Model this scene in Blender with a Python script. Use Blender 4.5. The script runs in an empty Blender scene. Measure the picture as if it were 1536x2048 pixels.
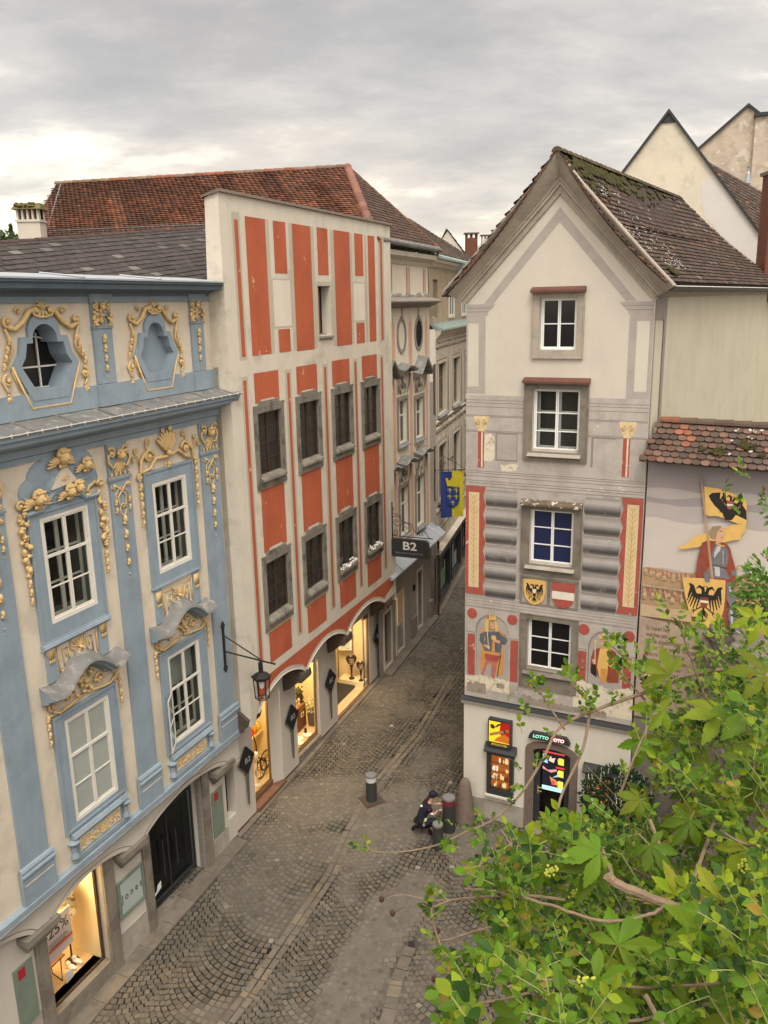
import bpy, math, random
import numpy as np
from mathutils import Vector, Matrix
random.seed(7)
R = math.radians
SC = bpy.context.scene
COL = SC.collection
# ------------------------------------------------------------------ camera
PITCH, ROLL, FPX, CH = .244753, -.02041, 1674.0, 14.0
_f = Vector((0, math.cos(PITCH), -math.sin(PITCH))); _u = Vector((0, math.sin(PITCH), math.cos(PITCH))); _x = Vector((1, 0, 0))
RX = _x*math.cos(ROLL) + _u*math.sin(ROLL); UX = _u*math.cos(ROLL) - _x*math.sin(ROLL)
cam = bpy.data.cameras.new('camera'); camo = bpy.data.objects.new('camera', cam); COL.objects.link(camo)
m = Matrix((RX, UX, -_f)).transposed().to_4x4(); m.translation = Vector((0, 0, CH)); camo.matrix_world = m
cam.sensor_fit = 'VERTICAL'; cam.sensor_height = 36; cam.lens = 36*FPX/2048; cam.clip_start = .05; cam.clip_end = 6000
cam.dof.use_dof = False
SC.camera = camo
def ray(px, py): return _f + RX*((px-768)/FPX) - UX*((py-1024)/FPX)
def proj(P):
    v = Vector(P) - Vector((0, 0, CH)); w = v.dot(_f)
    return (768+FPX*v.dot(RX)/w, 1024-FPX*v.dot(UX)/w) if w > .05 else (-9e3, -9e3)
def at(px, py, dist): # world point this far (along the view axis) from the terrace
    return Vector((0, 0, CH)) + ray(px, py)*dist
def gz(y): return max(-.75, .05*(y-21)) if y < 21 else min(.03*(y-21), 1.0)
def gpt(px, py, z=None):
    d = ray(px, py); zz = 0 if z is None else z
    for i in range(25):
        t = (zz-CH)/d.z; P = Vector((0, 0, CH))+d*t
        if z is None: zz = gz(P.y)
    return P
# ------------------------------------------------------------------ world, sun, exposure
SC.view_settings.view_transform = 'Standard'; SC.view_settings.look = 'None'; SC.view_settings.gamma = 1
SC.view_settings.exposure = 0.12
SUN_AZ, SUN_EL = 172, 56       # compass bearing the light comes from (0 = +Y, 90 = +X)
W = bpy.data.worlds.new('World'); SC.world = W; W.use_nodes = True
nt = W.node_tree; nt.nodes.clear()
def N(nt, t, **k):
    n = nt.nodes.new(t)
    for a, b in k.items(): setattr(n, a, b)
    return n
def L(nt, a, b): nt.links.new(a, b)
def ramp(nt, stops, interp='LINEAR'):
    n = N(nt, 'ShaderNodeValToRGB'); r = n.color_ramp; r.interpolation = interp
    while len(r.elements) > 1: r.elements.remove(r.elements[-1])
    r.elements[0].position = stops[0][0]; r.elements[0].color = (*stops[0][1], 1)
    for p, c in stops[1:]:
        e = r.elements.new(p); e.color = (*c, 1)
    return n
def mth(nt, op, a, b=None, c=None, clamp=False):
    n = N(nt, 'ShaderNodeMath', operation=op); n.use_clamp = clamp
    for i, v in enumerate((a, b, c)):
        if v is None: continue
        if isinstance(v, (int, float)): n.inputs[i].default_value = v
        else: L(nt, v, n.inputs[i])
    return n.outputs[0]
out = N(nt, 'ShaderNodeOutputWorld'); bg = N(nt, 'ShaderNodeBackground'); L(nt, bg.outputs[0], out.inputs[0])
sky = N(nt, 'ShaderNodeTexSky', sky_type='NISHITA', sun_disc=False, sun_elevation=R(SUN_EL), sun_rotation=R(SUN_AZ), dust_density=3, air_density=1)
bg2 = N(nt, 'ShaderNodeBackground'); L(nt, sky.outputs[0], bg2.inputs[0]); bg2.inputs[1].default_value = .03
ad = N(nt, 'ShaderNodeAddShader'); L(nt, bg.outputs[0], ad.inputs[0]); L(nt, bg2.outputs[0], ad.inputs[1]); L(nt, ad.outputs[0], out.inputs[0])
tc = N(nt, 'ShaderNodeTexCoord'); sp = N(nt, 'ShaderNodeSeparateXYZ'); L(nt, tc.outputs['Generated'], sp.inputs[0])
zc = mth(nt, 'MAXIMUM', sp.outputs[2], 0.0); zz = mth(nt, 'ADD', zc, .30)
cx = mth(nt, 'DIVIDE', sp.outputs[0], zz); cy = mth(nt, 'DIVIDE', sp.outputs[1], zz)
cb = N(nt, 'ShaderNodeCombineXYZ'); L(nt, cx, cb.inputs[0]); L(nt, cy, cb.inputs[1]); cb.inputs[2].default_value = 3.1
def wnoise(scale, detail, rough, dist=0., off=0., stretch=(1, 1, 1)):
    mp = N(nt, 'ShaderNodeMapping'); L(nt, cb.outputs[0], mp.inputs[0]); mp.inputs['Location'].default_value = (off, off*.7, off*.3); mp.inputs['Scale'].default_value = stretch
    n = N(nt, 'ShaderNodeTexNoise'); L(nt, mp.outputs[0], n.inputs[0]); n.inputs['Scale'].default_value = scale
    n.inputs['Detail'].default_value = detail; n.inputs['Roughness'].default_value = rough; n.inputs['Distortion'].default_value = dist
    return n.outputs[0]
n1 = wnoise(1.5, 10, .55, .12, 4.3, (.8, 1.25, 1)); n2 = wnoise(3.6, 10, .62, .1, 7.7, (.75, 1.3, 1)); n3 = wnoise(.8, 3, .5, 0, 13.)
cl = mth(nt, 'ADD', mth(nt, 'MULTIPLY', n1, .64), mth(nt, 'MULTIPLY', n2, .36))
def lobe(az, el_, width, gain):
    d = Vector((math.sin(R(az))*math.cos(R(el_)), math.cos(R(az))*math.cos(R(el_)), math.sin(R(el_)))); v = N(nt, 'ShaderNodeVectorMath', operation='DOT_PRODUCT'); L(nt, tc.outputs['Generated'], v.inputs[0]); v.inputs[1].default_value = d
    n = N(nt, 'ShaderNodeMapRange', interpolation_type='SMOOTHSTEP'); n.inputs[1].default_value = math.cos(R(width)); n.inputs[2].default_value = 1; n.inputs[3].default_value = 0; n.inputs[4].default_value = gain; L(nt, v.outputs['Value'], n.inputs[0]); return n.outputs[0]
for q in ((-25, 7, 11, .065), (-19, 12, 6, .025), (16, 17, 10, .04), (27, 13, 9, .035), (0, 15, 12, .015), (10, 7, 9, .0)): cl = mth(nt, 'ADD', cl, lobe(*q))
base = ramp(nt, [(.36, (.40, .39, .375)), (.45, (.48, .465, .44)), (.50, (.565, .54, .505)), (.55, (.65, .612, .56)), (.585, (.82, .77, .69)), (.64, (1.08, 1.02, .90))]); L(nt, cl, base.inputs[0])
cool = ramp(nt, [(.38, (1.06, 1.0, .94)), (.62, (1.0, .99, .975))]); L(nt, n3, cool.inputs[0])
mx = N(nt, 'ShaderNodeMix', data_type='RGBA', blend_type='MULTIPLY'); mx.inputs[0].default_value = 1
L(nt, base.outputs[0], mx.inputs[6]); L(nt, cool.outputs[0], mx.inputs[7])
# sky brightness by height; unseen part overhead and behind raised to light the fronts
el = ramp(nt, [(0, (1.18, 1.16, 1.10)), (.10, (1.10, 1.08, 1.04)), (.22, (1.0, .985, .96)), (.34, (.86, .85, .835)), (.44, (.85, .84, .83)), (.62, (1.8, 1.77, 1.73)), (1, (3.0, 2.92, 2.85))]); L(nt, zc, el.inputs[0])
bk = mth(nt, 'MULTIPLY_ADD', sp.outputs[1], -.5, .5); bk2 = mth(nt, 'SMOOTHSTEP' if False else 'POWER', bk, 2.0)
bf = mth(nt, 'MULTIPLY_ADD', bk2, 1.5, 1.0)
mx2 = N(nt, 'ShaderNodeMix', data_type='RGBA', blend_type='MULTIPLY'); mx2.inputs[0].default_value = 1
L(nt, mx.outputs[2], mx2.inputs[6]); L(nt, el.outputs[0], mx2.inputs[7])
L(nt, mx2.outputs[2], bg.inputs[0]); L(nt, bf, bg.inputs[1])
sl = bpy.data.lights.new('sun', 'SUN'); sl.energy = 1.5; sl.angle = R(20); sl.color = (1, .95, .87)
so = bpy.data.objects.new('sun', sl); COL.objects.link(so)
so.rotation_euler = Vector((math.sin(R(SUN_AZ))*math.cos(R(SUN_EL)), math.cos(R(SUN_AZ))*math.cos(R(SUN_EL)), math.sin(R(SUN_EL)))).to_track_quat('Z', 'Y').to_euler()
SC.cycles.use_denoising = True
SC.cycles.max_bounces = 6; SC.cycles.transparent_max_bounces = 12
# ------------------------------------------------------------------ mesh helpers
ORG = {}
class MB:
    def __init__(s): s.v = []; s.f = []; s.mi = []; s.c = []; s.m = 0; s.col = None
    def add(s, vs, fs):
        b = len(s.v); s.v += [tuple(p) for p in vs]
        for f in fs:
            s.f.append([b+i for i in f]); s.mi.append(s.m); s.c.append(s.col)
        return s
    def poly(s, pts): return s.add(pts, [list(range(len(pts)))])
    def hexa(s, p): # 8 corners: bottom 4 ccw, top 4 ccw
        return s.add(p, [(3, 2, 1, 0), (4, 5, 6, 7), (0, 1, 5, 4), (1, 2, 6, 5), (2, 3, 7, 6), (3, 0, 4, 7)])
    def box(s, x0, x1, y0, y1, z0, z1):
        return s.hexa([(x0, y0, z0), (x1, y0, z0), (x1, y1, z0), (x0, y1, z0), (x0, y0, z1), (x1, y0, z1), (x1, y1, z1), (x0, y1, z1)])
    def tube(s, pts, r, n=6, r1=None, cap=True):
        pts = [Vector(p) for p in pts]; rs = r if isinstance(r, (list, tuple)) else [r+(r if r1 is None else r1)*0+((r1-r) if r1 is not None else 0)*i/max(1, len(pts)-1) for i in range(len(pts))]
        vs = []; fs = []; up = None
        for i, p in enumerate(pts):
            t = (pts[min(i+1, len(pts)-1)]-pts[max(i-1, 0)])
            if t.length < 1e-9: t = Vector((0, 0, 1))
            t.normalize()
            if up is None: up = Vector((0, 0, 1)) if abs(t.z) < .9 else Vector((1, 0, 0))
            a = t.cross(up); 
            if a.length < 1e-6: a = t.cross(Vector((1, .3, 0)))
            a.normalize(); b = a.cross(t).normalized(); up = b
            for k in range(n):
                an = 2*math.pi*k/n; vs.append(p+a*(rs[i]*math.cos(an))+b*(rs[i]*math.sin(an)))
        for i in range(len(pts)-1):
            for k in range(n):
                k2 = (k+1) % n; fs.append((i*n+k, (i+1)*n+k, (i+1)*n+k2, i*n+k2))
        if cap: fs.append(list(range(n))); fs.append(list(range((len(pts)-1)*n, len(pts)*n))[::-1])
        return s.add(vs, fs)
    def lathe(s, c, prof, n=16, ax=None):
        c = Vector(c); vs = []; fs = []
        X, Y, Z = ax or (Vector((1, 0, 0)), Vector((0, 1, 0)), Vector((0, 0, 1)))
        for r, z in prof:
            for k in range(n):
                a = 2*math.pi*k/n; vs.append(c+X*(r*math.cos(a))+Y*(r*math.sin(a))+Z*z)
        for i in range(len(prof)-1):
            for k in range(n):
                k2 = (k+1) % n; fs.append((i*n+k, i*n+k2, (i+1)*n+k2, (i+1)*n+k))
        fs.append(list(range(n))[::-1]); fs.append(list(range((len(prof)-1)*n, len(prof)*n)))
        return s.add(vs, fs)
    def ell(s, c, X, Y, Z, n=8, m=5): # X, Y, Z: semi-axis vectors
        c = Vector(c); vs = [c-Z]; fs = []
        for j in range(1, m):
            ph = math.pi*j/m-math.pi/2
            for k in range(n):
                a = 2*math.pi*k/n; vs.append(c+X*(math.cos(ph)*math.cos(a))+Y*(math.cos(ph)*math.sin(a))+Z*math.sin(ph))
        vs.append(c+Z); T = len(vs)-1
        for k in range(n):
            k2 = (k+1) % n; fs.append((0, 1+k2, 1+k)); fs.append((T, 1+(m-2)*n+k, 1+(m-2)*n+k2))
            for j in range(m-2): fs.append((1+j*n+k, 1+j*n+k2, 1+(j+1)*n+k2, 1+(j+1)*n+k))
        return s.add(vs, fs)
    def build(s, name, mat, parent=None, smooth=False, origin=None):
        if not s.v: return None
        if parent is not None: o0 = ORG[parent.name]
        elif origin is not None: o0 = Vector(origin)
        else:
            a = np.array(s.v); o0 = Vector(((a[:, 0].min()+a[:, 0].max())/2, (a[:, 1].min()+a[:, 1].max())/2, a[:, 2].min()))
        me = bpy.data.meshes.new(name)
        a = np.array(s.v, dtype=np.float64)-np.array(o0); me.from_pydata(a.tolist(), [], s.f)
        mats = mat if isinstance(mat, (list, tuple)) else [mat]
        for q in mats: me.materials.append(q)
        if len(mats) > 1: me.polygons.foreach_set('material_index', s.mi)
        if any(c is not None for c in s.c):
            at_ = me.color_attributes.new('Col', 'FLOAT_COLOR', 'CORNER'); buf = []
            for f, c in zip(s.f, s.c):
                c = c or (1, 1, 1); c = (*c, 1) if len(c) == 3 else c
                for _ in f: buf += c
            at_.data.foreach_set('color', buf)
        if smooth: me.polygons.foreach_set('use_smooth', [True]*len(me.polygons))
        me.update()
        o = bpy.data.objects.new(name, me); COL.objects.link(o)
        if parent is not None: o.parent = parent
        else: o.location = o0
        ORG[o.name] = o0
        return o
def tag(o, label=None, cat=None, group=None, kind=None):
    if label: o['label'] = label
    if cat: o['category'] = cat
    if group: o['group'] = group
    if kind: o['kind'] = kind
    return o
def thing(name, loc, label, cat, group=None):
    o = bpy.data.objects.new(name, None); COL.objects.link(o); o.location = Vector(loc); o.empty_display_size = .3
    ORG[o.name] = Vector(loc); return tag(o, label, cat, group)
def dup(root, move, label=None, rotz=None):
    def cp(o, par):
        c = o.copy(); COL.objects.link(c); ORG[c.name] = ORG[o.name]
        if par: c.parent = par
        for ch in [q for q in bpy.data.objects if q.parent == o]: cp(ch, c)
        return c
    r = cp(root, None); r.location = root.location+Vector(move)
    if label: r['label'] = label
    if rotz is not None: r.rotation_euler = (0, 0, rotz)
    return r
class Fac: # a vertical wall plane: u along, v up, w outwards
    def __init__(s, o, az):
        s.o = Vector((o[0], o[1], 0)); a = R(az); s.az = az
        s.d = Vector((math.sin(a), math.cos(a), 0)); s.n = Vector((s.d.y, -s.d.x, 0)); s.z = Vector((0, 0, 1))
    def P(s, u, v, w=0.): return s.o+s.d*u+s.z*v+s.n*w
    def px(s, x, y, w=0.):
        r = ray(x, y); o = s.o+s.n*w-Vector((0, 0, CH)); t = Vector((o.x, o.y, 0)).dot(s.n)/r.dot(s.n)
        Q = Vector((0, 0, CH))+r*t; return ((Q-s.o).dot(s.d), Q.z)
    def off(s, w, u=0.): f = Fac((0, 0), s.az); f.o = s.o+s.n*w+s.d*u; return f
    def box(s, mb, u0, u1, v0, v1, w0, w1):
        p = s.P; return mb.hexa([p(u0, v0, w0), p(u0, v0, w1), p(u1, v0, w1), p(u1, v0, w0), p(u0, v1, w0), p(u0, v1, w1), p(u1, v1, w1), p(u1, v1, w0)])
    def prism(s, mb, poly, w0, w1, side=True):
        n = len(poly); vs = [s.P(u, v, w1) for u, v in poly]+[s.P(u, v, w0) for u, v in poly]
        fs = [list(range(n))]
        if side: fs += [((i+1) % n, i, n+i, n+(i+1) % n) for i in range(n)]
        return mb.add(vs, fs)
    def flat(s, mb, poly, w): return mb.add([s.P(u, v, w) for u, v in poly], [list(range(len(poly)))])
    def profile(s, mb, prof, u0, u1, cap=True): # prof: [(w, v)...]
        n = len(prof); vs = [s.P(u0, v, w) for w, v in prof]+[s.P(u1, v, w) for w, v in prof]
        fs = [(i, n+i, n+i+1, i+1) for i in range(n-1)]
        if cap: fs += [list(range(n)), list(range(n, 2*n))[::-1]]
        return mb.add(vs, fs)
    def frame(s, mb, u0, u1, v0, v1, t, w0, w1, tb=None):
        tb = t if tb is None else tb
        s.box(mb, u0, u0+t, v0, v1, w0, w1); s.box(mb, u1-t, u1, v0, v1, w0, w1)
        s.box(mb, u0+t, u1-t, v1-t, v1, w0, w1); s.box(mb, u0+t, u1-t, v0, v0+tb, w0, w1)
    def wall(s, mb, u0, u1, v0, top, holes=(), depth=.3, w=0., extra=()):
        tp = top if callable(top) else (lambda u: top)
        us = sorted(set([u0, u1]+[h[0] for h in holes]+[h[1] for h in holes]+list(extra))); us = [q for q in us if u0 <= q <= u1]
        for a, b in zip(us, us[1:]):
            m_ = (a+b)/2; hs = sorted([(h[2], h[3]) for h in holes if h[0] < m_ < h[1]])
            cur = v0
            for h0, h1 in hs:
                if h0 > cur: s.flat(mb, [(a, cur), (b, cur), (b, h0), (a, h0)], w)
                cur = h1
            ta, tb = tp(a), tp(b)
            if ta > cur or tb > cur: s.flat(mb, [(a, cur), (b, cur), (b, max(tb, cur)), (a, max(ta, cur))], w)
        for h in holes:
            a, b, c, d = h[:4]; dp = h[4] if len(h) > 4 else depth
            for q in (((a, c), (b, c)), ((b, c), (b, d)), ((b, d), (a, d)), ((a, d), (a, c))):
                (ua, va), (ub, vb) = q
                mb.add([s.P(ua, va, w), s.P(ub, vb, w), s.P(ub, vb, w-dp), s.P(ua, va, w-dp)], [(3, 2, 1, 0)])
    def tube(s, mb, pts, r, n=5, r1=None): return mb.tube([s.P(*p) for p in pts], r, n, r1)
    def ell(s, mb, u, v, w, ru, rv, rw, rot=0., n=8, m=5):
        c, q = math.cos(rot), math.sin(rot)
        return mb.ell(s.P(u, v, w), (s.d*c+s.z*q)*ru, (s.z*c-s.d*q)*rv, s.n*rw, n, m)
def arc(cu, cv, r, a0, a1, n, ry=None):
    ry = r if ry is None else ry
    return [(cu+r*math.cos(R(a0+(a1-a0)*i/n)), cv+ry*math.sin(R(a0+(a1-a0)*i/n))) for i in range(n+1)]
# ------------------------------------------------------------------ materials
M = {}
def mat(name, col, rough=.8, var=.12, scale=1.6, bump=.15, bscale=18., metal=0., spec=.3, dirt=None, wear=None, attr=False, streak=0., coat=0.):
    mt = bpy.data.materials.new(name); mt.use_nodes = True; nt = mt.node_tree; b = nt.nodes['Principled BSDF']
    b.inputs['Roughness'].default_value = rough; b.inputs['Metallic'].default_value = metal; b.inputs['Specular IOR Level'].default_value = spec
    if coat: b.inputs['Coat Weight'].default_value = coat
    g = N(nt, 'ShaderNodeNewGeometry')
    def noise(sc, det=5, ro=.55, sx=(1, 1, 1), dist=0., off=0):
        mp = N(nt, 'ShaderNodeMapping'); mp.inputs['Scale'].default_value = sx; mp.inputs['Location'].default_value = (off, off, off); L(nt, g.outputs['Position'], mp.inputs[0])
        n = N(nt, 'ShaderNodeTexNoise'); n.inputs['Scale'].default_value = sc; n.inputs['Detail'].default_value = det; n.inputs['Roughness'].default_value = ro; n.inputs['Distortion'].default_value = dist
        L(nt, mp.outputs[0], n.inputs[0]); return n.outputs[0]
    def mixc(fac, a, c, mode='MIX'):
        n = N(nt, 'ShaderNodeMix', data_type='RGBA', blend_type=mode)
        for i, v in ((0, fac), (6, a), (7, c)):
            if isinstance(v, (tuple, list)): n.inputs[i].default_value = (*v, 1)
            elif isinstance(v, (int, float)): n.inputs[i].default_value = v
            else: L(nt, v, n.inputs[i])
        return n.outputs[2]
    def rng(x, a, c, lo, hi):
        n = N(nt, 'ShaderNodeMapRange'); n.inputs[1].default_value = a; n.inputs[2].default_value = c; n.inputs[3].default_value = lo; n.inputs[4].default_value = hi; L(nt, x, n.inputs[0]); return n.outputs[0]
    cur = tuple(col)
    if attr:
        va = N(nt, 'ShaderNodeVertexColor'); va.layer_name = 'Col'; cur = mixc(1., va.outputs[0], tuple(col), 'MULTIPLY')
    if var:
        v = rng(noise(scale), .3, .7, 1-var, 1+var*.6); cur = mixc(1., cur, mixc(v, (0, 0, 0), (1, 1, 1)), 'MULTIPLY')
    if streak:
        v = rng(noise(3., 4, .6, (1, 1, .12)), .45, .75, 0, streak); cur = mixc(v, cur, tuple(c*.45 for c in col[:3]) if not attr else (.1, .1, .08))
    if dirt: # (colour, scale, threshold, strength)
        v = rng(noise(dirt[1], 7, .65, off=5), dirt[2], dirt[2]+.12, 0, dirt[3]); cur = mixc(v, cur, dirt[0])
    if wear:
        v = rng(noise(wear[1], 8, .62, dist=.4, off=11), wear[2], wear[2]+.02, 0, wear[3] if len(wear) > 3 else 1); cur = mixc(v, cur, wear[0])
    if isinstance(cur, tuple): b.inputs['Base Color'].default_value = (*cur, 1)
    else: L(nt, cur, b.inputs['Base Color'])
    if bump:
        bn = N(nt, 'ShaderNodeBump'); bn.inputs['Strength'].default_value = bump; bn.inputs['Distance'].default_value = .03; L(nt, noise(bscale, 6, .6), bn.inputs['Height']); L(nt, bn.outputs[0], b.inputs['Normal'])
    M[name] = mt; return mt
def emis(name, col, s):
    mt = bpy.data.materials.new(name); mt.use_nodes = True; b = mt.node_tree.nodes['Principled BSDF']; b.inputs['Base Color'].default_value = (*[c*.5 for c in col], 1)
    b.inputs['Emission Color'].default_value = (*col, 1); b.inputs['Emission Strength'].default_value = s; b.inputs['Roughness'].default_value = .4; M[name] = mt; return mt
def glass(name, tint=(.75, .8, .8), fac=.10):
    mt = bpy.data.materials.new(name); mt.use_nodes = True; nt = mt.node_tree; nt.nodes.clear()
    o = N(nt, 'ShaderNodeOutputMaterial'); t = N(nt, 'ShaderNodeBsdfTransparent'); t.inputs[0].default_value = (*tint, 1); g = N(nt, 'ShaderNodeBsdfGlossy'); g.inputs['Roughness'].default_value = .03
    g.inputs[0].default_value = (.9, .95, 1, 1)
    mi = N(nt, 'ShaderNodeMixShader'); lw = N(nt, 'ShaderNodeLayerWeight'); lw.inputs[0].default_value = .35
    L(nt, mth(nt, 'MULTIPLY_ADD', lw.outputs[0], .35, fac), mi.inputs[0]); L(nt, t.outputs[0], mi.inputs[1]); L(nt, g.outputs[0], mi.inputs[2]); L(nt, mi.outputs[0], o.inputs[0]); M[name] = mt; return mt
def leafmat(name, col, trans=.4, rough=.55):
    mt = mat(name, col, rough, .22, 14, .12, 60, attr=True, spec=.22); nt = mt.node_tree; b = nt.nodes['Principled BSDF']
    src = b.inputs['Base Color'].links[0].from_socket; t = N(nt, 'ShaderNodeBsdfTranslucent'); mi = N(nt, 'ShaderNodeMixShader'); mi.inputs[0].default_value = trans
    L(nt, src, t.inputs[0]); L(nt, b.outputs[0], mi.inputs[1]); L(nt, t.outputs[0], mi.inputs[2]); L(nt, mi.outputs[0], nt.nodes['Material Output'].inputs[0]); return mt
CREAM = (.62, .56, .47)
mat('blue_cream', (.62, .55, .445), var=.11, streak=.22, dirt=((.40, .36, .29), 1.3, .53, .5), bump=.22)
mat('blue', (.250, .312, .365), var=.12, streak=.25, dirt=((.19, .235, .27), 1.6, .52, .55), bump=.2)
mat('blue_dark', (.115, .155, .185), var=.12, streak=.3)
mat('gold', (.64, .455, .215), .65, .14, 9, .25, 40, dirt=((.40, .25, .10), 9, .55, .6))
mat('zinc', (.30, .31, .32), .45, .15, 2.5, .05, metal=.3, dirt=((.17, .19, .20), 3, .5, .5), streak=.3)
mat('zinc_dark', (.17, .17, .165), .6, .2, 3, .1, dirt=((.36, .34, .30), 5, .52, .6))
mat('zinc_light', (.38, .41, .44), .45, .12, 2, .04, metal=.2, dirt=((.30, .33, .36), 4, .55, .5))
mat('white_paint', (.68, .65, .58), .5, .06, 4, .05, dirt=((.42, .38, .32), 14, .6, .6))
mat('white_new', (.80, .80, .78), .4, .03, 4, 0)
mat('red_cream', (.60, .55, .46), var=.09, streak=.15, dirt=((.34, .30, .24), 1.1, .56, .5), bump=.25)
mat('red_band', (.46, .42, .33), var=.1, streak=.15, bump=.2)
mat('salmon', (.435, .108, .050), var=.16, scale=.9, streak=.22, bump=.25, wear=((.62, .38, .27), 2.2, .655, .8))
mat('stone_frame', (.215, .195, .16), .9, .2, 3, .4, 25, dirt=((.08, .075, .06), 2.5, .5, .8), streak=.4)
mat('stone_grey', (.21, .185, .15), .9, .2, 2, .4, 20, dirt=((.12, .10, .08), 1.8, .5, .7))
mat('pier_white', (.52, .48, .42), var=.06, streak=.15, bump=.12)
mat('window_wood', (.055, .035, .025), .6, .2, 5, .1)
mat('iron', (.03, .028, .026), .5, .2, 8, .1, metal=.4)
mat('rust_iron', (.06, .035, .025), .7, .3, 8, .2)
mat('dark_room', (.010, .010, .010), .9, 0, bump=0)
mat('room_grey', (.16, .15, .13), .9, .1, bump=0)
glass('glass', (.8, .84, .82), .0); glass('glass_dark', (.35, .38, .38), .02); glass('shop_glass', (.95, .96, .95), -.03)
mat('pane_dark', (.012, .012, .012), .10, .3, 2, .0, spec=.35)
mat('pane_lead', (.030, .029, .025), .16, .5, 3, .02, spec=.5)
mat('pane_pale', (.34, .37, .34), .12, .12, 1.2, .0, spec=.6)
mat('pane_blue', (.010, .018, .065), .2, .1, 2, 0, spec=.6)
mat('peach_cream', (.66, .60, .50), var=.06, streak=.15)
mat('peach', (.60, .36, .25), var=.08, streak=.1)
mat('peach_grey', (.27, .24, .21), var=.15, streak=.3)
mat('sgraf_tan', (.40, .32, .22), var=.16, streak=.35, dirt=((.24, .19, .13), 2, .52, .6))
mat('sgraf_light', (.55, .49, .40), var=.1, streak=.3)
mat('sgraf_mid', (.22, .185, .14), var=.15, streak=.3)
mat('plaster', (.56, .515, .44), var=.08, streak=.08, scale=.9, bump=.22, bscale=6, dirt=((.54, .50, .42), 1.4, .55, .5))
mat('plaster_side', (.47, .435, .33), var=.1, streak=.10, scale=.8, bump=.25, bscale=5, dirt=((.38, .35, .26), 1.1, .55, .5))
mat('lilac', (.375, .34, .31), var=.12, scale=3, streak=.08, bump=.15, dirt=((.30, .27, .24), 3, .54, .5), wear=((.62, .57, .48), 3.5, .70, .6))
mat('lilac_mid', (.43, .39, .35), var=.16, scale=2.2, streak=.15, bump=.25, dirt=((.33, .295, .26), 2.3, .5, .6), wear=((.66, .60, .50), 3., .66, .7))
mat('lilac_dark', (.24, .21, .19), var=.15, scale=5, streak=.1, bump=.1)
mat('plaster_cove', (.38, .33, .27), var=.16, scale=2.5, bump=.4, bscale=8, streak=.2, dirt=((.26, .23, .19), 2, .5, .6), wear=((.52, .47, .38), 3.5, .66, .8))
mat('rust_light', (.40, .365, .33), var=.15, scale=2.5, bump=.2, dirt=((.25, .23, .21), 3, .5, .7), wear=((.55, .50, .43), 4, .70, .6))
mat('fresco_red', (.36, .080, .058), var=.18, scale=4, bump=.15, dirt=((.30, .10, .07), 3, .5, .6), wear=((.58, .44, .36), 5, .63, .8))
mat('fresco_cream', (.62, .49, .29), var=.12, scale=4, bump=.1, wear=((.72, .66, .54), 7, .62, .7))
mat('fresco_ochre', (.55, .36, .14), var=.2, scale=6, bump=.1)
mat('fresco_gold', (.66, .42, .13), var=.1, scale=6, bump=.1)
mat('fresco_white', (.68, .63, .54), var=.06, scale=6, bump=.1)
mat('fresco_black', (.022, .02, .018), .7, .1, 6, .05)
mat('fresco_bluegrey', (.11, .12, .14), var=.25, scale=8, bump=.1)
mat('fresco_skin', (.58, .34, .22), var=.1, scale=9, bump=.05)
mat('fresco_rose', (.42, .15, .13), var=.15, scale=6, bump=.05)
mat('fresco_hair', (.30, .23, .14), var=.3, scale=20, bump=.1)
mat('fresco_cape', (.26, .065, .04), var=.25, scale=7, bump=.1)
mat('fresco_steel', (.17, .17, .185), .6, .35, 7, .1)
mat('fresco_steel_light', (.50, .48, .48), .6, .2, 7, .1)
mat('fresco_orange', (.55, .27, .08), var=.15, scale=7, bump=.1)
mat('fresco_sky_dark', (.30, .27, .27), var=.14, scale=1.5, bump=.1, streak=.05)
mat('fresco_sky_mid', (.40, .36, .34), var=.08, scale=1.5, bump=.1)
mat('fresco_sky_pale', (.52, .47, .42), var=.06, scale=1.5, bump=.1)
mat('fresco_town', (.40, .26, .15), var=.14, scale=4, bump=.1)
mat('fresco_town_roof', (.38, .17, .10), var=.15, scale=5, bump=.1)
mat('fresco_town_light', (.48, .36, .22), var=.12, scale=5, bump=.1)
mat('fresco_text_ground', (.40, .31, .23), var=.14, scale=4, bump=.1, dirt=((.30, .23, .17), 3, .5, .6))
mat('fresco_text', (.17, .11, .08), var=.2, scale=9, bump=0)
mat('damage', (.66, .60, .46), var=.12, scale=8, bump=.5, bscale=30, dirt=((.34, .29, .22), 6, .52, .8))
mat('damage_dark', (.30, .255, .20), var=.3, scale=6, bump=.5, bscale=30)
mat('wall_white', (.63, .59, .51), var=.05, streak=.1, bump=.12)
mat('dado_grey', (.36, .33, .28), .9, .16, 2, .3, 12, dirt=((.24, .22, .18), 1.5, .5, .6), streak=.3)
mat('damp_wall', (.20, .18, .15), .95, .25, 1.5, .4, 10, dirt=((.36, .33, .27), 2.5, .60, .7))
mat('rubble', (.20, .18, .15), .95, .3, 3, .8, 12, dirt=((.10, .09, .07), 5, .5, .8))
mat('brown_metal', (.13, .055, .04), .5, .15, 4, .1, dirt=((.08, .04, .03), 6, .5, .5))
mat('brown_stone', (.17, .13, .105), .9, .2, 5, .3, 30)
mat('moss_plate', (.13, .10, .07), .9, .3, 8, .5, 30, wear=((.62, .58, .50), 9, .56, .9))
mat('anthracite', (.035, .037, .040), .45, .12, 5, .05)
mat('tile', (1, 1, 1), .85, .18, 7, .25, 40, attr=True, spec=.2)
mat('tile_base', (.05, .035, .028), .95, 0, bump=0)
mat('slate', (1, 1, 1), .75, .2, 5, .15, 30, attr=True, spec=.3)
mat('moss', (.060, .056, .017), .98, .45, 9, 1., 45)
mat('brick', (.15, .060, .042), .9, .25, 6, .3, 30)
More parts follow.
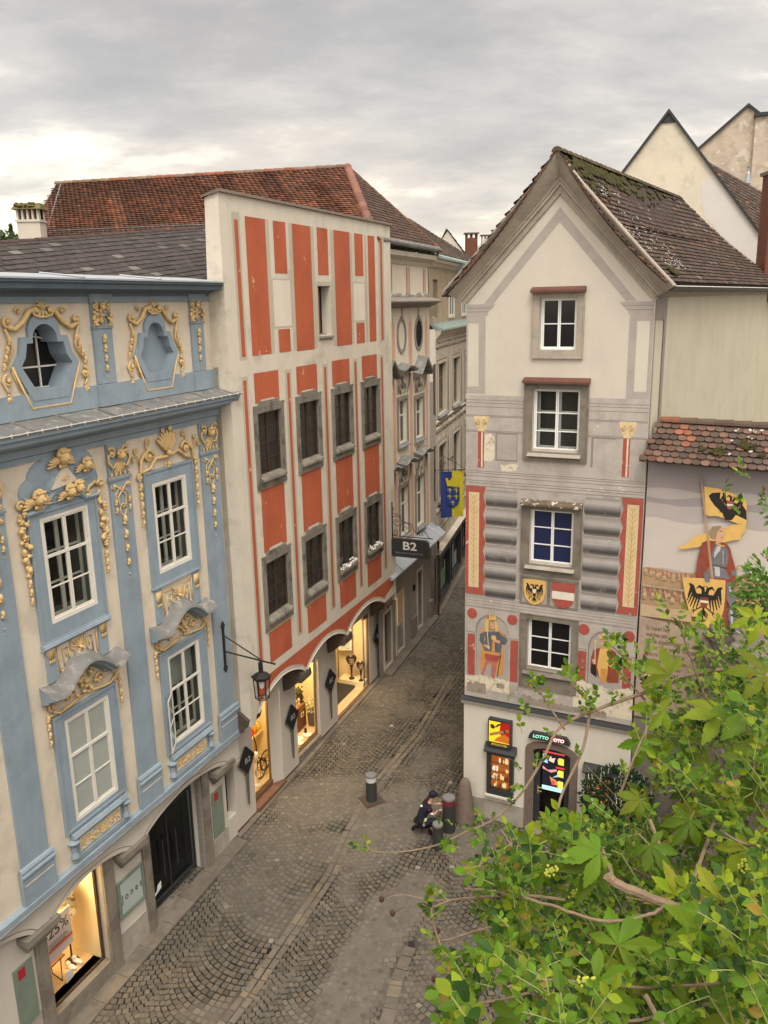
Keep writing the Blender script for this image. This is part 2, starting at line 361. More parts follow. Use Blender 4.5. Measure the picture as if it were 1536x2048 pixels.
mat('cobble', (1, 1, 1), .75, .22, 14, .35, 60, attr=True, spec=.35, dirt=((.085, .075, .055), 1.2, .56, .45))
mat('ground', (1, 1, 1), .95, .25, 3, .3, 30, attr=True)
mat('slab', (1, 1, 1), .85, .2, 6, .25, 30, attr=True, dirt=((.09, .078, .06), 2, .5, .5))
mat('bollard', (.040, .040, .040), .5, .1, 6, .05)
mat('bollard_top', (.17, .17, .17), .55, .1, 6, .05)
mat('bark', (.23, .165, .11), .9, .3, 30, .4, 80)
mat('twig_green', (.22, .24, .08), .7, .2, 20, .2, 60)
leafmat('leaf', (1, 1, 1), .35)
leafmat('leaf_far', (1, 1, 1), .2, .6)
mat('cloth', (1, 1, 1), .8, .1, 10, .1, attr=True)
mat('shop_wall', (.78, .66, .42), .8, .04, bump=0)
mat('shop_floor', (.62, .46, .26), .5, .1, 4, .05)
mat('shop_wood', (.20, .09, .035), .5, .25, 6, .1)
mat('lichen', (.42, .41, .37), .9, .2, 8, .2, 30)
mat('petals', (.75, .74, .68), .7, .05, 5, 0)
mat('fresco_tint', (1, 1, 1), var=.14, scale=4, bump=.1, attr=True, dirt=((.25, .23, .21), 3, .56, .5), wear=((.52, .48, .42), 5, .68, .6))
mat('spike_grey', (.12, .10, .085), .8, .2, 6, .2)
mat('plate_dark', (.075, .055, .042), .7, .3, 6, .2)
mat('sign_black', (.012, .012, .013), .4, .1, 5, 0)
mat('corbel_brown', (.085, .065, .05), .85, .3, 5, .4, 20)
# ------------------------------------------------------------------ facade planes (metres, measured on the ground plan)
RED = Fac((-3.57322, 19.90580), 22.8); REDL = Fac((-4.17243, 20.15769), 22.8)
BL = Fac((-3.98806, 20.08018), 23.5); BLL = BL.off(-.2)
PT = Fac((3.73343, 20.17546), 115.6)
PE = Fac((2.00420, 34.94818), 21.0)
GY = Fac((2.00420, 34.94818), 15.2)
# ------------------------------------------------------------------ ground
mb = MB(); mb.col = (.10, .085, .07)
mb.poly([(-900, -900, -2.2), (900, -900, -2.2), (900, 1400, -2.2), (-900, 1400, -2.2)])
tag(mb.build('ground', M['ground'], origin=(0, 0, -2.2)), kind='structure')
mb = MB(); HC = (.045, .075, .035)
pts = []
for i in range(60):
    a = R(-60+i*2.2); h = 22+150*math.exp(-((i-9)/9.)**2)+8*math.sin(i*.5)+5*math.sin(i*1.7)
    pts.append((math.sin(a)*1500, math.cos(a)*1500, h))
for i, (x, y, h) in enumerate(pts[:-1]):
    x2, y2, h2 = pts[i+1]; mb.col = HC
    mb.add([(x*.7, y*.7, -2), (x2*.7, y2*.7, -2), (x2, y2, h2), (x, y, h)], [(0, 1, 2, 3)])
hm = mat('hill_green', (.10, .15, .19), .95, .3, .01, 0)
tag(mb.build('hills', hm, origin=(0, 1400, -2)), kind='structure')
STREET = Vector((math.sin(R(24)), math.cos(R(24)), 0)); ACROSS = Vector((STREET.y, -STREET.x, 0))
G0 = Vector((-3.6, 19.9, 0))
def st(P): v = Vector((P.x, P.y, 0))-G0; return v.dot(STREET), v.dot(ACROSS)
def frompx(l): return [gpt(*q) for q in l]
def segd(P, A, B):
    ab = Vector((B.x-A.x, B.y-A.y)); ap = Vector((P.x-A.x, P.y-A.y)); t = max(0, min(1, ap.dot(ab)/ab.length_squared)); return (ap-ab*t).length
LINE1 = frompx([(395, 2120), (500, 1985), (592, 1850), (662, 1748), (700, 1660), (760, 1560), (838, 1468), (880, 1395), (905, 1350)])
LINE2 = frompx([(760, 2100), (793, 1960), (822, 1890)])
# filled and worn places: (centre px, radius m) or capsule
FILL = [((640, 1595), 1.15, .95), ((700, 1590), .9, .9), ((800, 1610), .95, 1.), ((730, 1700), .75, .85), ((560, 1690), .85, .8), ((640, 1690), .6, .8), ((500, 1790), .75, .75), ((545, 1840), .7, .7), ((800, 1650), .8, 1.), ((760, 1650), .7, 1.), ((950, 1700), .8, .95), ((1000, 1720), .6, .9),
        ((760, 1330+60), .8, .8), ((820, 1420), .5, .75), ((720, 1440), .9, .6), ((560, 1560+40), .5, .5), ((830, 1290), .9, .8), ((870, 1210), 1.2, .8), ((900, 1150), 1.5, .7), ((790, 1350), .9, .7), ((900, 1905), .8, .6), ((880, 2000), .8, .4), ((1000, 1900), .9, .6)]
FILLW = [(gpt(*p), r, k) for p, r, k in FILL]
CAP = [(gpt(690, 2010), gpt(730, 1920), .60, 1.), (gpt(730, 1920), gpt(795, 1810), .60, 1.), (gpt(795, 1810), gpt(840, 1770), .5, .95)]
def vn(x, y, s):
    x *= s; y *= s; xi = math.floor(x); yi = math.floor(y); fx = x-xi; fy = y-yi
    def h(a, b): return (math.sin(a*127.1+b*311.7)*43758.5453) % 1
    fx = fx*fx*(3-2*fx); fy = fy*fy*(3-2*fy)
    return (h(xi, yi)*(1-fx)+h(xi+1, yi)*fx)*(1-fy)+(h(xi, yi+1)*(1-fx)+h(xi+1, yi+1)*fx)*fy
def fillv(P):
    f = 0; w = (vn(P.x, P.y, 1.1)-.5)*.5+(vn(P.x, P.y, 4.)-.5)*.25
    for c, r, k in FILLW:
        d = math.hypot(P.x-c.x, P.y-c.y)/r+w
        if d < 1.25: f = max(f, k*min(1, (1.25-d)/.3))
    for a, b, r, k in CAP:
        d = segd(P, a, b)/r+w*.6
        if d < 1.2: f = max(f, k*min(1, (1.2-d)/.15))
    n = vn(P.x+9, P.y, .55)*.6+vn(P.x, P.y+5, 1.9)*.4
    f = max(f, min(.75, max(0, (n-.62)*5)))
    if P.y > 33: f = max(f, min(.6, (P.y-33)/8)*vn(P.x, P.y, 1.))
    return f
# bedding sheet: dark open joints, sandy mortar where the joints are filled
mb = MB(); nx, ny = 118, 268; X0, Y0, ST = -8.2, 8.6, .145; vs = []; fs = []; cs = []
for j in range(ny+1):
    for i in range(nx+1):
        x = X0+i*ST; y = Y0+j*ST; f = fillv(Vector((x, y, 0))); zf = -.026+.0245*min(1, f*1.1)
        vs.append((x, y, gz(y)+zf)); cs.append(f)
for j in range(ny):
    for i in range(nx):
        a = j*(nx+1)+i; f = (cs[a]+cs[a+1]+cs[a+nx+1]+cs[a+nx+2])/4; t = min(1, f); mb.col = (.012+.118*t, .010+.106*t, .008+.090*t)
        mb.add([], []); mb.f.append((a, a+1, a+nx+2, a+nx+1)); mb.mi.append(0); mb.c.append(mb.col)
mb.v = vs
tag(mb.build('street', M['ground'], origin=(0, 20, 0)), kind='structure')
def stone(mb, C, T, hw, hl, h, jit, col):
    S = Vector((-T.y, T.x, 0)); mb.col = col; b = []; t = []
    for a, c in ((-1, -1), (1, -1), (1, 1), (-1, 1)):
        p = C+T*(a*hw+random.uniform(-jit, jit))+S*(c*hl+random.uniform(-jit, jit)); p.z = gz(p.y); b.append(p)
    ce = (b[0]+b[1]+b[2]+b[3])/4; tz = random.uniform(-.003, .004)
    for p in b: q = ce+(p-ce)*.82; q.z = gz(q.y)+h+tz+random.uniform(-.002, .002); t.append(q)
    lo = [Vector((p.x, p.y, p.z-.03)) for p in b]; mid = [Vector((p.x, p.y, p.z+h-.009)) for p in b]
    mb.add(lo+mid+t, [(8, 9, 10, 11)]+[(i, (i+1) % 4, 4+(i+1) % 4, 4+i) for i in range(4)]+[(4+i, 4+(i+1) % 4, 8+(i+1) % 4, 8+i) for i in range(4)])
def stonecol(P, f):
    k = random.gauss(1, .14); w = random.random(); base = (.106, .093, .072) if w < .8 else ((.120, .097, .070) if w < .92 else (.098, .092, .078))
    if random.random() < .004: base = (.24, .22, .18)
    k = max(.6, min(1.5, k)); g = min(1, f)*.5; return tuple((c*(1-g)+d*g)*k for c, d in zip(base, (.155, .135, .108)))
mb = MB(); WC, RA = 2.4, 1.42; nst = 0
def online(P): 
    for Ln, wd in ((LINE1, .17), (LINE2, .16)):
        for a, b in zip(Ln, Ln[1:]):
            if segd(P, a, b) < wd: return True
    return False
KT0 = -.55
for k in range(-2, 8):
    tcn = KT0+k*WC
    for j in range(-85, 195):
        s0 = j*.158+(k % 2)*.07; amax = math.asin(WC/2/RA)
        nn = int(2*amax*RA/.150); ph = random.random()*.5
        for i in range(nn):
            a = -amax+(i+.5+ph*.3)*2*amax/nn; t_ = tcn+RA*math.sin(a); s_ = s0+RA*(1-math.cos(a)) 
            P = G0+STREET*s_+ACROSS*t_
            if P.y < 8.8 or P.y > 46.5 or P.x < -8 or P.x > 8.6: continue
            px, py = proj(P)
            if not (-250 < px < 1500 and py < 2350): continue
            if online(P): continue
            f = fillv(P)
            pass
            T = (ACROSS*math.cos(a)+STREET*math.sin(a)); hl = .0665*(.62+.38*math.cos(a)**1.5)
            if P.y > 38 and (i+j) % 1: continue
            stone(mb, P, T, .0655*random.uniform(.86, 1.04), hl*random.uniform(.86, 1.04), 0, .010, stonecol(P, f)); nst += 1
tag(mb.build('cobblestones', M['cobble'], origin=(0, 20, 0)), kind='structure')
mb = MB()
for Ln, wd, two in ((LINE1, .17, 1), (LINE2, .15, 0)):
    for a, b in zip(Ln, Ln[1:]):
        d = b-a; d.z = 0; ln = d.length; T = d.normalized(); S = Vector((-T.y, T.x, 0))
        for side in ((-1, 1) if two else (0,)):
            p = 0
            while p < ln-.05:
                l = min(random.uniform(.26, .42), ln-p)
                C = a+T*(p+l/2)+S*(side*wd*.52); c = random.uniform(.85, 1.15); g = random.random()
                col = (.145*c, .125*c, .10*c) if g < .8 else (.17*c, .14*c, .10*c)
                stone(mb, C, T, l/2-.012, (wd*.5 if two else wd)-.012, .004, .006, col); p += l
tag(mb.build('gutter_slabs', M['slab'], origin=(0, 20, 0)), kind='structure')
# kerb slabs along the left house fronts
mb = MB()
def kerb(F, u0, u1, w0, w1, h, step=.9):
    u = u0
    while u < u1-.02:
        l = min(random.uniform(.7, 1.2)*step, u1-u); c = random.uniform(.85, 1.12); mb.col = (.17*c, .145*c, .115*c)
        q = []
        for zz in (-.25, h):
            for (uu, ww) in ((u+.006, w0), (u+.006, w1), (u+l-.006, w1), (u+l-.006, w0)):
                P = F.P(uu, 0, ww); q.append((P.x, P.y, gz(P.y)+zz))
        mb.hexa(q); u += l
kerb(BLL, -9.5, -.2, -.05, .42, .035); kerb(REDL, -.1, 10.4, -.02, .16, .03, 1.4)
kerb(PE, -6.0, .1, -.05, .35, .10); kerb(GY, .2, 12, -.05, .4, .08)
tag(mb.build('kerb', M['slab'], origin=(0, 25, 0)), kind='structure')
# ------------------------------------------------------------------ windows
def casement(F, par, u0, u1, v0, v1, w=0., wd=.06, fr='white_paint', gl='glass', rows=(.36,), cols=2, inner=True, depth=.35, room='dark_room', bar=.025, curtain=None, name='window', trans=True, rowbar=None, outer=.055, sill=None, label=None):
    """a two-leaf window: outer frame, leaves with glazing bars, panes, an inner pair of leaves and the dark room behind"""
    mb = MB(); F.frame(mb, u0, u1, v0, v1, outer, w-.05, w+.012)
    n = cols; iu0, iu1, iv0, iv1 = u0+outer, u1-outer, v0+outer, v1-outer; cwid = (iu1-iu0)/n
    for i in range(n):
        a, b = iu0+i*cwid+.004, iu0+(i+1)*cwid-.004
        F.frame(mb, a, b, iv0, iv1, wd*.62, w-.045, w-.004)
        ys = [iv0+(iv1-iv0)*(1-r) for r in rows]
        for q, y in enumerate(ys):
            h = bar if not (trans and q == 0) else wd*.75
            F.box(mb, a+wd*.62, b-wd*.62, y-h/2, y+h/2, w-.040, w-.008)
    if trans and rows: # heavy transom across
        y = iv0+(iv1-iv0)*(1-rows[0]); F.box(mb, iu0, iu1, y-.028, y+.028, w-.03, w+.004)
    win = mb.build(name, M[fr], par)
    if label: win['label'] = label
    g = MB(); F.flat(g, [(iu0, iv0), (iu1, iv0), (iu1, iv1), (iu0, iv1)], w-.028); g.build('pane', M[gl], win)
    if inner:
        k = MB(); wi = w-depth*.62
        F.frame(k, u0+.03, u1-.03, v0+.02, v1-.02, .06, wi-.04, wi)
        c = (u0+u1)/2; F.box(k, c-.045, c+.045, v0+.08, v1-.08, wi-.035, wi-.004)
        for r in rows:
            y = iv0+(iv1-iv0)*(1-r); F.box(k, u0+.09, c-.045, y-.02, y+.02, wi-.03, wi-.01); F.box(k, c+.045, u1-.09, y-.02, y+.02, wi-.03, wi-.01)
        k.build('inner_frame', M[fr], win)
    if gl.startswith('glass'):
        k = MB(); F.box(k, u0-.02, u1+.02, v0-.02, v1+.02, w-depth-.3, w-depth-.28)
        k.build('room_back', M[room], win)
        k = MB() # plastered reveal between the leaves
        for (a, b, c, d) in ((u0+.004, v0, u0+.012, v1), (u1-.012, v0, u1-.004, v1), (u0, v0+.004, u1, v0+.012), (u0, v1-.012, u1, v1-.004)): F.box(k, a, c, b, d, w-depth-.27, w-.052)
        k.build('reveal', M['room_grey'], win)
    if curtain:
        k = MB(); a, b, c, d, mt = curtain; F.box(k, u0+a, u0+b, v0+c, v0+d, w-.2, w-.19); k.build('blind', M[mt], win)
    if sill:
        k = MB(); a, sm, pw = sill; F.profile(k, [(w-.05, v0), (pw, v0-.03), (pw, v0-.07), (w-.05, v0-.07)], u0-a, u1+a); k.build('sill', M[sm], win)
    return win
# ------------------------------------------------------------------ stucco ornament
def spiral(F, mb, cu, cv, r, turns, a0, sg, th, w=.02, n=16, tail=None):
    p = []
    if tail: p += [(*q, w) for q in tail]
    for i in range(n+1):
        t = i/n; a = R(a0)+sg*turns*2*math.pi*t; q = r*(1-.82*t); p.append((cu+q*math.cos(a), cv+q*math.sin(a), w+.02*t))
    F.tube(mb, p, th, 5, th*.75)
    F.ell(mb, cu, cv, w+.02, th*1.5, th*1.5, th*1.5, 0, 6, 4)
def husk(F, mb, u, v, s, w=.02):
    F.ell(mb, u, v, w+s*.15, s*.22, s*.48, s*.26, 0, 6, 5)
    for a in (-.55, .55): F.ell(mb, u+math.sin(a)*s*.26, v-s*.34, w+s*.12, s*.13, s*.30, s*.16, a, 5, 4)
    F.ell(mb, u, v-s*.46, w+s*.16, s*.10, s*.2, s*.14, 0, 5, 4)
def chain(F, mb, u, v0, n, step, s, w=.02, taper=.93):
    F.tube(mb, [(u, v0, w), (u, v0-step*(n-.6), w)], .008, 4)
    for i in range(n): husk(F, mb, u, v0-i*step, s*taper**i, w)
    F.ell(mb, u, v0-n*step+.06*step, w+.01, s*.09, s*.09, s*.09, 0, 5, 4); F.ell(mb, u, v0-n*step-.25*step, w+.01, s*.06, s*.06, s*.06, 0, 5, 4)
def head(F, mb, u, v, s, w=.04, wings=True, lean=0.):
    F.ell(mb, u, v, w+s*.35, s*.42, s*.55, s*.45, lean, 9, 7)
    for i in range(9):
        a = R(10+i*20); F.ell(mb, u+math.cos(a)*s*.42, v+s*.10+math.sin(a)*s*.45, w+s*.35, s*.17, s*.17, s*.2, 0, 5, 4)
    for i in range(5): F.ell(mb, u-.3*s+i*.15*s, v+s*.42, w+s*.62, s*.13, s*.13, s*.13, 0, 5, 4)
    F.ell(mb, u+s*.04, v-s*.06, w+s*.80, s*.07, s*.16, s*.12, 0, 5, 4)
    F.ell(mb, u+s*.04, v-s*.30, w+s*.74, s*.12, s*.04, s*.06, 0, 5, 4)
    for q in (-.17, .2): F.ell(mb, u+q*s, v-s*.16, w+s*.66, s*.12, s*.12, s*.12, 0, 5, 4)
    if wings:
        for sg in (-1, 1):
            for i in range(6):
                a = sg*R(100-i*17); l = s*(1.15-.1*i); 
                F.ell(mb, u+sg*s*.35+math.sin(a)*l*.45, v-s*.35+math.cos(a)*l*.45-.1*s, w+s*(.1+.03*i), s*.12, l*.5, s*.1, -a, 6, 4)
        for i in range(4): F.ell(mb, u-.25*s+i*.17*s, v-s*.62, w+s*.2, s*.12, s*.2, s*.12, 0, 5, 4)
def shell(F, mb, u, v, s, a0=-58, a1=58, n=9, w=.03):
    for i in range(n):
        a = R(a0+(a1-a0)*i/(n-1)); l = s*(1+.10*math.cos(a*1.5))
        F.ell(mb, u+math.sin(a)*l*.52, v+math.cos(a)*l*.52, w+s*.05, s*.085*1.15, l*.52, s*.09, -a, 6, 5)
    F.ell(mb, u, v, w+s*.1, s*.14, s*.14, s*.14)
def bouquet(F, mb, u, v0, v1, wd, w=.03, seed=1, s=1.):
    rr = random.Random(seed); n = int((v0-v1)/(.045*s))
    for i in range(n):
        t = i/n; a = wd*(1-.35*t)
        F.ell(mb, u+rr.uniform(-a, a)*.8, v0+(v1-v0)*t, w+rr.uniform(0, .05), rr.uniform(.03, .065)*s, rr.uniform(.03, .07)*s, rr.uniform(.03, .055), rr.uniform(0, 3), 6, 4)
        if rr.random() < .5: F.ell(mb, u+rr.uniform(-a, a), v0+(v1-v0)*t, w+.05, .02*s, .02*s, .02, 0, 5, 4)
def leafy(F, mb, pts, th, w=.02, every=2, s=.05, seed=0):
    rr = random.Random(seed); F.tube(mb, [(*p, w) for p in pts], th)
    for i in range(0, len(pts)-1, every):
        (a, b), (c, d) = pts[i], pts[i+1]; an = math.atan2(d-b, c-a)
        for sg in (-1, 1):
            q = an+sg*1.0; F.ell(mb, a+math.cos(q)*s*.7, b+math.sin(q)*s*.7, w+.01, s*.25, s*.6, s*.25, q-math.pi/2, 5, 4)
# ------------------------------------------------------------------ blue rococo house
def blue_house():
    F = BL; H = thing('rococo_house', F.P(-4.8, -.3, -4), 'pale blue and cream rococo house covered in golden stucco, shops under its arches', 'house')
    CA, CB = -5.185, -2.005
    wins_u = [(-5.80, -4.56, 8.27, 10.32), (-2.61, -1.40, 8.27, 10.32), (-5.80, -4.56, 4.06, 6.28), (-2.61, -1.40, 4.08, 6.28)]
    ov = lambda c, k=1.: [(c+x*k, 13.04+y*k) for x, y in ((-.34, -.43), (.34, -.43), (.62, 0.), (.50, .16), (.44, .40), (.30, .40))]+[(c+.30*k*math.cos(R(a)), 13.04+.44*k+.29*k*math.sin(R(a))) for a in range(15, 180, 15)]+[(c+x*k, 13.04+y*k) for x, y in ((-.30, .40), (-.44, .40), (-.50, .16), (-.62, 0.))]
    mb = MB(); F.wall(mb, -9.6, 0, 2.95, 12.2, wins_u, .5)
    # attic wall with two shaped openings
    def ring(c, k_in, frame_mb, wall_mb, u0, u1, v0, v1):
        P = ov(c, k_in); n = len(P)
        # wall around the opening: fan out to the rectangle
        def outp(p):
            dx, dy = p[0]-c, p[1]-13.1; t = min((u1-c)/abs(dx) if dx > 1e-6 else ((c-u0)/abs(dx) if dx < -1e-6 else 99), (v1-13.1)/dy if dy > 1e-6 else ((13.1-v0)/-dy if dy < -1e-6 else 99)); return (c+dx*t, 13.1+dy*t)
        cor = [(u1, v1), (u0, v1), (u0, v0), (u1, v0)]
        for i in range(n):
            a, b = P[i], P[(i+1) % n]; A, B = outp(a), outp(b); poly = [a, b, B]
            for q in cor:
                if abs(A[0]-B[0]) > 1e-4 and abs(A[1]-B[1]) > 1e-4:
                    if (abs(q[0]-A[0]) < 1e-4 or abs(q[1]-A[1]) < 1e-4) and (abs(q[0]-B[0]) < 1e-4 or abs(q[1]-B[1]) < 1e-4) and q != A and q != B: poly.append(q); break
            poly.append(A); F.flat(wall_mb, poly[::-1], 0)
    OR = [(CA, .985), (CB-.075, .90)]
    xs = [-9.6, -3.67, 0]
    ring(CA, .985, None, mb, -6.9, -3.67, 12.2, 14.3); ring(CB-.075, .90, None, mb, -3.67, 0, 12.2, 14.3)
    F.flat(mb, [(-9.6, 12.2), (-6.9, 12.2), (-6.9, 14.3), (-9.6, 14.3)], 0)
    # right end return
    mb.add([F.P(0, 2.95, 0), F.P(0, 14.3, 0), F.P(0, 14.3, -1.2), F.P(0, 2.95, -1.2)], [(0, 1, 2, 3)])
    mb.build('wall', M['blue_cream'], H)
    # blue parts
    def pil(u0, u1, v0, v1, w):
        p = MB(); F.box(p, u0, u1, v0, v1, 0, w); return p
    for (a, b) in ((-3.90, -3.28), (-.78, -.09), (-7.22, -6.56)):
        p = pil(a, b, 3.86, 11.40, .05)
        F.profile(p, [(.0, 10.60), (.075, 10.61), (.085, 10.66), (.05, 10.69), (0, 10.69)], a-.03, b+.03)
        F.profile(p, [(.05, 3.99), (.10, 3.97), (.12, 3.92), (.09, 3.88), (.13, 3.84), (.13, 3.80), (.10, 3.76), (.10, 3.20), (0, 3.20)], a-.07, b+.07)
        o = p.build('pilaster', M['blue'], H)
        p = MB(); c = (a+b)/2; F.box(p, a-.02, b+.02, 3.62, 3.635, .10, .108); p.build('groove', M['blue_cream'], o)
        g = MB(); head(F, g, c, 11.12, .20, .07, False)
        for sg in (-1, 1):
            spiral(F, g, c+sg*.20, 11.18, .11, 1.1, 90, sg, .028, .07); spiral(F, g, c+sg*.27, 11.28, .05, 1.1, 90, sg, .02, .07)
            F.tube(g, [(c+sg*.30, 11.16, .08), (c+sg*.32, 11.02, .08), (c+sg*.22, 10.88, .08), (c+sg*.10, 10.90, .08)], .028)
        shell(F, g, c, 11.02, -.30, -50, 50, 7, .08)
        for i in range(5): husk(F, g, c-.26+i*.13, 10.74, .10, .06)
        for sg in (-1, 1):
            spiral(F, g, c+sg*.22, 10.50, .06, 1.1, 180 if sg < 0 else 0, -sg, .02, .06)
            F.tube(g, [(c+sg*.20, 10.54, .06), (c, 10.38, .07), (c-sg*.12, 10.26, .06), (c-sg*.10, 10.10, .06), (c, 10.02, .06)], .018)
            chain(F, g, c+sg*.20, 10.18, 2, .17, .13, .06); 
            F.tube(g, [(c+sg*.02, 10.46, .06), (c+sg*.18, 10.34, .06), (c+sg*.19, 10.18, .06)], .014)
        F.tube(g, [(c+.09*math.cos(R(x)), 9.98+.13*math.sin(R(x)), .06) for x in range(0, 361, 40)], .016)
        chain(F, g, c, 9.78, 4, .30, .20, .06, .9)
        g.build('stucco_ornament', M['gold'], o, smooth=True)
    for (a, b) in ((-3.93, -3.40), (-.79, -.32)):
        p = pil(a, b, 12.57, 14.12, .05); F.profile(p, [(0, 13.62), (.07, 13.63), (.075, 13.67), (0, 13.68)], a-.02, b+.02)
        o = p.build('attic_pilaster', M['blue'], H); c = (a+b)/2; g = MB()
        for sg in (-1, 1):
            spiral(F, g, c+sg*.17, 14.06, .09, 1.2, 90, sg, .025, .06); bouquet(F, g, c+sg*.2, 13.97, 13.66, .06, .05, 3+sg, .8)
            husk(F, g, c+sg*.22, 13.75, .14, .05)
        head(F, g, c, 14.03, .12, .06, False); F.tube(g, [(c-.14, 13.86, .06), (c+.14, 13.86, .06), (c, 13.70, .06), (c-.14, 13.86, .06)], .02)
        bouquet(F, g, c, 13.98, 13.72, .10, .06, 9, .8); chain(F, g, c, 13.45, 4, .19, .17, .06, .9)
        g.build('stucco_ornament', M['gold'], o, smooth=True)
    b = MB(); F.box(b, -9.6, .02, 12.13, 12.56, 0, .06); F.box(b, -3.98, -3.35, 12.13, 12.56, .06, .09); F.box(b, -.84, -.20, 12.13, 12.56, .06, .09)
    F.box(b, -9.6, .0, 14.12, 14.32, 0, .05); F.box(b, -3.98, -3.35, 14.12, 14.32, .05, .075); F.box(b, -.84, -.2, 14.12, 14.32, .05, .075)
    b.build('attic_band', M['blue'], H)
    b = MB(); F.profile(b, [(0, 11.36), (.04, 11.37), (.04, 11.47), (.10, 11.50), (.11, 11.62), (.20, 11.66), (.42, 11.74), (.46, 11.78), (.46, 11.85), (.54, 11.88), (.54, 11.95), (0, 11.95)], -9.6, .06)
    F.profile(b, [(.04, 11.62), (.25, 11.66), (.40, 11.74), (.50, 11.86), (.54, 11.95), (0, 11.95)], .0601, .30)
    o = b.build('main_cornice', M['blue'], H)
    b = MB(); F.profile(b, [(0, 12.13), (.57, 11.985), (.57, 11.955), (0, 11.955)], -9.6, .34)
    u = -9.2
    while u < .3: F.tube(b, [(u, 12.14, .0), (u, 11.995, .575), (u, 11.95, .585)], .014, 4); u += 1.02
    b.build('cornice_flashing', M['zinc_dark'], o)
    b = MB(); F.box(b, -9.6, .345, 11.985, 11.998, .585, .60)
    u = -9.4
    while u < .3: F.box(b, u, u+.02, 11.95, 12.01, .56, .585); u += .34
    b.build('snow_rail', M['white_paint'], o)
    b = MB(); F.profile(b, [(0, 14.22), (.06, 14.23), (.08, 14.29), (.20, 14.33), (.42, 14.36), (.44, 14.44), (.50, 14.47), (.50, 14.51), (0, 14.51)], -9.6, -.06)
    o = b.build('attic_cornice', M['blue_dark'], H)
    b = MB(); F.profile(b, [(-.55, 14.66), (.53, 14.545), (.53, 14.515), (-.55, 14.515)], -9.6, -.03)
    for u in (-8.9, -6.6, -4.55, -2.35): F.tube(b, [(u, 14.67, -.52), (u-.0, 14.56, .535)], .018, 4)
    b.build('cornice_flashing', M['zinc_light'], o)
    # attic windows
    for ci, (c, k) in enumerate(OR):
        ofr = ov(c, k*1.28); inn = ov(c, k); n = len(inn)
        ofr = [(x, 13.04+(y-13.04)*(1.0 if y > 13.1 else 1.12)) for x, y in ofr]
        b = MB(); vs = [F.P(x, y, .07) for x, y in ofr]+[F.P(x, y, .07) for x, y in inn]+[F.P(x, y, 0) for x, y in ofr]+[F.P(x, y, -.38 if ci == 0 else -.13) for x, y in inn]
        fs = []
        for i in range(n):
            j = (i+1) % n; fs += [(i, j, n+j, n+i), (2*n+i, 2*n+j, j, i), (n+i, n+j, 3*n+j, 3*n+i)]
        b.add(vs, fs)
        if ci == 1: F.flat(b, inn, -.13)
        o = b.build('oval_window_surround' if ci == 0 else 'blind_oval_niche', M['blue'], H)
        if ci == 0:
            g = MB(); F.flat(g, inn, -.34); w = g.build('pane', M['pane_dark'], o)
            g = MB(); F.box(g, c-.30, c-.27, 12.6, 13.75, -.33, -.30); F.box(g, c+.14, c+.17, 12.6, 13.6, -.33, -.30); F.box(g, c-.60, c+.6, 12.98, 13.01, -.33, -.30); F.box(g, c-.40, c+.4, 12.60, 12.63, -.33, -.29); F.tube(g, [(c-.42+.84*t/8, 13.46+.08*math.sin(math.pi*t/8), -.30) for t in range(9)], .015, 4)
            g.build('glazing_bars', M['white_paint'], o)
        g = MB(); q = 1.0 if ci == 0 else .9
        low = [(c-.98*q*.62*1.32, 13.05), (c-.47*q, 12.30+.06*(1-q)*10*.1), (c+.47*q, 12.30), (c+.98*q*.62*1.32, 13.05)]
        F.tube(g, [(*p, .05) for p in low], .028, 4)
        for sg in (-1, 1): # scrolled gable over the opening and side drops
            top = [(c+sg*.16*q, 14.02), (c+sg*.30*q, 13.98), (c+sg*.46*q, 13.80), (c+sg*.66*q, 13.68), (c+sg*.80*q, 13.74)]
            F.tube(g, [(*p, .06) for p in top], .05*q, 6); spiral(F, g, c+sg*.80*q, 13.82*1., .10*q, 1.2, -90, sg, .032*q, .06)
            spiral(F, g, c+sg*.16*q, 13.98, .10*q, 1.2, 0 if sg < 0 else 180, sg, .03*q, .08)
            spiral(F, g, c+sg*.52*q, 13.98, .07*q, 1.1, 0 if sg > 0 else 180, sg, .02, .04)
            F.tube(g, [(c+sg*.86*q, 13.70, .05), (c+sg*.78*q, 13.52, .05), (c+sg*.74*q, 13.36, .05), (c+sg*.90*q, 13.10, .05)], .024)
            for i in range(4): husk(F, g, c+sg*(.80+.055*i)*q, 13.50-i*.14, .14*q, .04)
            spiral(F, g, c+sg*.92*q, 12.83, .11*q, 1.1, 90, -sg, .028*q, .04); spiral(F, g, c+sg*.95*q, 12.52, .07*q, 1.1, 90, sg, .024*q, .04)
            F.tube(g, [(c+sg*.93*q, 12.95, .04), (c+sg*1.04*q, 12.84, .04), (c+sg*.95*q, 12.66, .04), (c+sg*.90*q, 12.60, .04)], .022)
            F.tube(g, [(c+sg*.80*q, 12.98, .03), (c+sg*.66*q, 12.62, .03)], .012)
        shell(F, g, c, 14.03, .15*q, -60, 60, 5, .06); F.box(g, c-.12, c+.12, 13.86, 13.90, .05, .10); husk(F, g, c, 13.94, .12, .06)
        g.build('stucco_ornament', M['gold'], o, smooth=True)
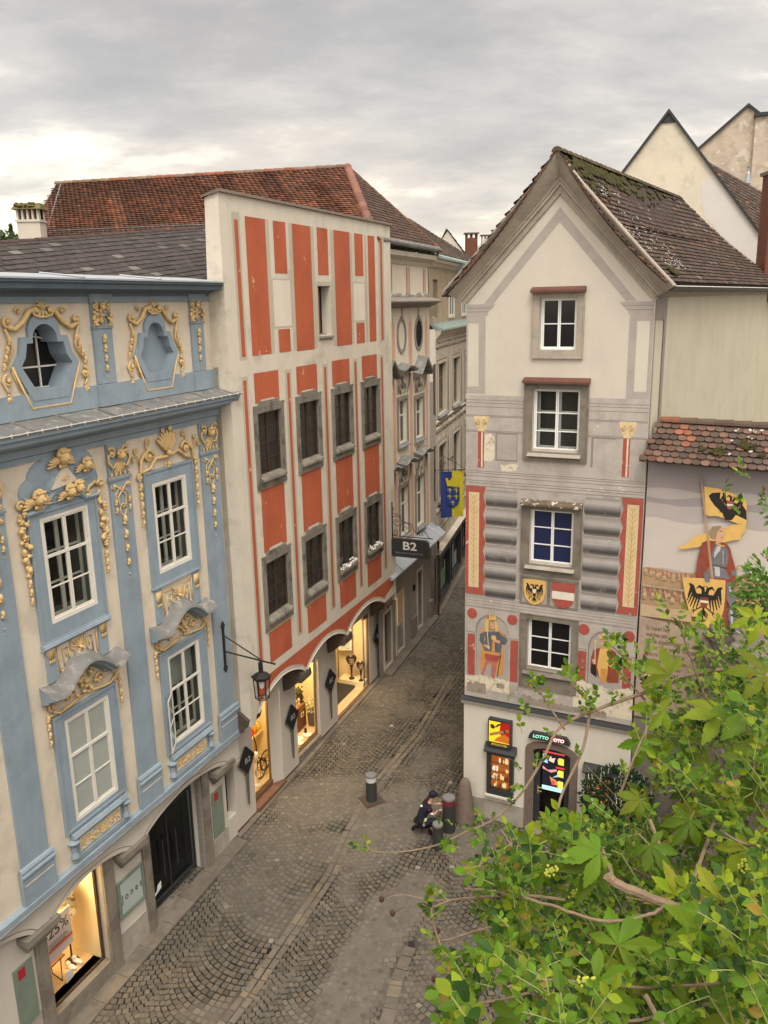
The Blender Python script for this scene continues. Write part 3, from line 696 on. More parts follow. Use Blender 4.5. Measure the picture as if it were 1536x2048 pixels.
    # windows, surrounds, hoods
    for wi, (a, b_, c0, c1) in enumerate(wins_u):
        up = wi < 2; A = wi % 2 == 0; c = (a+b_)/2
        lab = ['white window under the golden cherubs', 'white window under the golden shell', 'white window with pale blinds', 'white window with one leaf swung open'][wi]
        if wi < 2:
            w = casement(F, H, a, b_, c0, c1, .02, .06, rows=(.36, .68), depth=.36, label=lab, outer=.075)
        elif wi == 2:
            w = casement(F, H, a, b_, c0, c1, .02, .06, rows=(.36, .68), gl='pane_pale', inner=False, label=lab, outer=.07)
        else:
            w = casement(F, H, a, b_, c0, c1, .02, .06, rows=(.38, .69), gl='glass', inner=True, label=lab, outer=.06, curtain=(.06, 1.15, 1.30, 2.13, 'pane_pale'))
            q = MB(); hp = F.P(a+.03, c0+.05, .05); d2 = (F.n*math.cos(R(62))-F.d*math.sin(R(62))); h = 1.30; wl = .55
            def lb(x0, x1, z0, z1):
                t = F.n.cross(Vector((0, 0, 1))); 
                p = lambda x, z, k: hp+d2*x+Vector((0, 0, z))+F.d*k
                q.hexa([p(x0, z0, 0), p(x1, z0, 0), p(x1, z0, .035), p(x0, z0, .035), p(x0, z1, 0), p(x1, z1, 0), p(x1, z1, .035), p(x0, z1, .035)])
            lb(0, .05, 0, h); lb(wl-.05, wl, 0, h); lb(.05, wl-.05, 0, .05); lb(.05, wl-.05, h-.05, h); lb(.05, wl-.05, h*.5-.012, h*.5+.012)
            q.build('open_leaf', M['white_paint'], w)
            q = MB(); p = lambda x, z: hp+d2*x+Vector((0, 0, z))+F.d*.018
            q.poly([p(.05, .05), p(wl-.05, .05), p(wl-.05, h-.05), p(.05, h-.05)]); q.build('leaf_glass', M['glass'], w)
        s = MB(); top = {0: 10.46, 1: 10.60, 2: 6.46, 3: 6.46}[wi]; bot = {0: 7.92, 1: 7.98, 2: 3.93, 3: 3.93}[wi]
        uL, uR = (-6.09, -4.33) if A else (-2.88, -1.13)
        def fr(o1, i1, w0, w1):
            F.box(s, uL+o1, a-i1, bot+o1, top-o1, w0, w1); F.box(s, b_+i1, uR-o1, bot+o1, top-o1, w0, w1); F.box(s, a-i1, b_+i1, c1+i1, top-o1, w0, w1); F.box(s, a-i1, b_+i1, bot+o1, c0-i1, w0, w1)
        fr(0, .0, 0, .045); 
        F.frame(s, uL+.0, uR-.0, bot, top, .05, .045, .07)
        if wi == 0:
            for pa in ([(-6.13, 10.46), (-5.75, 10.46), (-5.55, 10.62), (-5.40, 10.74), (-5.185, 10.80), (-4.97, 10.74), (-4.82, 10.62), (-4.62, 10.46), (-4.27, 10.46)],):
                F.tube(s, [(*p, .06) for p in pa], .055, 6); F.tube(s, [(x*1., y+.09, .04) for x, y in pa[1:-1]], .045, 6)
                F.prism(s, pa[1:-1][::-1], .0, .04)
            F.profile(s, [(0, 7.96), (.10, 7.94), (.12, 7.88), (.06, 7.82), (0, 7.82)], uL-.02, uR+.02)
        if wi == 1: F.profile(s, [(0, 8.04), (.07, 8.02), (.08, 7.98), (0, 7.96)], uL-.02, uR+.02)
        s.build('window_surround', M['blue'], w)
        if up: # apron with gold lattice
            for q in (uL+.05, uR-.30): s = MB(); F.box(s, q, q+.25, 7.15, bot, 0, .03); s.build('apron_strip', M['blue'], w)
            g = MB()
            for x in (uL+.175, uR-.175):
                F.prism(g, [(x-.10, 7.88), (x-.09, 7.72), (x-.05, 7.62), (x+.05, 7.62), (x+.09, 7.72), (x+.10, 7.88)], .03, .055)
                for k in range(3): husk(F, g, x-.05+k*.05, 7.58, .07, .04)
            x0, x1 = uL+.36, uR-.36; y0, y1 = 7.26, 7.84; e = .014
            def pl(pts): F.tube(g, [(x0+(x1-x0)*p, y0+(y1-y0)*q, .02) for p, q in pts], e, 4)
            for sg in (0, 1):
                f_ = lambda x: 1-x if sg else x
                pl([(f_(.0), 0), (f_(0), 1)]); pl([(f_(.02), .96), (f_(.32), .96), (f_(.32), .62), (f_(.42), .5), (f_(.32), .35), (f_(.32), .1), (f_(.12), .1), (f_(.12), .75), (f_(.26), .75), (f_(.26), .3)])
                pl([(f_(.33), .96), (f_(.40), .8), (f_(.5), .65)]); pl([(f_(.2), .45), (f_(.2), .62)])
                spiral(F, g, x0+(x1-x0)*f_(.06), y0+.03, .05, 1, 90, 1 if sg else -1, .014, .02)
            spiral(F, g, c, y0+.22, .07, 1, 0, 1, .016, .02)
            shell(F, g, c, 7.60, .17, -70, 70, 7, .02); bouquet(F, g, c, 7.58, 7.40, .10, .02, 5, .6)
            g.build('stucco_ornament', M['gold'], w, smooth=True)
        else: # curved lead-covered hood with scrollwork below, relief panel under the sill
            hb = MB(); hc = c; n = 24; pr = []
            def hv(t): # height of the hood along its width, t in -1..1
                a = abs(t); return 7.0+(.40*math.cos(min(1, a/.62)*math.pi/2) if a < .62 else 0)+(.06*((a-.62)/.38)**2 if a > .62 else 0)
            ww = 1.09; rows_ = [(0., .14), (.20, .06), (.34, -.03), (.36, -.07), (.30, -.10), (.24, -.11), (.22, -.16), (.10, -.19), (0, -.24)]
            vs = []; 
            for i in range(n+1):
                t = -1+2*i/n
                for (w0, dv) in rows_: vs.append(F.P(hc-.02+t*(ww if w0 > .05 else ww*.97), hv(t)+dv-.02, w0))
            k = len(rows_)
            hb.add(vs, [(i*k+j, (i+1)*k+j, (i+1)*k+j+1, i*k+j+1) for i in range(n) for j in range(3)]); hb.m = 1
            hb.add(vs, [(i*k+j, (i+1)*k+j, (i+1)*k+j+1, i*k+j+1) for i in range(n) for j in range(3, k-1)]+[list(range(k)), list(range(n*k, n*k+k))[::-1]])
            hb.build('window_hood', [M['zinc_dark'], M['blue']], w)
            g = MB(); rr = random.Random(wi)
            for sg in (-1, 1):
                pts = [(c+sg*.05, 6.60), (c+sg*.28, 6.56), (c+sg*.5, 6.52), (c+sg*.72, 6.50), (c+sg*.86, 6.60)]
                F.tube(g, [(*p, .05) for p in pts], .03); spiral(F, g, c+sg*.86, 6.72, .11, 1.2, -90, sg, .028, .05)
                spiral(F, g, c+sg*.42, 6.74, .13, 1.3, 180 if sg > 0 else 0, -sg, .03, .05); spiral(F, g, c+sg*.62, 6.86, .08, 1.1, 0 if sg > 0 else 180, sg, .024, .05)
                spiral(F, g, c+sg*.20, 6.95, .09, 1.1, 0 if sg > 0 else 180, sg, .024, .05)
                chain(F, g, c+sg*.99, 6.52, 4, .17, .15, .03); F.tube(g, [(c+sg*.80, 6.50, .04), (c+sg*.97, 6.55, .04)], .022)
            bouquet(F, g, c, 7.08, 6.62, .22, .04, wi, 1.); head(F, g, c, 6.86, .12, .05, False)
            bouquet(F, g, c-.3, 6.75, 6.62, .3, .04, wi+5, .8); bouquet(F, g, c+.3, 6.75, 6.62, .3, .04, wi+9, .8)
            g.build('stucco_ornament', M['gold'], w, smooth=True)
            s = MB(); F.profile(s, [(.0, 3.90), (.10, 3.88), (.14, 3.80), (.06, 3.74), (.04, 3.70), (0, 3.70)], c-.80, c+.80)
            F.box(s, c-.67, c+.67, 3.34, 3.70, 0, .03)
            for sg in (-1, 1): 
                s.lathe(F.P(c+sg*.76, 3.30, .04), [(.05, 0), (.10, .06), (.06, .18), (.07, .30), (.13, .40), (.06, .46)], 10)
            F.box(s, c-.80, c+.80, 3.24, 3.34, 0, .08); s.build('sill_panel', M['blue'], w)
            s = MB(); F.box(s, c-.60, c+.60, 3.37, 3.67, .03, .04); s.build('relief_ground', M['blue_cream'], w)
            g = MB()
            for i in range(60): F.ell(g, c+rr.uniform(-.56, .56), rr.uniform(3.41, 3.64), .045, rr.uniform(.02, .06), rr.uniform(.015, .03), .02, rr.uniform(0, 3), 5, 4)
            for i in range(6): spiral(F, g, c-.5+i*.2, 3.52, .07, 1., i*60, (-1)**i, .014, .045, 9)
            g.build('stucco_ornament', M['gold'], w, smooth=True)
    # cloud glory with the eye triangle and cherubs over window A
    cl = MB(); rr = random.Random(4)
    for (x, y, r1, r2, w_) in ((-5.15, 11.12, .62, .36, .10), (-4.62, 11.06, .40, .34, .08), (-5.55, 11.02, .42, .34, .09), (-5.88, 10.82, .30, .26, .07), (-4.45, 10.82, .28, .26, .06), (-5.2, 10.86, .55, .26, .12), (-5.95, 10.60, .26, .18, .06), (-5.35, 10.66, .40, .18, .08), (-4.95, 11.3, .36, .2, .06), (-4.60, 10.68, .25, .14, .06)):
        F.ell(cl, x, y, 0, r1, r2, w_, 0, 16, 8)
        F.tube(cl, [(x+r1*.72*math.cos(R(a)), y+r2*.72*math.sin(R(a)), w_*.62) for a in range(190, 350, 20)], .025, 5)
    cl.build('stucco_clouds', M['blue'], H, smooth=True)
    g = MB(); F.prism(g, [(-5.50, 10.80), (-4.86, 10.86), (-5.15, 11.22)], .08, .15); tr = g.build('eye_triangle', M['blue_cream'], H)
    g = MB(); F.tube(g, [(-5.27, 10.95, .155), (-5.17, 11.00, .155), (-5.07, 10.97, .155), (-5.17, 10.91, .155), (-5.27, 10.95, .155)], .012); F.ell(g, -5.17, 10.955, .155, .03, .03, .02); g.build('eye', M['gold'], tr)
    for i, (x, y, s_, w_) in enumerate(((-5.20, 11.36, .27, .10), (-4.60, 11.13, .21, .10), (-5.86, 10.72, .26, .08), (-5.10, 10.70, .22, .10), (-4.90, 10.74, .22, .13))):
        g = MB(); head(F, g, x, y, s_, w_, i != 4); g.build('cherub', M['gold'], H, smooth=True)
    for sg in (-1, 1):
        g = MB(); u = CA+sg*1.0; F.tube(g, [(CA+sg*.62, 10.56, .06), (CA+sg*.70, 10.66, .06), (CA+sg*.86, 10.72, .06), (CA+sg*.92, 10.62, .06)], .035); spiral(F, g, CA+sg*.62, 10.50, .09, 1.1, 90, -sg, .03, .06)
        spiral(F, g, u+sg*.02, 10.64, .10, 1.1, 180 if sg > 0 else 0, -sg, .03, .05); bouquet(F, g, u, 10.50, 9.30, .12, .04, 20+sg, 1.15); chain(F, g, u, 9.22, 3, .17, .15, .03)
        g.build('stucco_garland', M['gold'], H, smooth=True)
    # shell cartouche over window B
    g = MB(); shell(F, g, CB, 10.90, .48, -46, 46, 9, .05); F.tube(g, [(CB-.9, 10.62, .05), (CB-.62, 10.66, .05), (CB-.42, 10.84, .05), (CB, 10.82, .06), (CB+.36, 10.90, .05), (CB+.62, 10.72, .05), (CB+.8, 10.66, .05)], .04, 6)
    for sg in (-1, 1):
        spiral(F, g, CB+sg*.64, 10.92, .15, 1.3, 180 if sg > 0 else 0, -sg, .04, .05); F.tube(g, [(CB+sg*.74, 11.02, .05), (CB+sg*.90, 10.86, .05), (CB+sg*.93, 10.64, .05), (CB+sg*.96, 10.52, .05)], .045, 6, .025)
        spiral(F, g, CB+sg*.98, 10.52, .08, 1.1, 90, -sg, .026, .05); spiral(F, g, CB+sg*.62, 11.22, .07, 1.1, 0 if sg > 0 else 180, sg, .02, .04)
        F.tube(g, [(CB+sg*.60, 11.0, .05), (CB+sg*.70, 11.12, .05), (CB+sg*.68, 11.24, .05)], .02); spiral(F, g, CB+sg*1.02, 11.10, .06, 1.1, 0 if sg > 0 else 180, sg, .02, .04)
        F.tube(g, [(CB+sg*.94, 10.8, .05), (CB+sg*1.0, 10.98, .05), (CB+sg*1.08, 11.1, .05)], .018); bouquet(F, g, CB+sg*1.14, 11.0, 10.86, .06, .03, 8, .6)
        chain(F, g, CB+sg*.98, 10.34, 5, .20, .17, .04, .95)
    spiral(F, g, CB-.15, 11.40, .06, 1, 0, 1, .02, .08); head(F, g, CB+.05, 11.42, .10, .09, False); husk(F, g, CB, 10.66, .16, .05); husk(F, g, CB-.1, 10.66, .1, .05); husk(F, g, CB+.1, 10.66, .1, .05)
    g.build('shell_cartouche', M['gold'], H, smooth=True)
    # string course and arch band below
    b = MB(); F.profile(b, [(0, 3.22), (.12, 3.20), (.12, 3.10), (0, 3.10)], -9.6, .02)
    o = b.build('string_course', M['blue'], H); b = MB(); F.profile(b, [(0, 3.098), (.15, 3.085), (.15, 3.05), (0, 3.04)], -9.6, .10); b.build('drip_edge', M['zinc'], o)
    def archv(u):
        for (t0, t1, pk) in ((-9.9, -6.93, 2.9), (-6.93, -4.10, 2.72), (-4.10, -.30, 2.78)):
            if t0 <= u <= t1:
                t = (u-t0)/(t1-t0); s_ = math.sin(math.pi*t)**.62; base_ = 2.22+( -.02)*t
                return base_+(pk-base_)*s_
        return 2.22
    b = MB(); n = 120; U = [-9.6+9.6*i/n for i in range(n+1)]; V = [archv(u) for u in U]
    vs = [F.P(u, v, .0) for u, v in zip(U, V)]+[F.P(u, 3.04, .0) for u in U]+[F.P(u, v, -.34) for u, v in zip(U, V)]
    b.add(vs, [(i, i+1, n+2+i, n+1+i) for i in range(n)]+[(2*n+2+i, 2*n+3+i, i+1, i) for i in range(n)])
    b.add([F.P(0, 2.2, 0), F.P(0, 3.1, 0), F.P(0, 3.1, -.4), F.P(0, 2.2, -.4)], [(0, 1, 2, 3)])
    b.build('arch_band', M['pier_white'], H)
    b = MB(); F.tube(b, [(u, v+.10+.02*math.sin(u*5), .0) for u, v in zip(U, V)], .010, 4); b.build('arch_line', M['stone_grey'], H)
    # ground floor
    G = BLL; b = MB(); G.wall(b, -9.6, .0, -1.1, 3.1, [(-6.74, -5.10, .12, 2.9), (-3.58, -1.48, -.7, 2.9), (-.44, -.02, .62, 2.3, .5)], .45)
    b.build('ground_floor_wall', M['pier_white'], H)
    for q in ((-4.76, -3.83, .46), (-1.22, -.46, .50), (-9.6, -7.04, .6)): b = MB(); G.box(b, q[0], q[1], -1.1, q[2], 0, .02); b.build('plinth', M['dado_grey'], H)
    for (a, c_, nm) in ((-7.02, -6.74, 0), (-5.10, -4.77, 0), (-3.83, -3.58, 0), (-1.48, -1.22, 0)):
        b = MB(); G.box(b, a, c_, -1.1, 2.85, -.2, .07); G.box(b, a+.07, c_-.07, -1.1, 2.85, .07, .085); b.build('stone_pier', M['stone_grey'], H)
    for c_ in (-6.95, -4.28, -.75):
        b = MB(); 
        for (w_, q) in ((.30, .0), (.24, -.12), (.15, -.24), (.07, -.33)): G.box(b, c_-.42+abs(q)*.5, c_+.42-abs(q)*.5, 2.36+q*.9, 2.5+q*.9, 0, w_)
        b.build('corbel', M['stone_grey'], H)
    # shop window one
    b = MB(); G.frame(b, -6.74, -5.10, .12, 2.85, .05, -.20, -.14); o = b.build('shop_window', M['window_wood'], H)
    b = MB(); G.flat(b, [(-6.69, .17), (-5.15, .17), (-5.15, 2.85), (-6.69, 2.85)], -.17); b.build('pane', M['shop_glass'], o)
    b = MB(); G.box(b, -6.95, -4.95, .06, .12, -1.75, -.15); b.build('display_floor', M['shop_floor'], o)
    b = MB(); G.box(b, -5.13, -5.09, .12, 3., -1.75, -.21); G.box(b, -6.95, -6.90, .12, 3., -1.75, -.21); G.box(b, -6.9, -5.13, 2.95, 3., -1.75, -.21)
    b.build('display_wall', M['shop_wall'], o); b = MB(); G.box(b, -6.9, -5.13, .12, 3., -1.75, -1.72); b.build('display_back', mat('shop_back', (.30, .21, .11), .9, .3, 3, 0), o)
    b = MB(); G.box(b, -6.5, -5.4, 2.90, 2.93, -1.0, -.7); b.build('ceiling_lamp', emis('lamp_warm', (1, .72, .36), 85), o)
    b = MB(); G.box(b, -6.745, -5.095, -1.1, .128, -.2, .035); b.build('stone_sill', M['stone_grey'], o)
    # glazed entrance
    b = MB(); G.frame(b, -3.56, -1.50, -.155, 2.80, .04, -.34, -.30); G.box(b, -2.55, -2.52, .02, 2.2, -.34, -.30); G.box(b, -3.52, -1.54, 2.2, 2.23, -.34, -.30); G.box(b, -3.52, -1.54, .0, .07, -.34, -.29)
    for x in (-2.80, -2.30, -2.62): G.tube(b, [(x, .55, -.24), (x, 1.55, -.24)], .015, 6)
    o = b.build('glass_entrance', M['anthracite'], H)
    b = MB(); G.flat(b, [(-3.52, .06), (-1.54, .06), (-1.54, 2.8), (-3.52, 2.8)], -.32); b.build('pane', M['glass_dark'], o)
    b = MB(); G.box(b, -3.60, -1.46, -.3, 3., -2.2, -2.15); G.box(b, -3.62, -3.58, -.3, 3., -2.15, -.45); G.box(b, -1.48, -1.44, -.3, 3., -2.15, -.45); G.box(b, -3.58, -1.48, -.1, -.05, -2.15, -.4); b.build('entrance_room', mat('room_green', (.06, .07, .06), .8, .3, 2, 0), o)
    b = MB(); G.box(b, -3.58, -1.48, -1.1, -.16, -.36, .05); b.build('threshold', M['stone_grey'], o)
    b = MB(); G.prism(b, [(-3.30, .16), (-2.92, .30), (-2.92, .48), (-3.05, .44), (-3.10, .30), (-3.30, .24)], -.30, -.296); b.build('sticker', M['white_new'], o)
    b = MB(); G.frame(b, -.44, -.02, .62, 2.3, .03, -.3, -.26); G.box(b, -.41, -.05, .65, 2.27, -.32, -.31); b.build('side_window', M['iron'], H)
    for (a, c_, d, e) in ((-1.10, -.62, .52, 1.83), (-7.56, -7.10, .55, 1.90)):
        b = MB(); G.box(b, a, c_, d, e, .0, .03); o = b.build('display_panel', mat('panel_green', (.17, .21, .17), .35, .15, 3, 0) if 'panel_green' not in M else M['panel_green'], H)
        b = MB(); G.box(b, a+.10, a+.27, e-.28, e-.06, .03, .034); b.build('red_sticker', mat('sticker_red', (.35, .02, .03), .5, 0, bump=0) if 'sticker_red' not in M else M['sticker_red'], o)
    return H
blue_house()
# ------------------------------------------------------------------ lettering
_fc = [0]
def text(F, s, u, v, size, w, m, name, par, align='CENTER', ex=.003, sx=1., rot=0., bold=0., shear=0., sp=1.):
    c = bpy.data.curves.new('t', 'FONT'); c.body = s; c.size = size; c.align_x = align; c.align_y = 'CENTER'; c.extrude = ex; c.offset = bold; c.shear = shear; c.space_character = sp; c.resolution_u = 3
    o = bpy.data.objects.new('t', c); COL.objects.link(o); bpy.context.view_layer.update()
    me = bpy.data.meshes.new_from_object(o); mb = MB(); cr, sr = math.cos(rot), math.sin(rot)
    vs = [F.P(u+(q.co.x*sx*cr-q.co.y*sr), v+(q.co.x*sx*sr+q.co.y*cr), w+q.co.z) for q in me.vertices]
    mb.add(vs, [tuple(p.vertices) for p in me.polygons]); bpy.data.objects.remove(o); bpy.data.curves.remove(c); bpy.data.meshes.remove(me)
    return mb.build(name, m, par)
# ------------------------------------------------------------------ red house
def red_house():
    F = RED; H = thing('striped_house', F.P(5, -.3, -3), 'tall cream house front painted with orange red stripes, slanted parapet and arched shops', 'house')
    lo = [1.10, 3.30, 5.50, 7.66]; wn = []
    for u in lo: wn += [(u, u+1.20, 9.74, 11.37), (u, u+1.20, 5.90, 7.44)]
    hol = [(a, b, c, d, .11) for a, b, c, d in wn]+[(4.76, 5.55, 13.14, 14.5, .30)]
    def under(u): # underside of the vaulted front
        return 0
    mb = MB(); F.wall(mb, 0, 10.22, 4.40, 16.5, hol)
    # strip with the three arches (and the ends of the piers)
    def av(u):
        for (a, b, sp_, pk) in ((.42, 3.05, 3.52, 4.0), (3.14, 5.92, 3.52, 4.0), (6.0, 9.05, 3.6, 4.02)):
            if a <= u <= b:
                t = (u-a)/(b-a); return sp_+(pk-sp_)*math.sin(math.pi*t)**.72
        return 3.52 if u > .2 and u < 9.1 else (3.52-(.42-u)*1.15 if u < .42 else 3.6)
    n = 110; U = [10.22*i/n for i in range(n+1)]+[.42, 3.05, 3.14, 5.92, 6.0, 9.05]; U = sorted(U); V = [av(u) for u in U]; n = len(U)-1
    V = [3.30 if u < .12 else v for u, v in zip(U, V)]
    mb.add([F.P(u, v, 0) for u, v in zip(U, V)]+[F.P(u, 4.40, 0) for u in U], [(i, i+1, n+2+i, n+1+i) for i in range(n)])
    k = MB(); k.add([F.P(u, v, 0) for u, v in zip(U, V)]+[F.P(u, v+.0, -.62) for u, v in zip(U, V)], [(n+1+i, n+2+i, i+1, i) for i in range(n)])
    # side, back and top
    mb.add([F.P(0, 3.30, 0), F.P(0, 16.5, 0), F.P(0, 16.38, -.36), F.P(0, 3.3, -.9)], [(0, 1, 2, 3)])
    mb.add([F.P(0, 12.6, -.30), F.P(0, 3, -.3), F.P(0, 3, -8), F.P(0, 12.6, -8)], [(0, 1, 2, 3)])
    mb.add([F.P(10.22, 3.3, 0), F.P(10.22, 16.5, 0), F.P(10.22, 16.38, -.36), F.P(10.22, 3.3, -.5)], [(3, 2, 1, 0)])
    mb.add([F.P(0, 12, -.36), F.P(10.22, 12, -.36), F.P(10.22, 16.38, -.36), F.P(0, 16.38, -.36)], [(3, 2, 1, 0)])
    mb.build('wall', M['red_cream'], H); k.build('arch_soffit', M['pier_white'], H)
    b = MB(); F.profile(b, [(.07, 16.49), (.05, 16.56), (-.42, 16.43), (-.42, 16.38)], -.06, 10.28); b.build('parapet_cap', M['brown_stone'], H)
    # painted fields
    cnt = [0]
    def field(poly_or, m, name='painted_field', w=None):
        cnt[0] += 1
        for q in poly_or:
            b = MB()
            if len(q) == 4 and not isinstance(q[0], tuple): q = [(q[0], q[2]), (q[1], q[2]), (q[1], q[3]), (q[0], q[3])]
            F.flat(b, q, w); b.build(name, m, H)
    S_, B_ = M['salmon'], M['red_band']
    # top storey
    T0, T1 = 12.80, 16.06
    field([(.50, .84, 12.72, 16.12), (2.01, 2.19, 12.80, 16.06), (3.20, 3.39, 12.8, 16.06), (4.43, 4.62, 12.8, 16.06), (5.66, 5.88, 12.8, 16.06), (6.96, 7.13, 12.8, 16.06), (8.06, 8.22, 12.80, 16.06), (9.16, 9.62, 12.72, 16.12)], B_, w=.002)
    field([(2.20, 3.19, 13.42, 14.66), (7.12, 8.05, 13.44, 14.64), (4.64, 4.75, 12.98, 14.62), (5.56, 5.66, 12.98, 14.62), (4.75, 5.56, 14.51, 14.62), (4.75, 5.56, 12.98, 13.03)], B_, w=.003)
    field([(2.24, 3.15, 13.46, 14.62), (7.16, 8.01, 13.48, 14.60)], M['peach_cream'], w=.005)
    for q in ((.60, .76, T0, 15.95), (1.08, 2.01, T0, 16.06), (2.40, 3.04, 14.79, 16.06), (2.42, 3.04, T0, 13.39), (3.39, 4.43, T0-.02, 16.06), (4.82, 5.48, 14.80, 16.07), (5.88, 6.96, T0-.02, 16.07), (7.32, 7.94, 14.83, 16.07), (7.31, 7.93, T0-.02, 13.41), (8.33, 8.87, T0-.01, 16.07), (9.32, 9.49, T0, 16.05)):
        field([q], S_, 'salmon_field', .006)
    # window storeys: fields, thin strips and grey borders
    tb = [(.50, 0.80), (2.66, 3.0), (4.85, 5.2), (7.0, 7.30), (9.12, 9.45)]
    for a, b_ in tb: field([(a, b_, 4.78, 12.33)], B_, w=.002)
    for a, b_ in tb:
        c = (a+b_)/2; field([(c-.07, c+.07, 4.86, 12.24)], S_, 'salmon_strip', .006)
    for i, u in enumerate(lo):
        ux = u-.02; uw = 1.24
        e = .16
        field([[(ux, 11.62), (ux+.28, 11.62), (ux+.28, 11.70), (ux+.95, 11.70), (ux+.95, 11.62), (ux+uw-.02, 11.62), (ux+uw-.02, 12.37), (ux, 12.37)]], S_, 'salmon_field', .006)
        field([[(ux+.03, 7.72), (ux+.3, 7.72), (ux+.3, 7.80), (ux+.98, 7.80), (ux+.98, 7.72), (ux+uw, 7.72), (ux+uw, 9.41), (ux+.03, 9.41)]], S_, 'salmon_field', .006)
        field([(ux+.03, ux+uw, 4.62, 5.50)], S_, 'salmon_field', .006)
    # spandrels over the arches
    def sp(a, b_, up=4.36):
        us = [a+(b_-a)*i/24 for i in range(25)]; return [(u, min(up-.005, av(u)+.16)) for u in us]+[(b_, up), (a, up)]
    for a, b_ in ((.42, 9.95),):
        us = [a+(b_-a)*i/120 for i in range(121)]; lo_ = [(u, min(4.355, (av(u) if u < 9.06 else 3.6+(u-9.06)*.3)+.15)) for u in us]
        for (u0, v0), (u1, v1) in zip(lo_, lo_[1:]):
            pass
        b = MB()
        for (u0, v0), (u1, v1) in zip(lo_, lo_[1:]): F.flat(b, [(u0, v0), (u1, v1), (u1, 4.36), (u0, 4.36)], .006)
        b.build('salmon_spandrel', S_, H)
    b = MB(); q = [(u, av(u)+.075, .0) for u in U if .35 < u < 9.2]; F.tube(b, [(u, v+.07, 0) for u, v, _ in q], .012, 4); F.tube(b, [(u, v-.065, .0) for u, v, _ in q], .02, 4); b.build('arch_moulding', M['pier_white'], H)
    # windows with weathered stone frames
    def rwin(a, c0, wdt, h, i, row):
        b_ = a+wdt; s = MB(); o = .15
        F.box(s, a-o, a, c0-.33, c0+h+.13, 0, .05); F.box(s, b_, b_+o*2.6*.9, c0-.33, c0+h+.13, 0, .05) if False else F.box(s, b_, b_+.13, c0-.33, c0+h+.13, 0, .05)
        F.box(s, a-o, b_+.17, c0+h+.131, c0+h+.20, 0, .055); F.box(s, a+.10, b_-.10, c0+h+.201, c0+h+.29, 0, .055); F.box(s, a, b_, c0+h, c0+h+.13, 0, .05); F.box(s, a, b_, c0-.33, c0-.02, 0, .045)
        mb2 = MB(); F.frame(mb2, a+.0, b_, c0, c0+h, .05, -.105, -.05); F.box(mb2, (a+b_)/2-.03, (a+b_)/2+.03, c0, c0+h, -.10, -.055)
        for r in (.25, .5, .75): F.box(mb2, a+.05, b_-.05, c0+h*r-.012, c0+h*r+.012, -.098, -.07)
        w = mb2.build('window', M['window_wood'], H); s.build('stone_surround', M['stone_frame'], w)
        k = MB(); F.flat(k, [(a+.03, c0+.03), (b_-.03, c0+.03), (b_-.03, c0+h-.03), (a+.03, c0+h-.03)], -.085); k.build('pane', M['pane_lead'], w)
        k = MB(); F.profile(k, [(-.05, c0+.04), (.12, c0-.06), (.13, c0-.12), (.05, c0-.14), (-.0, c0-.14)], a-.02, b_+.03); k.build('sill', M['stone_frame'], w)
        k = MB()
        for (x0, x1, y0, y1) in ((a-.003, a+.004, c0, c0+h), (b_-.004, b_+.003, c0, c0+h)): F.box(k, x0, x1, y0, y1, -.05, -.002)
        F.box(k, a, b_, c0+h-.004, c0+h+.003, -.05, -.002); k.build('reveal', M['stone_grey'], w)
        return w
    for i, u in enumerate(lo):
        rwin(u, 9.74, 1.20, 1.63, i, 0); rwin(u, 5.90, 1.20, 1.54, i, 1)
    # tall attic window
    mb2 = MB(); F.box(mb2, 4.76, 5.55, 13.14, 14.5, -.31, -.30); w = mb2.build('attic_window', M['dark_room'], H)
    mb2 = MB(); F.box(mb2, 5.10, 5.20, 13.14, 14.5, -.29, -.18); mb2.build('wooden_leaf', mat('leaf_brown', (.17, .05, .02), .6, .2, 5, .1), w)
    mb2 = MB(); F.profile(mb2, [(-.4, 13.2), (.06, 13.10), (.07, 13.05), (0, 13.03)], 4.74, 5.58); mb2.build('sill', M['stone_frame'], w)
    # ground floor: piers, shop fronts
    G = REDL; P0 = -.9
    piers = [(-.02, .97), (2.56, 3.53), (5.05, 6.35), (9.10, 10.02)]
    opens_ = [(.97, 2.56), (3.53, 5.05), (6.35, 9.10)]
    b = MB(); G.wall(b, -.02, 10.02, P0, 4.25, [(.97, 2.56, -.02, 3.15, .20), (3.53, 5.05, .34, 3.05, .22), (6.35, 9.14, .02, 3.12, .3)], .5)
    b.add([G.P(-.02, P0, 0), G.P(-.02, 4, 0), G.P(-.02, 4, -.6), G.P(-.02, P0, -.6)], [(0, 1, 2, 3)]); b.add([G.P(10.02, P0, 0), G.P(10.02, 4, 0), G.P(10.02, 4, -.6), G.P(10.02, P0, -.6)], [(3, 2, 1, 0)])
    b.build('ground_floor_wall', M['pier_white'], H)
    b = MB()
    for a, c in piers: G.box(b, a+.0, c, P0, .0+gz(G.P(a, 0).y)+.10, 0, .012)
    b.build('base_strip', M['brown_metal'], H)
    for (c, s_) in ((.30, .0), (3.06, 0), (5.98, 0), (9.5, 0)):
        b = MB()
        if c < 1: F.profile(b, [(-.62, 3.9), (-.04, 3.50), (-.10, 3.30), (-.62, 2.9)], -.1, .60)
        else: F.profile(b, [(-.60, 4.0), (.04, 3.98-.42), (.06, 3.40), (.0, 3.30), (-.14, 3.28), (-.40, 3.05), (-.60, 2.95)], c-.30, c+.24)
        b.build('corbel', M['corbel_brown'], H)
    # shop 1: recessed door and window
    W1 = mat('brass_frame', (.20, .13, .06), .4, .15, 5, 0, metal=.4)
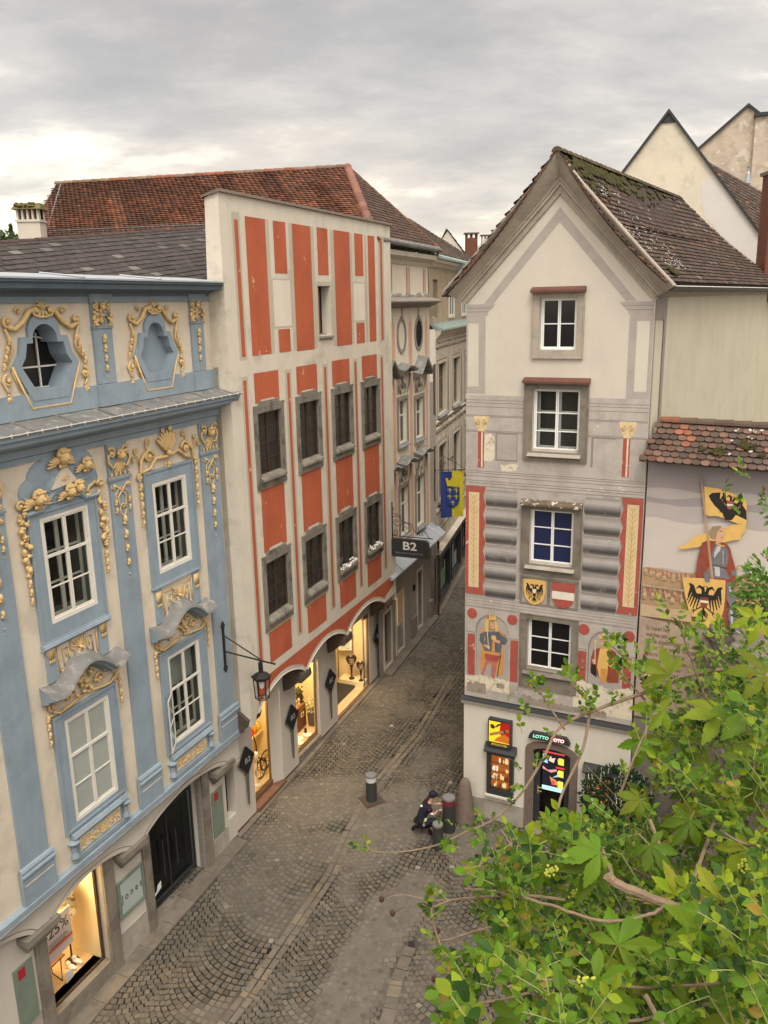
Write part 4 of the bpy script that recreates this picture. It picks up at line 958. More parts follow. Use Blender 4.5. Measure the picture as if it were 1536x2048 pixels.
    def room(u0, u1, v0, v1, d, w0, par, lampw=85, back='shop_wall'):
        b = MB(); G.box(b, u0, u1, v0-.03, v0, -d, w0); b.build('shop_floor', M['shop_floor'], par)
        b = MB(); G.box(b, u0, u1, v0, v1, -d-.03, -d); G.box(b, u0-.03, u0, v0, v1, -d, w0); G.box(b, u1, u1+.03, v0, v1, -d, w0); G.box(b, u0, u1, v1, v1+.03, -d, w0); b.build('shop_wall', M[back], par)
        b = MB(); c = (u0+u1)/2; G.box(b, c-.35, c+.35, v1-.05, v1-.03, w0-.55, w0-.25); b.build('ceiling_lamp', emis('lamp%d' % len(M), (1, .72, .36), lampw), par)
    b = MB(); G.frame(b, .97, 2.22, .30, 3.15, .05, -.26, -.20); o = b.build('shop_front', W1, H)
    b = MB(); G.flat(b, [(1.02, .35), (2.17, .35), (2.17, 3.10), (1.02, 3.10)], -.23); b.build('pane', M['shop_glass'], o); room(.5, 3.40, .28, 3.2, 1.7, -.27, o)
    b = MB(); b.add([G.P(2.21, .05, -.20), G.P(2.555, .0, -.005), G.P(2.555, 3.14, -.005), G.P(2.21, 3.14, -.20)], [(0, 1, 2, 3)]); b.build('splayed_reveal', M['pier_white'], o)
    b = MB(); G.box(b, .97, 2.56, -.6, .16, -.27, .10); G.box(b, .97, 2.22, .16, .30, -.27, -.16); b.build('doorstep', mat('tile_step', (.16, .085, .055), .7, .2, 5, .1), o)
    # shop 2: display window
    b = MB(); G.frame(b, 3.54, 5.04, .38, 3.03, .045, -.16, -.11); o = b.build('shop_front', W1, H)
    b = MB(); G.flat(b, [(3.58, .42), (5.0, .42), (5.0, 3.0), (3.58, 3.0)], -.14); b.build('pane', M['shop_glass'], o); room(3.45, 6.3, .40, 3.15, 1.6, -.23, o, 110)
    b = MB(); G.box(b, 3.53, 5.05, -.6, .36, -.2, .015); b.build('stall_riser', M['stone_grey'], o)
    # shop 3: deep entrance with two glass cases
    b = MB(); G.frame(b, 6.38, 7.9, .10, 3.08, .05, -1.24, -1.18); o = b.build('shop_front', W1, H); room(6.2, 9.36, .27, 3.2, 3.2, -.10, o, 120)
    b = MB(); G.box(b, 8.73, 9.355, .255, .50, -1.12, -.11); b.build('display_plinth', M['shop_wall'], o)
    b = MB(); G.box(b, 8.73, 8.76, .42, 3.0, -.08, -.05); G.box(b, 9.08, 9.13, .3, 3.08, -.10, -.03); G.box(b, 8.73, 9.13, 2.95, 3.1, -.12, -.03); G.box(b, 8.73, 8.76, .42, 3.0, -1.12, -1.09); b.build('display_frame', W1, o)
    b = MB(); G.flat(b, [(8.76, .43), (9.08, .43), (9.08, 2.95), (8.76, 2.95)], -.065); b.build('pane', M['shop_glass'], o)
    b = MB(); G.box(b, 6.35, 9.14, -.6, .25, -1.2, -.0); b.build('doorstep', M['tile_step'], o)
    b = MB(); G.box(b, 6.36, 8.72, .252, .36, -1.2, -.45); b.build('step_edge', M['anthracite'], o)
    return H
red_house()
# things inside the shops
def goods():
    G = REDL
    def heart_stand(u, w, v0, s, label):
        b = MB(); prof = []
        pts = [(0, .55), (.10, .80), (.24, 1.02), (.30, 1.20), (.24, 1.34), (.12, 1.36), (0, 1.22)]
        poly = [(u+x*s, v0+y*s) for x, y in pts]+[(u-x*s, v0+y*s) for x, y in pts[::-1][1:-1]]
        D = Fac((0, 0), 0); D.d = Vector((.97, .24, 0)).normalized(); D.n = Vector((D.d.y, -D.d.x, 0)); D.o = G.P(u, 0, w)-D.d*u; D.z = Vector((0, 0, 1))
        D.prism(b, poly, -.05, .05); b.lathe(G.P(u, v0, w), [(.16*s, 0), (.16*s, .03), (.03, .05), (.025, .3*s), (.04, .55*s), (.10*s, .85*s)], 12)
        h = b.build('heart_stand', M['rust_iron']); tag(h, label, 'heart ornament', 'rusty heart stands in the shop entrance')
        k = MB()
        for i in range(4): D.tube(k, [(u-.13*s+j*.05*s, v0+(1.16-.09*i)*s+.015*math.sin(j*2.1+i), .055) for j in range(6)], .007, 4)
        k.build('script_lines', M['shop_wall'], h)
    heart_stand(8.93, -.66, .50, .68, 'larger rusty metal heart on a tapering foot, further into the shop entrance'); heart_stand(8.88, -.26, .50, .56, 'smaller rusty metal heart on a tapering foot, beside the glass of the case')
    b = MB(); P = G.P(9.0, .10, -1.75); b.lathe(P, [(.34, .0), (.36, .5), (.36, .55)], 16); t = b.build('round_table', M['shop_wood']); tag(t, 'round wooden side table with a green top behind the hearts', 'table')
    b = MB(); b.lathe(P+Vector((0, 0, .551)), [(.38, 0), (.38, .03)], 18); b.build('table_top', mat('green_top', (.30, .36, .22), .4, .1, 3, 0), t)
    G_ = G; G = Fac((0, 0), 96); G.o = REDL.P(9.03, 0, -.95); b = MB(); G.box(b, -.25, .25, 1.55, 2.75, -.02, 0); t = b.build('poster_banner', M['white_new']); tag(t, 'hanging pale poster covered in dark script behind the hearts', 'poster')
    rr = random.Random(2); k = MB()
    for i in range(26):
        v = 1.60+i*.043; G.tube(k, [(-.20+.065*j, v+rr.uniform(-.015, .015), .003) for j in range(7)], .006, 4)
    k.build('script_lines', M['window_wood'], t); G = G_
    # shop 2 goods
    A_ = lambda x, y, w: G.px(x, y, w)
    cu = A_(602, 1462, -.75)[0]
    b = MB(); G.box(b, cu-.3, cu+.3, .42, 1.22, -1.15, -.70); t = b.build('wooden_cabinet', M['shop_wood']); tag(t, 'dark wooden cabinet with a brass latch in the middle shop window', 'cabinet')
    b = MB(); G.box(b, cu-.26, cu+.26, .50, 1.12, -.70, -.68); b.build('door', M['shop_wood'], t); b = MB(); G.frame(b, cu-.08, cu+.1, .85, 1.0, .02, -.68, -.66); b.build('handle', M['shop_wall'], t)
    fu = A_(626, 1470, -.5)[0]; b = MB(); P = G.P(fu, .41, -.5); b.lathe(P, [(.13, 0), (.17, .5), (.16, .52)], 14); t = b.build('flower_vase', mat('vase_grey', (.16, .15, .13), .6, .2, 6, .1)); tag(t, 'tall grey vase holding a cloud of small white flowers', 'vase of flowers')
    k = MB(); rr = random.Random(5)
    for i in range(170):
        a = rr.uniform(0, 6.28); r = rr.uniform(0, .30); k.col = (.9, .88, .7) if i % 3 else (.30, .36, .10)
        c = P+Vector((math.cos(a)*r, math.sin(a)*r*.7, .62+rr.uniform(0, .42)-r*.4)); k.ell(c, Vector((.020, 0, 0)), Vector((0, .020, 0)), Vector((0, 0, .020)), 5, 4)
        if i % 5 == 0: k.col = (.2, .28, .08); k.tube([P+Vector((0, 0, .45)), c], .004, 4)
    k.build('flowers', M['cloth'], t)
    q = A_(621, 1385, -1.55); b = MB(); G.frame(b, q[0]-.15, q[0]+.15, q[1]-.15, q[1]+.15, .03, -1.58, -1.55); t = b.build('picture_frame', M['window_wood']); tag(t, 'small dark picture frame on the wall of the middle shop', 'picture'); b = MB(); G.box(b, q[0]-.12, q[0]+.12, q[1]-.12, q[1]+.12, -1.59, -1.57); b.build('picture', M['shop_wall'], t)
    q = A_(599, 1397, -.9); b = MB(); b.ell(G.P(q[0], q[1], -.9), G.d*.16, G.n*.10, Vector((0, 0, .38)), 12, 8)
    for i in range(60): a = rr.uniform(0, 6.28); v = rr.uniform(-.38, .38); b.ell(G.P(q[0]+math.cos(a)*.15, q[1]+v, -.9+math.sin(a)*.1), G.d*.05, G.n*.03, Vector((0, 0, .03)), 5, 4)
    t = b.build('wreath', M['moss']); tag(t, 'dark green leafy wreath hanging in the middle shop window', 'wreath')
    for i in range(3):
        q = A_((598, 606, 615)[i], (1492, 1500, 1484)[i], -.35); b = MB(); b.lathe(G.P(q[0], .405, -.35-.12*(i % 2)), [(.10, 0), (.14, .02), (.15, .03)], 12); t = b.build('plate', M['white_new']); tag(t, ('pale plate nearest the left pier on the floor of the middle shop window', 'pale plate between two others on the floor of the middle shop window', 'pale plate close to the grey flower vase')[i], 'plate', 'plates in the middle shop window')
    for i, (x, y, c3, sh, nm) in enumerate(((612, 1478, (.05, .03, .02), .10, 'small dark figurine beside the plates in the middle shop window'), (601, 1428, (.75, .55, .2), .14, 'golden ornament standing on the wooden cabinet'), (609, 1425, (.6, .5, .35), .10, 'pale candle pot standing on the wooden cabinet'))):
        w3 = -.45 if i == 0 else -.85; q = A_(x, y, w3); z3 = .41 if i == 0 else 1.22; b = MB(); b.col = c3; b.lathe(G.P(cu-.12+.24*(i-1) if i else q[0], z3, w3), [(sh*.5, 0), (sh*.35, sh), (sh*.5, sh*1.5), (sh*.1, sh*2.1)], 10); t = b.build('ornament', M['cloth']); tag(t, nm, 'ornament')
    cols = [(.6, .06, .05), (.7, .3, .04), (.7, .55, .1), (.6, .1, .12), (.65, .4, .3)]
    # shop 1 goods
    q = A_(523, 1480, -1.2); su = q[0]
    b = MB(); G.box(b, su-.55, su+.65, 1.08, 1.14, -1.65, -1.15); G.box(b, su-.53, su-.49, .30, 1.08, -1.2, -1.17); G.box(b, su+.5, su+.54, .30, 1.08, -1.2, -1.17); t = b.build('display_shelf', M['shop_floor']); tag(t, 'pale shelf with red and orange goods in the first shop', 'shelf')
    for i in range(5):
        b = MB(); b.col = cols[i]; b.lathe(G.P(su-.42+.21*i, 1.14, -1.30), [(.07, 0), (.10, .12), (.06, .22), (.03, .26)], 10); t = b.build('vase', M['cloth']); tag(t, ['red', 'orange', 'yellow', 'dark red', 'pinkish'][i]+' vase standing on the shelf of the first shop', 'vase', 'bright vases on the first shop shelf')
    q = A_(526, 1462, -1.6); b = MB(); b.col = (.6, .10, .12); b.ell(G.P(q[0], q[1], -1.62), G.d*.36, G.n*.05, Vector((0, 0, .13)), 12, 6); t = b.build('red_garland', M['cloth']); tag(t, 'red cloth garland on the back wall of the first shop', 'garland')
    q = A_(524, 1534, -.55); wu = q[0]; t = thing('wheeled_frame', G.P(wu, .30, -.55), 'dark old wheeled cart standing behind the first shop glass', 'cart')
    for k_ in (0, 1):
        b = MB(); c = G.P(wu-.05+.45*k_, .60, -.55-.12*k_); b.tube([c+G.d*(.30*math.cos(R(a)))+Vector((0, 0, .30*math.sin(R(a)))) for a in range(0, 361, 20)], .02, 5, cap=False)
        for a in range(0, 180, 36): b.tube([c+G.d*(.3*math.cos(R(a)))+Vector((0, 0, .3*math.sin(R(a)))), c-G.d*(.3*math.cos(R(a)))-Vector((0, 0, .3*math.sin(R(a))))], .007, 4)
        b.build('wheel', M['iron'], t)
    b = MB(); b.tube([G.P(wu-.25, .60, -.55), G.P(wu-.25, 1.5, -.55), G.P(wu-.35, 1.8, -.55)], .02); b.tube([G.P(wu-.25, 1.1, -.55), G.P(wu+.3, .60, -.6)], .02); b.build('frame', M['iron'], t)
    b = MB(); q = A_(514, 1500, -.4); b.col = (.8, .75, .65); b.ell(G.P(q[0], 1.25, -.45), G.d*.08, G.n*.08, Vector((0, 0, .13)), 10, 7); b.lathe(G.P(q[0], .3, -.45), [(.10, 0), (.02, .04), (.02, .85)], 8); t = b.build('white_lamp', M['cloth']); tag(t, 'white globe lamp on a thin stand at the edge of the first shop window', 'lamp')
    # boutique window
    G = BLL
    b = MB(); G.prism(b, [(-6.60, 1.02), (-5.78, 1.08), (-5.78, 1.96), (-6.60, 1.94)], -.30, -.28); t = b.build('sale_poster', mat('poster_pink', (.62, .52, .50), .6, 0, bump=0)); tag(t, 'pale pink sale poster hanging in the lit boutique window', 'poster')
    text(G, '-25%', -6.18, 1.68, .34, -.278, M['anthracite'], 'lettering', t); b = MB(); G.box(b, -6.60, -5.78, 1.26, 1.34, -.28, -.276); b.build('red_stripe', mat('poster_red', (.60, .14, .08), .6, 0, bump=0), t)
    b = MB()
    for i, L_ in enumerate((.5, .6, .45)): G.box(b, -6.18-L_/2, -6.18+L_/2, 1.44-.05*i, 1.455-.05*i, -.28, -.277)
    b.build('small_print', M['anthracite'], t)
    q = G.px(133, 1832, -.75); du = q[0]; t = thing('dress_form', G.P(du, .12, -.75), 'dress form in a pale patterned top behind the sale poster', 'mannequin')
    b = MB(); b.col = (.80, .72, .50); b.lathe(G.P(du, 1.35, -.75), [(.20, 0), (.15, .25), (.20, .50), (.24, .72), (.15, .86), (.06, .96)], 12); b.build('top', M['cloth'], t); b = MB(); b.lathe(G.P(du, .12, -.75), [(.16, 0), (.16, .02), (.02, .04), (.02, 1.25)], 10); b.build('stand', M['window_wood'], t)
    b = MB(); rr = random.Random(1)
    for i in range(50): a = rr.uniform(0, 6.28); v = rr.uniform(1.4, 2.15); b.ell(G.P(du+math.cos(a)*.19, v, -.75+math.sin(a)*.19), G.d*.03, G.n*.03, Vector((0, 0, .03)), 5, 4)
    b.build('pattern', mat('pattern_ochre', (.30, .22, .08), .9, .2, 8, 0), t)
    b = MB(); q = G.px(110, 1862, -.45); b.col = (.55, .42, .22); G.box(b, q[0]-.22, q[0]+.10, 1.05, 2.3, -.50, -.47); t = b.build('hanging_cloth', M['cloth']); tag(t, 'pale patterned cloth hanging beside the dress form', 'cloth')
    t = thing('display_table', G.P(-6.2, .12, -.75), 'small wooden table with bent wire legs in the boutique window', 'table')
    b = MB(); G.box(b, -6.58, -5.85, .70, .73, -.95, -.50); b.build('top', M['shop_wood'], t)
    for x in (-6.50, -5.93):
        b = MB(); G.tube(b, [(x, .70, -.9), (x+.05, .13, -.9), (x-.03, .13, -.55), (x, .70, -.55)], .012); b.build('leg', M['iron'], t)
    for i, (x, c, nm) in enumerate(((-6.45, (.65, .12, .03), 'rolled red scarf'), (-6.27, (.70, .35, .05), 'folded orange scarf'), (-6.05, (.72, .50, .35), 'crumpled peach scarf'))):
        b = MB(); b.col = c; b.ell(G.P(x, .79, -.70), G.d*.13, G.n*.12, Vector((0, 0, .06+.03*(i == 0))), 10, 6); t = b.build('scarf', M['cloth']); tag(t, nm+' lying on the boutique display table', 'scarf')
    for i, x in enumerate((-5.62, -5.44)):
        b = MB(); b.ell(G.P(x, .175, -.62), G.n*.15, G.d*.055, Vector((0, 0, .055)), 10, 6); b.ell(G.P(x, .23, -.70), G.n*.065, G.d*.05, Vector((0, 0, .06)), 8, 5); t = b.build('white_shoe', M['white_new']); tag(t, 'white shoe on the boutique floor, '+('left of its pair' if i == 0 else 'right of its pair'), 'shoe', 'pair of white shoes')
        b = MB(); G.box(b, x-.05, x+.05, .120, .135, -.76, -.48); b.build('sole', M['shop_floor'], t)
    b = MB(); G.prism(b, [(-5.98, .13), (-5.78, .16), (-5.80, .36), (-5.98, .40)], -.42, -.40); t = b.build('price_card', M['white_new']); tag(t, 'small white price card standing before the boutique table', 'card')
    # name panel
    b = MB(); G.frame(b, -4.74, -3.86, .84, 1.76, .05, .02, .06); G.box(b, -4.69, -3.91, .89, 1.71, .02, .035); t = b.build('name_panel', M['panel_green']); tag(t, 'framed grey green glass name panel between the stone piers', 'sign')
    b = MB(); G.box(b, -4.62, -3.94, .92, 1.69, .035, .045); b.build('panel_face', mat('panel_pale', (.36, .42, .40), .25, .05, 2, 0), t); text(G, 'Jones', -4.28, 1.30, .26, .047, M['anthracite'], 'lettering', t, sx=.8, sp=1.55)
goods()
# ------------------------------------------------------------------ signs, lantern
def signs():
    G = REDL
    labs = ['black diamond shop sign on a long spike, nearest to the blue house', 'black diamond shop sign on the pier between first and second shop', 'black diamond shop sign on the pier between second and third shop', 'black diamond shop sign on the last pier before the small red door']
    for i, (u, v) in enumerate(((.52, 1.94), (3.10, 1.96), (5.74, 1.98), (9.72, 2.02))):
        b = MB(); D = Fac((0, 0), G.az); D.o = G.P(0, 0, .06); G2 = D
        G2.prism(b, [(u, v-.42), (u+.38, v+.0), (u, v+.41), (u-.38, v-.02)], 0, .05); o = b.build('diamond_sign', M['sign_black']); tag(o, labs[i], 'shop sign', 'black diamond signs on the shop piers')
        text(G2, 'B2', u, v, .22, .052, M['zinc_light'], 'lettering', o, sx=1.25, rot=.0)
        b = MB(); G2.prism(b, [(u-.055, v-.36), (u-.035, v-1.15), (u-.015, v-1.38), (u+.015, v-1.38), (u+.035, v-1.15), (u+.055, v-.36)], .0, .03); G2.box(b, u-.02, u+.02, v-.5, v-.4, -.055, 0); b.build('spike', M['spike_grey'], o)
    # projecting oval sign with scrolls
    F = RED; a = 9.92
    D = Fac((0, 0), F.az+90); D.o = F.P(a, 0, 0); D.d = F.n.copy(); D.n = -F.d.copy()
    t = thing('hanging_shop_sign', F.P(a, 5.2, .6), 'black oblong shop sign hanging from a scrolled wrought iron bracket', 'shop sign')
    b = MB(); b.box
    P = lambda u, v, w=0: D.P(u, v, w)
    b = MB(); D.tube(b, [(.02, 7.10, 0), (.02, 5.55, 0)], .025, 6); D.tube(b, [(-.02, 5.87, 0), (1.55, 5.87, 0)], .016, 6)
    def sc(cu, cv, r, turns, a0, sg, tail=None): spiral(D, b, cu, cv, r, turns, a0, sg, .012, 0, 22, tail)
    sc(.20, 6.40, .24, 1.5, 180, -1, None); sc(.56, 6.16, .26, 1.5, 200, -1, None); sc(.14, 6.02, .13, 1.3, 180, 1); sc(1.14, 6.03, .13, 1.4, 0, 1)
    D.tube(b, [(.02, 6.95, 0), (.10, 6.88, 0), (.06, 6.78, 0)], .012); D.tube(b, [(.05, 6.70, 0), (.24, 6.66, 0), (.42, 6.55, 0), (.50, 6.36, 0)], .012); D.tube(b, [(.50, 6.40, 0), (.75, 6.36, 0), (.86, 6.12, 0), (1.0, 5.98, 0), (1.10, 6.17, 0), (1.28, 6.14, 0), (1.38, 5.92, 0), (1.48, 5.88, 0)], .012)
    D.tube(b, [(1.0, 5.98, 0), (1.02, 6.24, 0)], .01)
    b.build('bracket', M['iron'], t)
    b = MB(); pl = []; 
    for cx_, cy_, a0 in ((1.28, 5.24, -90), (1.28, 5.66, 0), (.08, 5.66, 90), (.08, 5.24, 180)): pl += arc(cx_, cy_, .12, a0, a0+90, 5)
    D.prism(b, pl, -.07, .07); o = b.build('sign_board', M['anthracite'], t)
    b = MB(); q = [(x, y, 0) for x, y in pl]+[(*pl[0], 0)]; D.tube(b, q, .03, 6); b.build('rim', mat('brass_rim', (.12, .10, .06), .4, .2, 8, 0, metal=.6), t)
    text(D, 'B2', .70, 5.53, .42, .073, M['white_paint'], 'lettering', t, sx=1.25, bold=.008)
    text(D, 'SELECTION HOME LIFE & STYLE', .68, 5.27, .075, .073, M['zinc'], 'small_lettering', t, sx=1.0)
    # lantern on wall bracket
    F = BL; a = -.43; D = Fac((0, 0), F.az+90); D.o = F.P(a, 0, .05); D.d = F.n.copy(); D.n = -F.d.copy()
    t = thing('wall_lantern', F.P(a, 4.4, 1.), 'black hexagonal glass lantern on a long wall bracket at the corner of the blue house', 'lantern')
    b = MB(); F.box(b, a-.035, a+.035, 5.12, 6.18, .052, .085)
    for v in (6.24, 5.10): F.prism(b, [(a, v-.12), (a+.075, v), (a, v+.12), (a-.075, v)], .052, .09)
    D.tube(b, [(.03, 5.98, 0), (1.06, 5.50, 0)], .018); D.tube(b, [(.03, 5.55, 0), (1.46, 5.44, 0)], .022); b.ell(D.P(1.47, 5.44), Vector((.03, 0, 0)), Vector((0, .03, 0)), Vector((0, 0, .03)))
    b.build('bracket', M['iron'], t)
    c = D.P(1.06, 0); b = MB(); cz = lambda z: Vector((c.x, c.y, z))
    b.lathe(cz(0), [(.055, 5.42), (.06, 5.18), (.05, 5.14)], 8); rot = (F.d, F.n, Vector((0, 0, 1)))
    b.lathe(cz(0), [(.05, 5.16), (.25, 5.06), (.25, 5.03), (.22, 5.0), (.21, 4.98)], 6, rot)
    for k in range(6):
        an = math.pi/3*k; q = lambda r, z: cz(z)+F.d*(r*math.cos(an))+F.n*(r*math.sin(an)); b.tube([q(.205, 4.99), q(.17, 4.45)], .013, 4)
        an2 = math.pi/3*(k+1); q2 = lambda r, z: cz(z)+F.d*(r*math.cos(an2))+F.n*(r*math.sin(an2))
        b.tube([q(.17, 4.46), q2(.17, 4.46)], .015, 4); b.tube([q(.205, 4.98), q2(.205, 4.98)], .015, 4); b.tube([q(.17, 4.46), cz(4.44)], .008, 4)
    b.build('lantern_frame', M['iron'], t); b = MB(); b.lathe(cz(0), [(.165, 4.46), (.20, 4.98)], 6, rot); b.build('pane', M['shop_glass'], t)
    b = MB(); b.lathe(cz(0), [(.04, 4.98), (.07, 4.84), (.05, 4.74), (.01, 4.70)], 10); b.build('lamp_bulb', M['white_new'], t)
signs()
# ------------------------------------------------------------------ roofs of real tiles
def tiles(mb, P, ex, tw, colf, kind='round', lift=.025, thick=.014, warp=None, over=1.12, skip=0):
    """P: coplanar polygon, P[0]->P[1] runs along the eave; lays rows of tiles over it"""
    P = [Vector(p) for p in P]; U = (P[1]-P[0]).normalized(); nn = Vector((0, 0, 0))
    for i in range(1, len(P)-1): nn += (P[i]-P[0]).cross(P[i+1]-P[0])
    nn.normalize(); nn = -nn if nn.z < 0 else nn
    S = nn.cross(U).normalized(); S = -S if S.z < 0 else S
    Q = [((p-P[0]).dot(U), (p-P[0]).dot(S)) for p in P]
    def inside(a, b):
        r = False
        for i in range(len(Q)):
            (x0, y0), (x1, y1) = Q[i], Q[i-1]
            if (y0 > b) != (y1 > b) and a < (x1-x0)*(b-y0)/(y1-y0)+x0: r = not r
        return r
    a0 = min(q[0] for q in Q); a1 = max(q[0] for q in Q); b1 = max(q[1] for q in Q); rows = int(b1/ex)+1; wv = random.uniform(0, 6)
    for j in range(rows):
        b = j*ex-.03; off = (j % 2)*.5
        for i in range(int((a1-a0)/tw)+2):
            a = a0+(i-off)*tw
            if not inside(a+tw*.5, max(.02, b+ex*.5)): continue
            c = colf(a, b, i, j)
            if c is None: continue
            mb.col = c; jr = random.uniform(-.006, .006); l = lift+random.uniform(-.006, .008); g = tw*.02
            loc = [(a+g, b+ex*over), (a+tw-g, b+ex*over)]
            if kind == 'round': loc += [(a+tw-g, b+ex*.28+jr), (a+tw*.86, b+ex*.10+jr), (a+tw*.5, b+jr), (a+tw*.14, b+ex*.10+jr), (a+g, b+ex*.28+jr)]
            elif kind == 'pan': loc += [(a+tw-g, b+jr+.02), (a+tw*.5, b+jr), (a+g, b+jr+.02)]
            else: loc += [(a+tw-g, b+jr), (a+g, b+jr)]
            top = []
            for k, (x, y) in enumerate(loc):
                h = .004 if k < 2 else l
                if kind == 'pan' and k == 3: h += .028
                w = P[0]+U*x+S*y+nn*h
                top.append(w+(warp(x, y, nn) if warp else Vector((0, 0, 0))))
            n = len(top); low = [p-nn*(thick+.012) for p in top[2:]]
            mb.add(top+low, [list(range(n))]+[(2+k, n+k, n+k+1, 3+k) for k in range(n-3)])
def ridge(mb, A, B, r=.11, seg=.36, col=lambda: (.22, .11, .07), over=1.08):
    A, B = Vector(A), Vector(B); L_ = (B-A).length; T = (B-A).normalized(); n = max(1, int(L_/seg)); sd = T.cross(Vector((0, 0, 1))).normalized(); up = sd.cross(T)
    for i in range(n):
        mb.col = col(); p = A+T*(L_*i/n); q = A+T*(L_*(i+over)/n); vs = []
        for (c, k) in ((p, 1.12), (q, .92)):
            for a in range(0, 181, 30): vs.append(c+sd*(math.cos(R(a))*r*k)+up*(math.sin(R(a))*r*k*.9-.03))
        mb.add(vs, [(x, x+1, 8+x, 7+x) for x in range(6)]+[list(range(7)), list(range(7, 14))[::-1]])
def under(name, P, par, m='tile_base', drop=.03):
    b = MB(); b.poly([Vector(p)-Vector((0, 0, drop)) for p in P]); return b.build(name, M[m], par)
rt = random.Random(11)
def vk(c, a, b): k = rt.uniform(a, b); return tuple(x*k for x in c)
def col_red(a, b, i, j):
    n = vn(a*.9, b*1.3+3, 1.); s = vn(a*.55+b*.3, b*.12, 2.2); r = rt.random()
    if n > .56 and r < .55: c = (.235, .088, .048)
    elif r < .25: c = (.20, .078, .045)
    else: c = (.135, .066, .043)
    if s > .63: c = tuple(x*.62 for x in c)
    k = rt.uniform(.75, 1.2); return tuple(x*k for x in c)
def col_brown(a, b, i, j):
    k = rt.uniform(.75, 1.2); r = rt.random(); c = (.088, .058, .045) if r < .9 else (.14, .075, .05); return tuple(x*k for x in c)
def col_slate(a, b, i, j):
    k = rt.uniform(.75, 1.2); r = rt.random(); c = (.052, .043, .040) if r < .96 else (.12, .11, .10); return tuple(x*k for x in c)
def pane_box(F, b, u0, u1, v0, v1, w): F.flat(b, [(u0, v0), (u1, v0), (u1, v1), (u0, v1)], w)
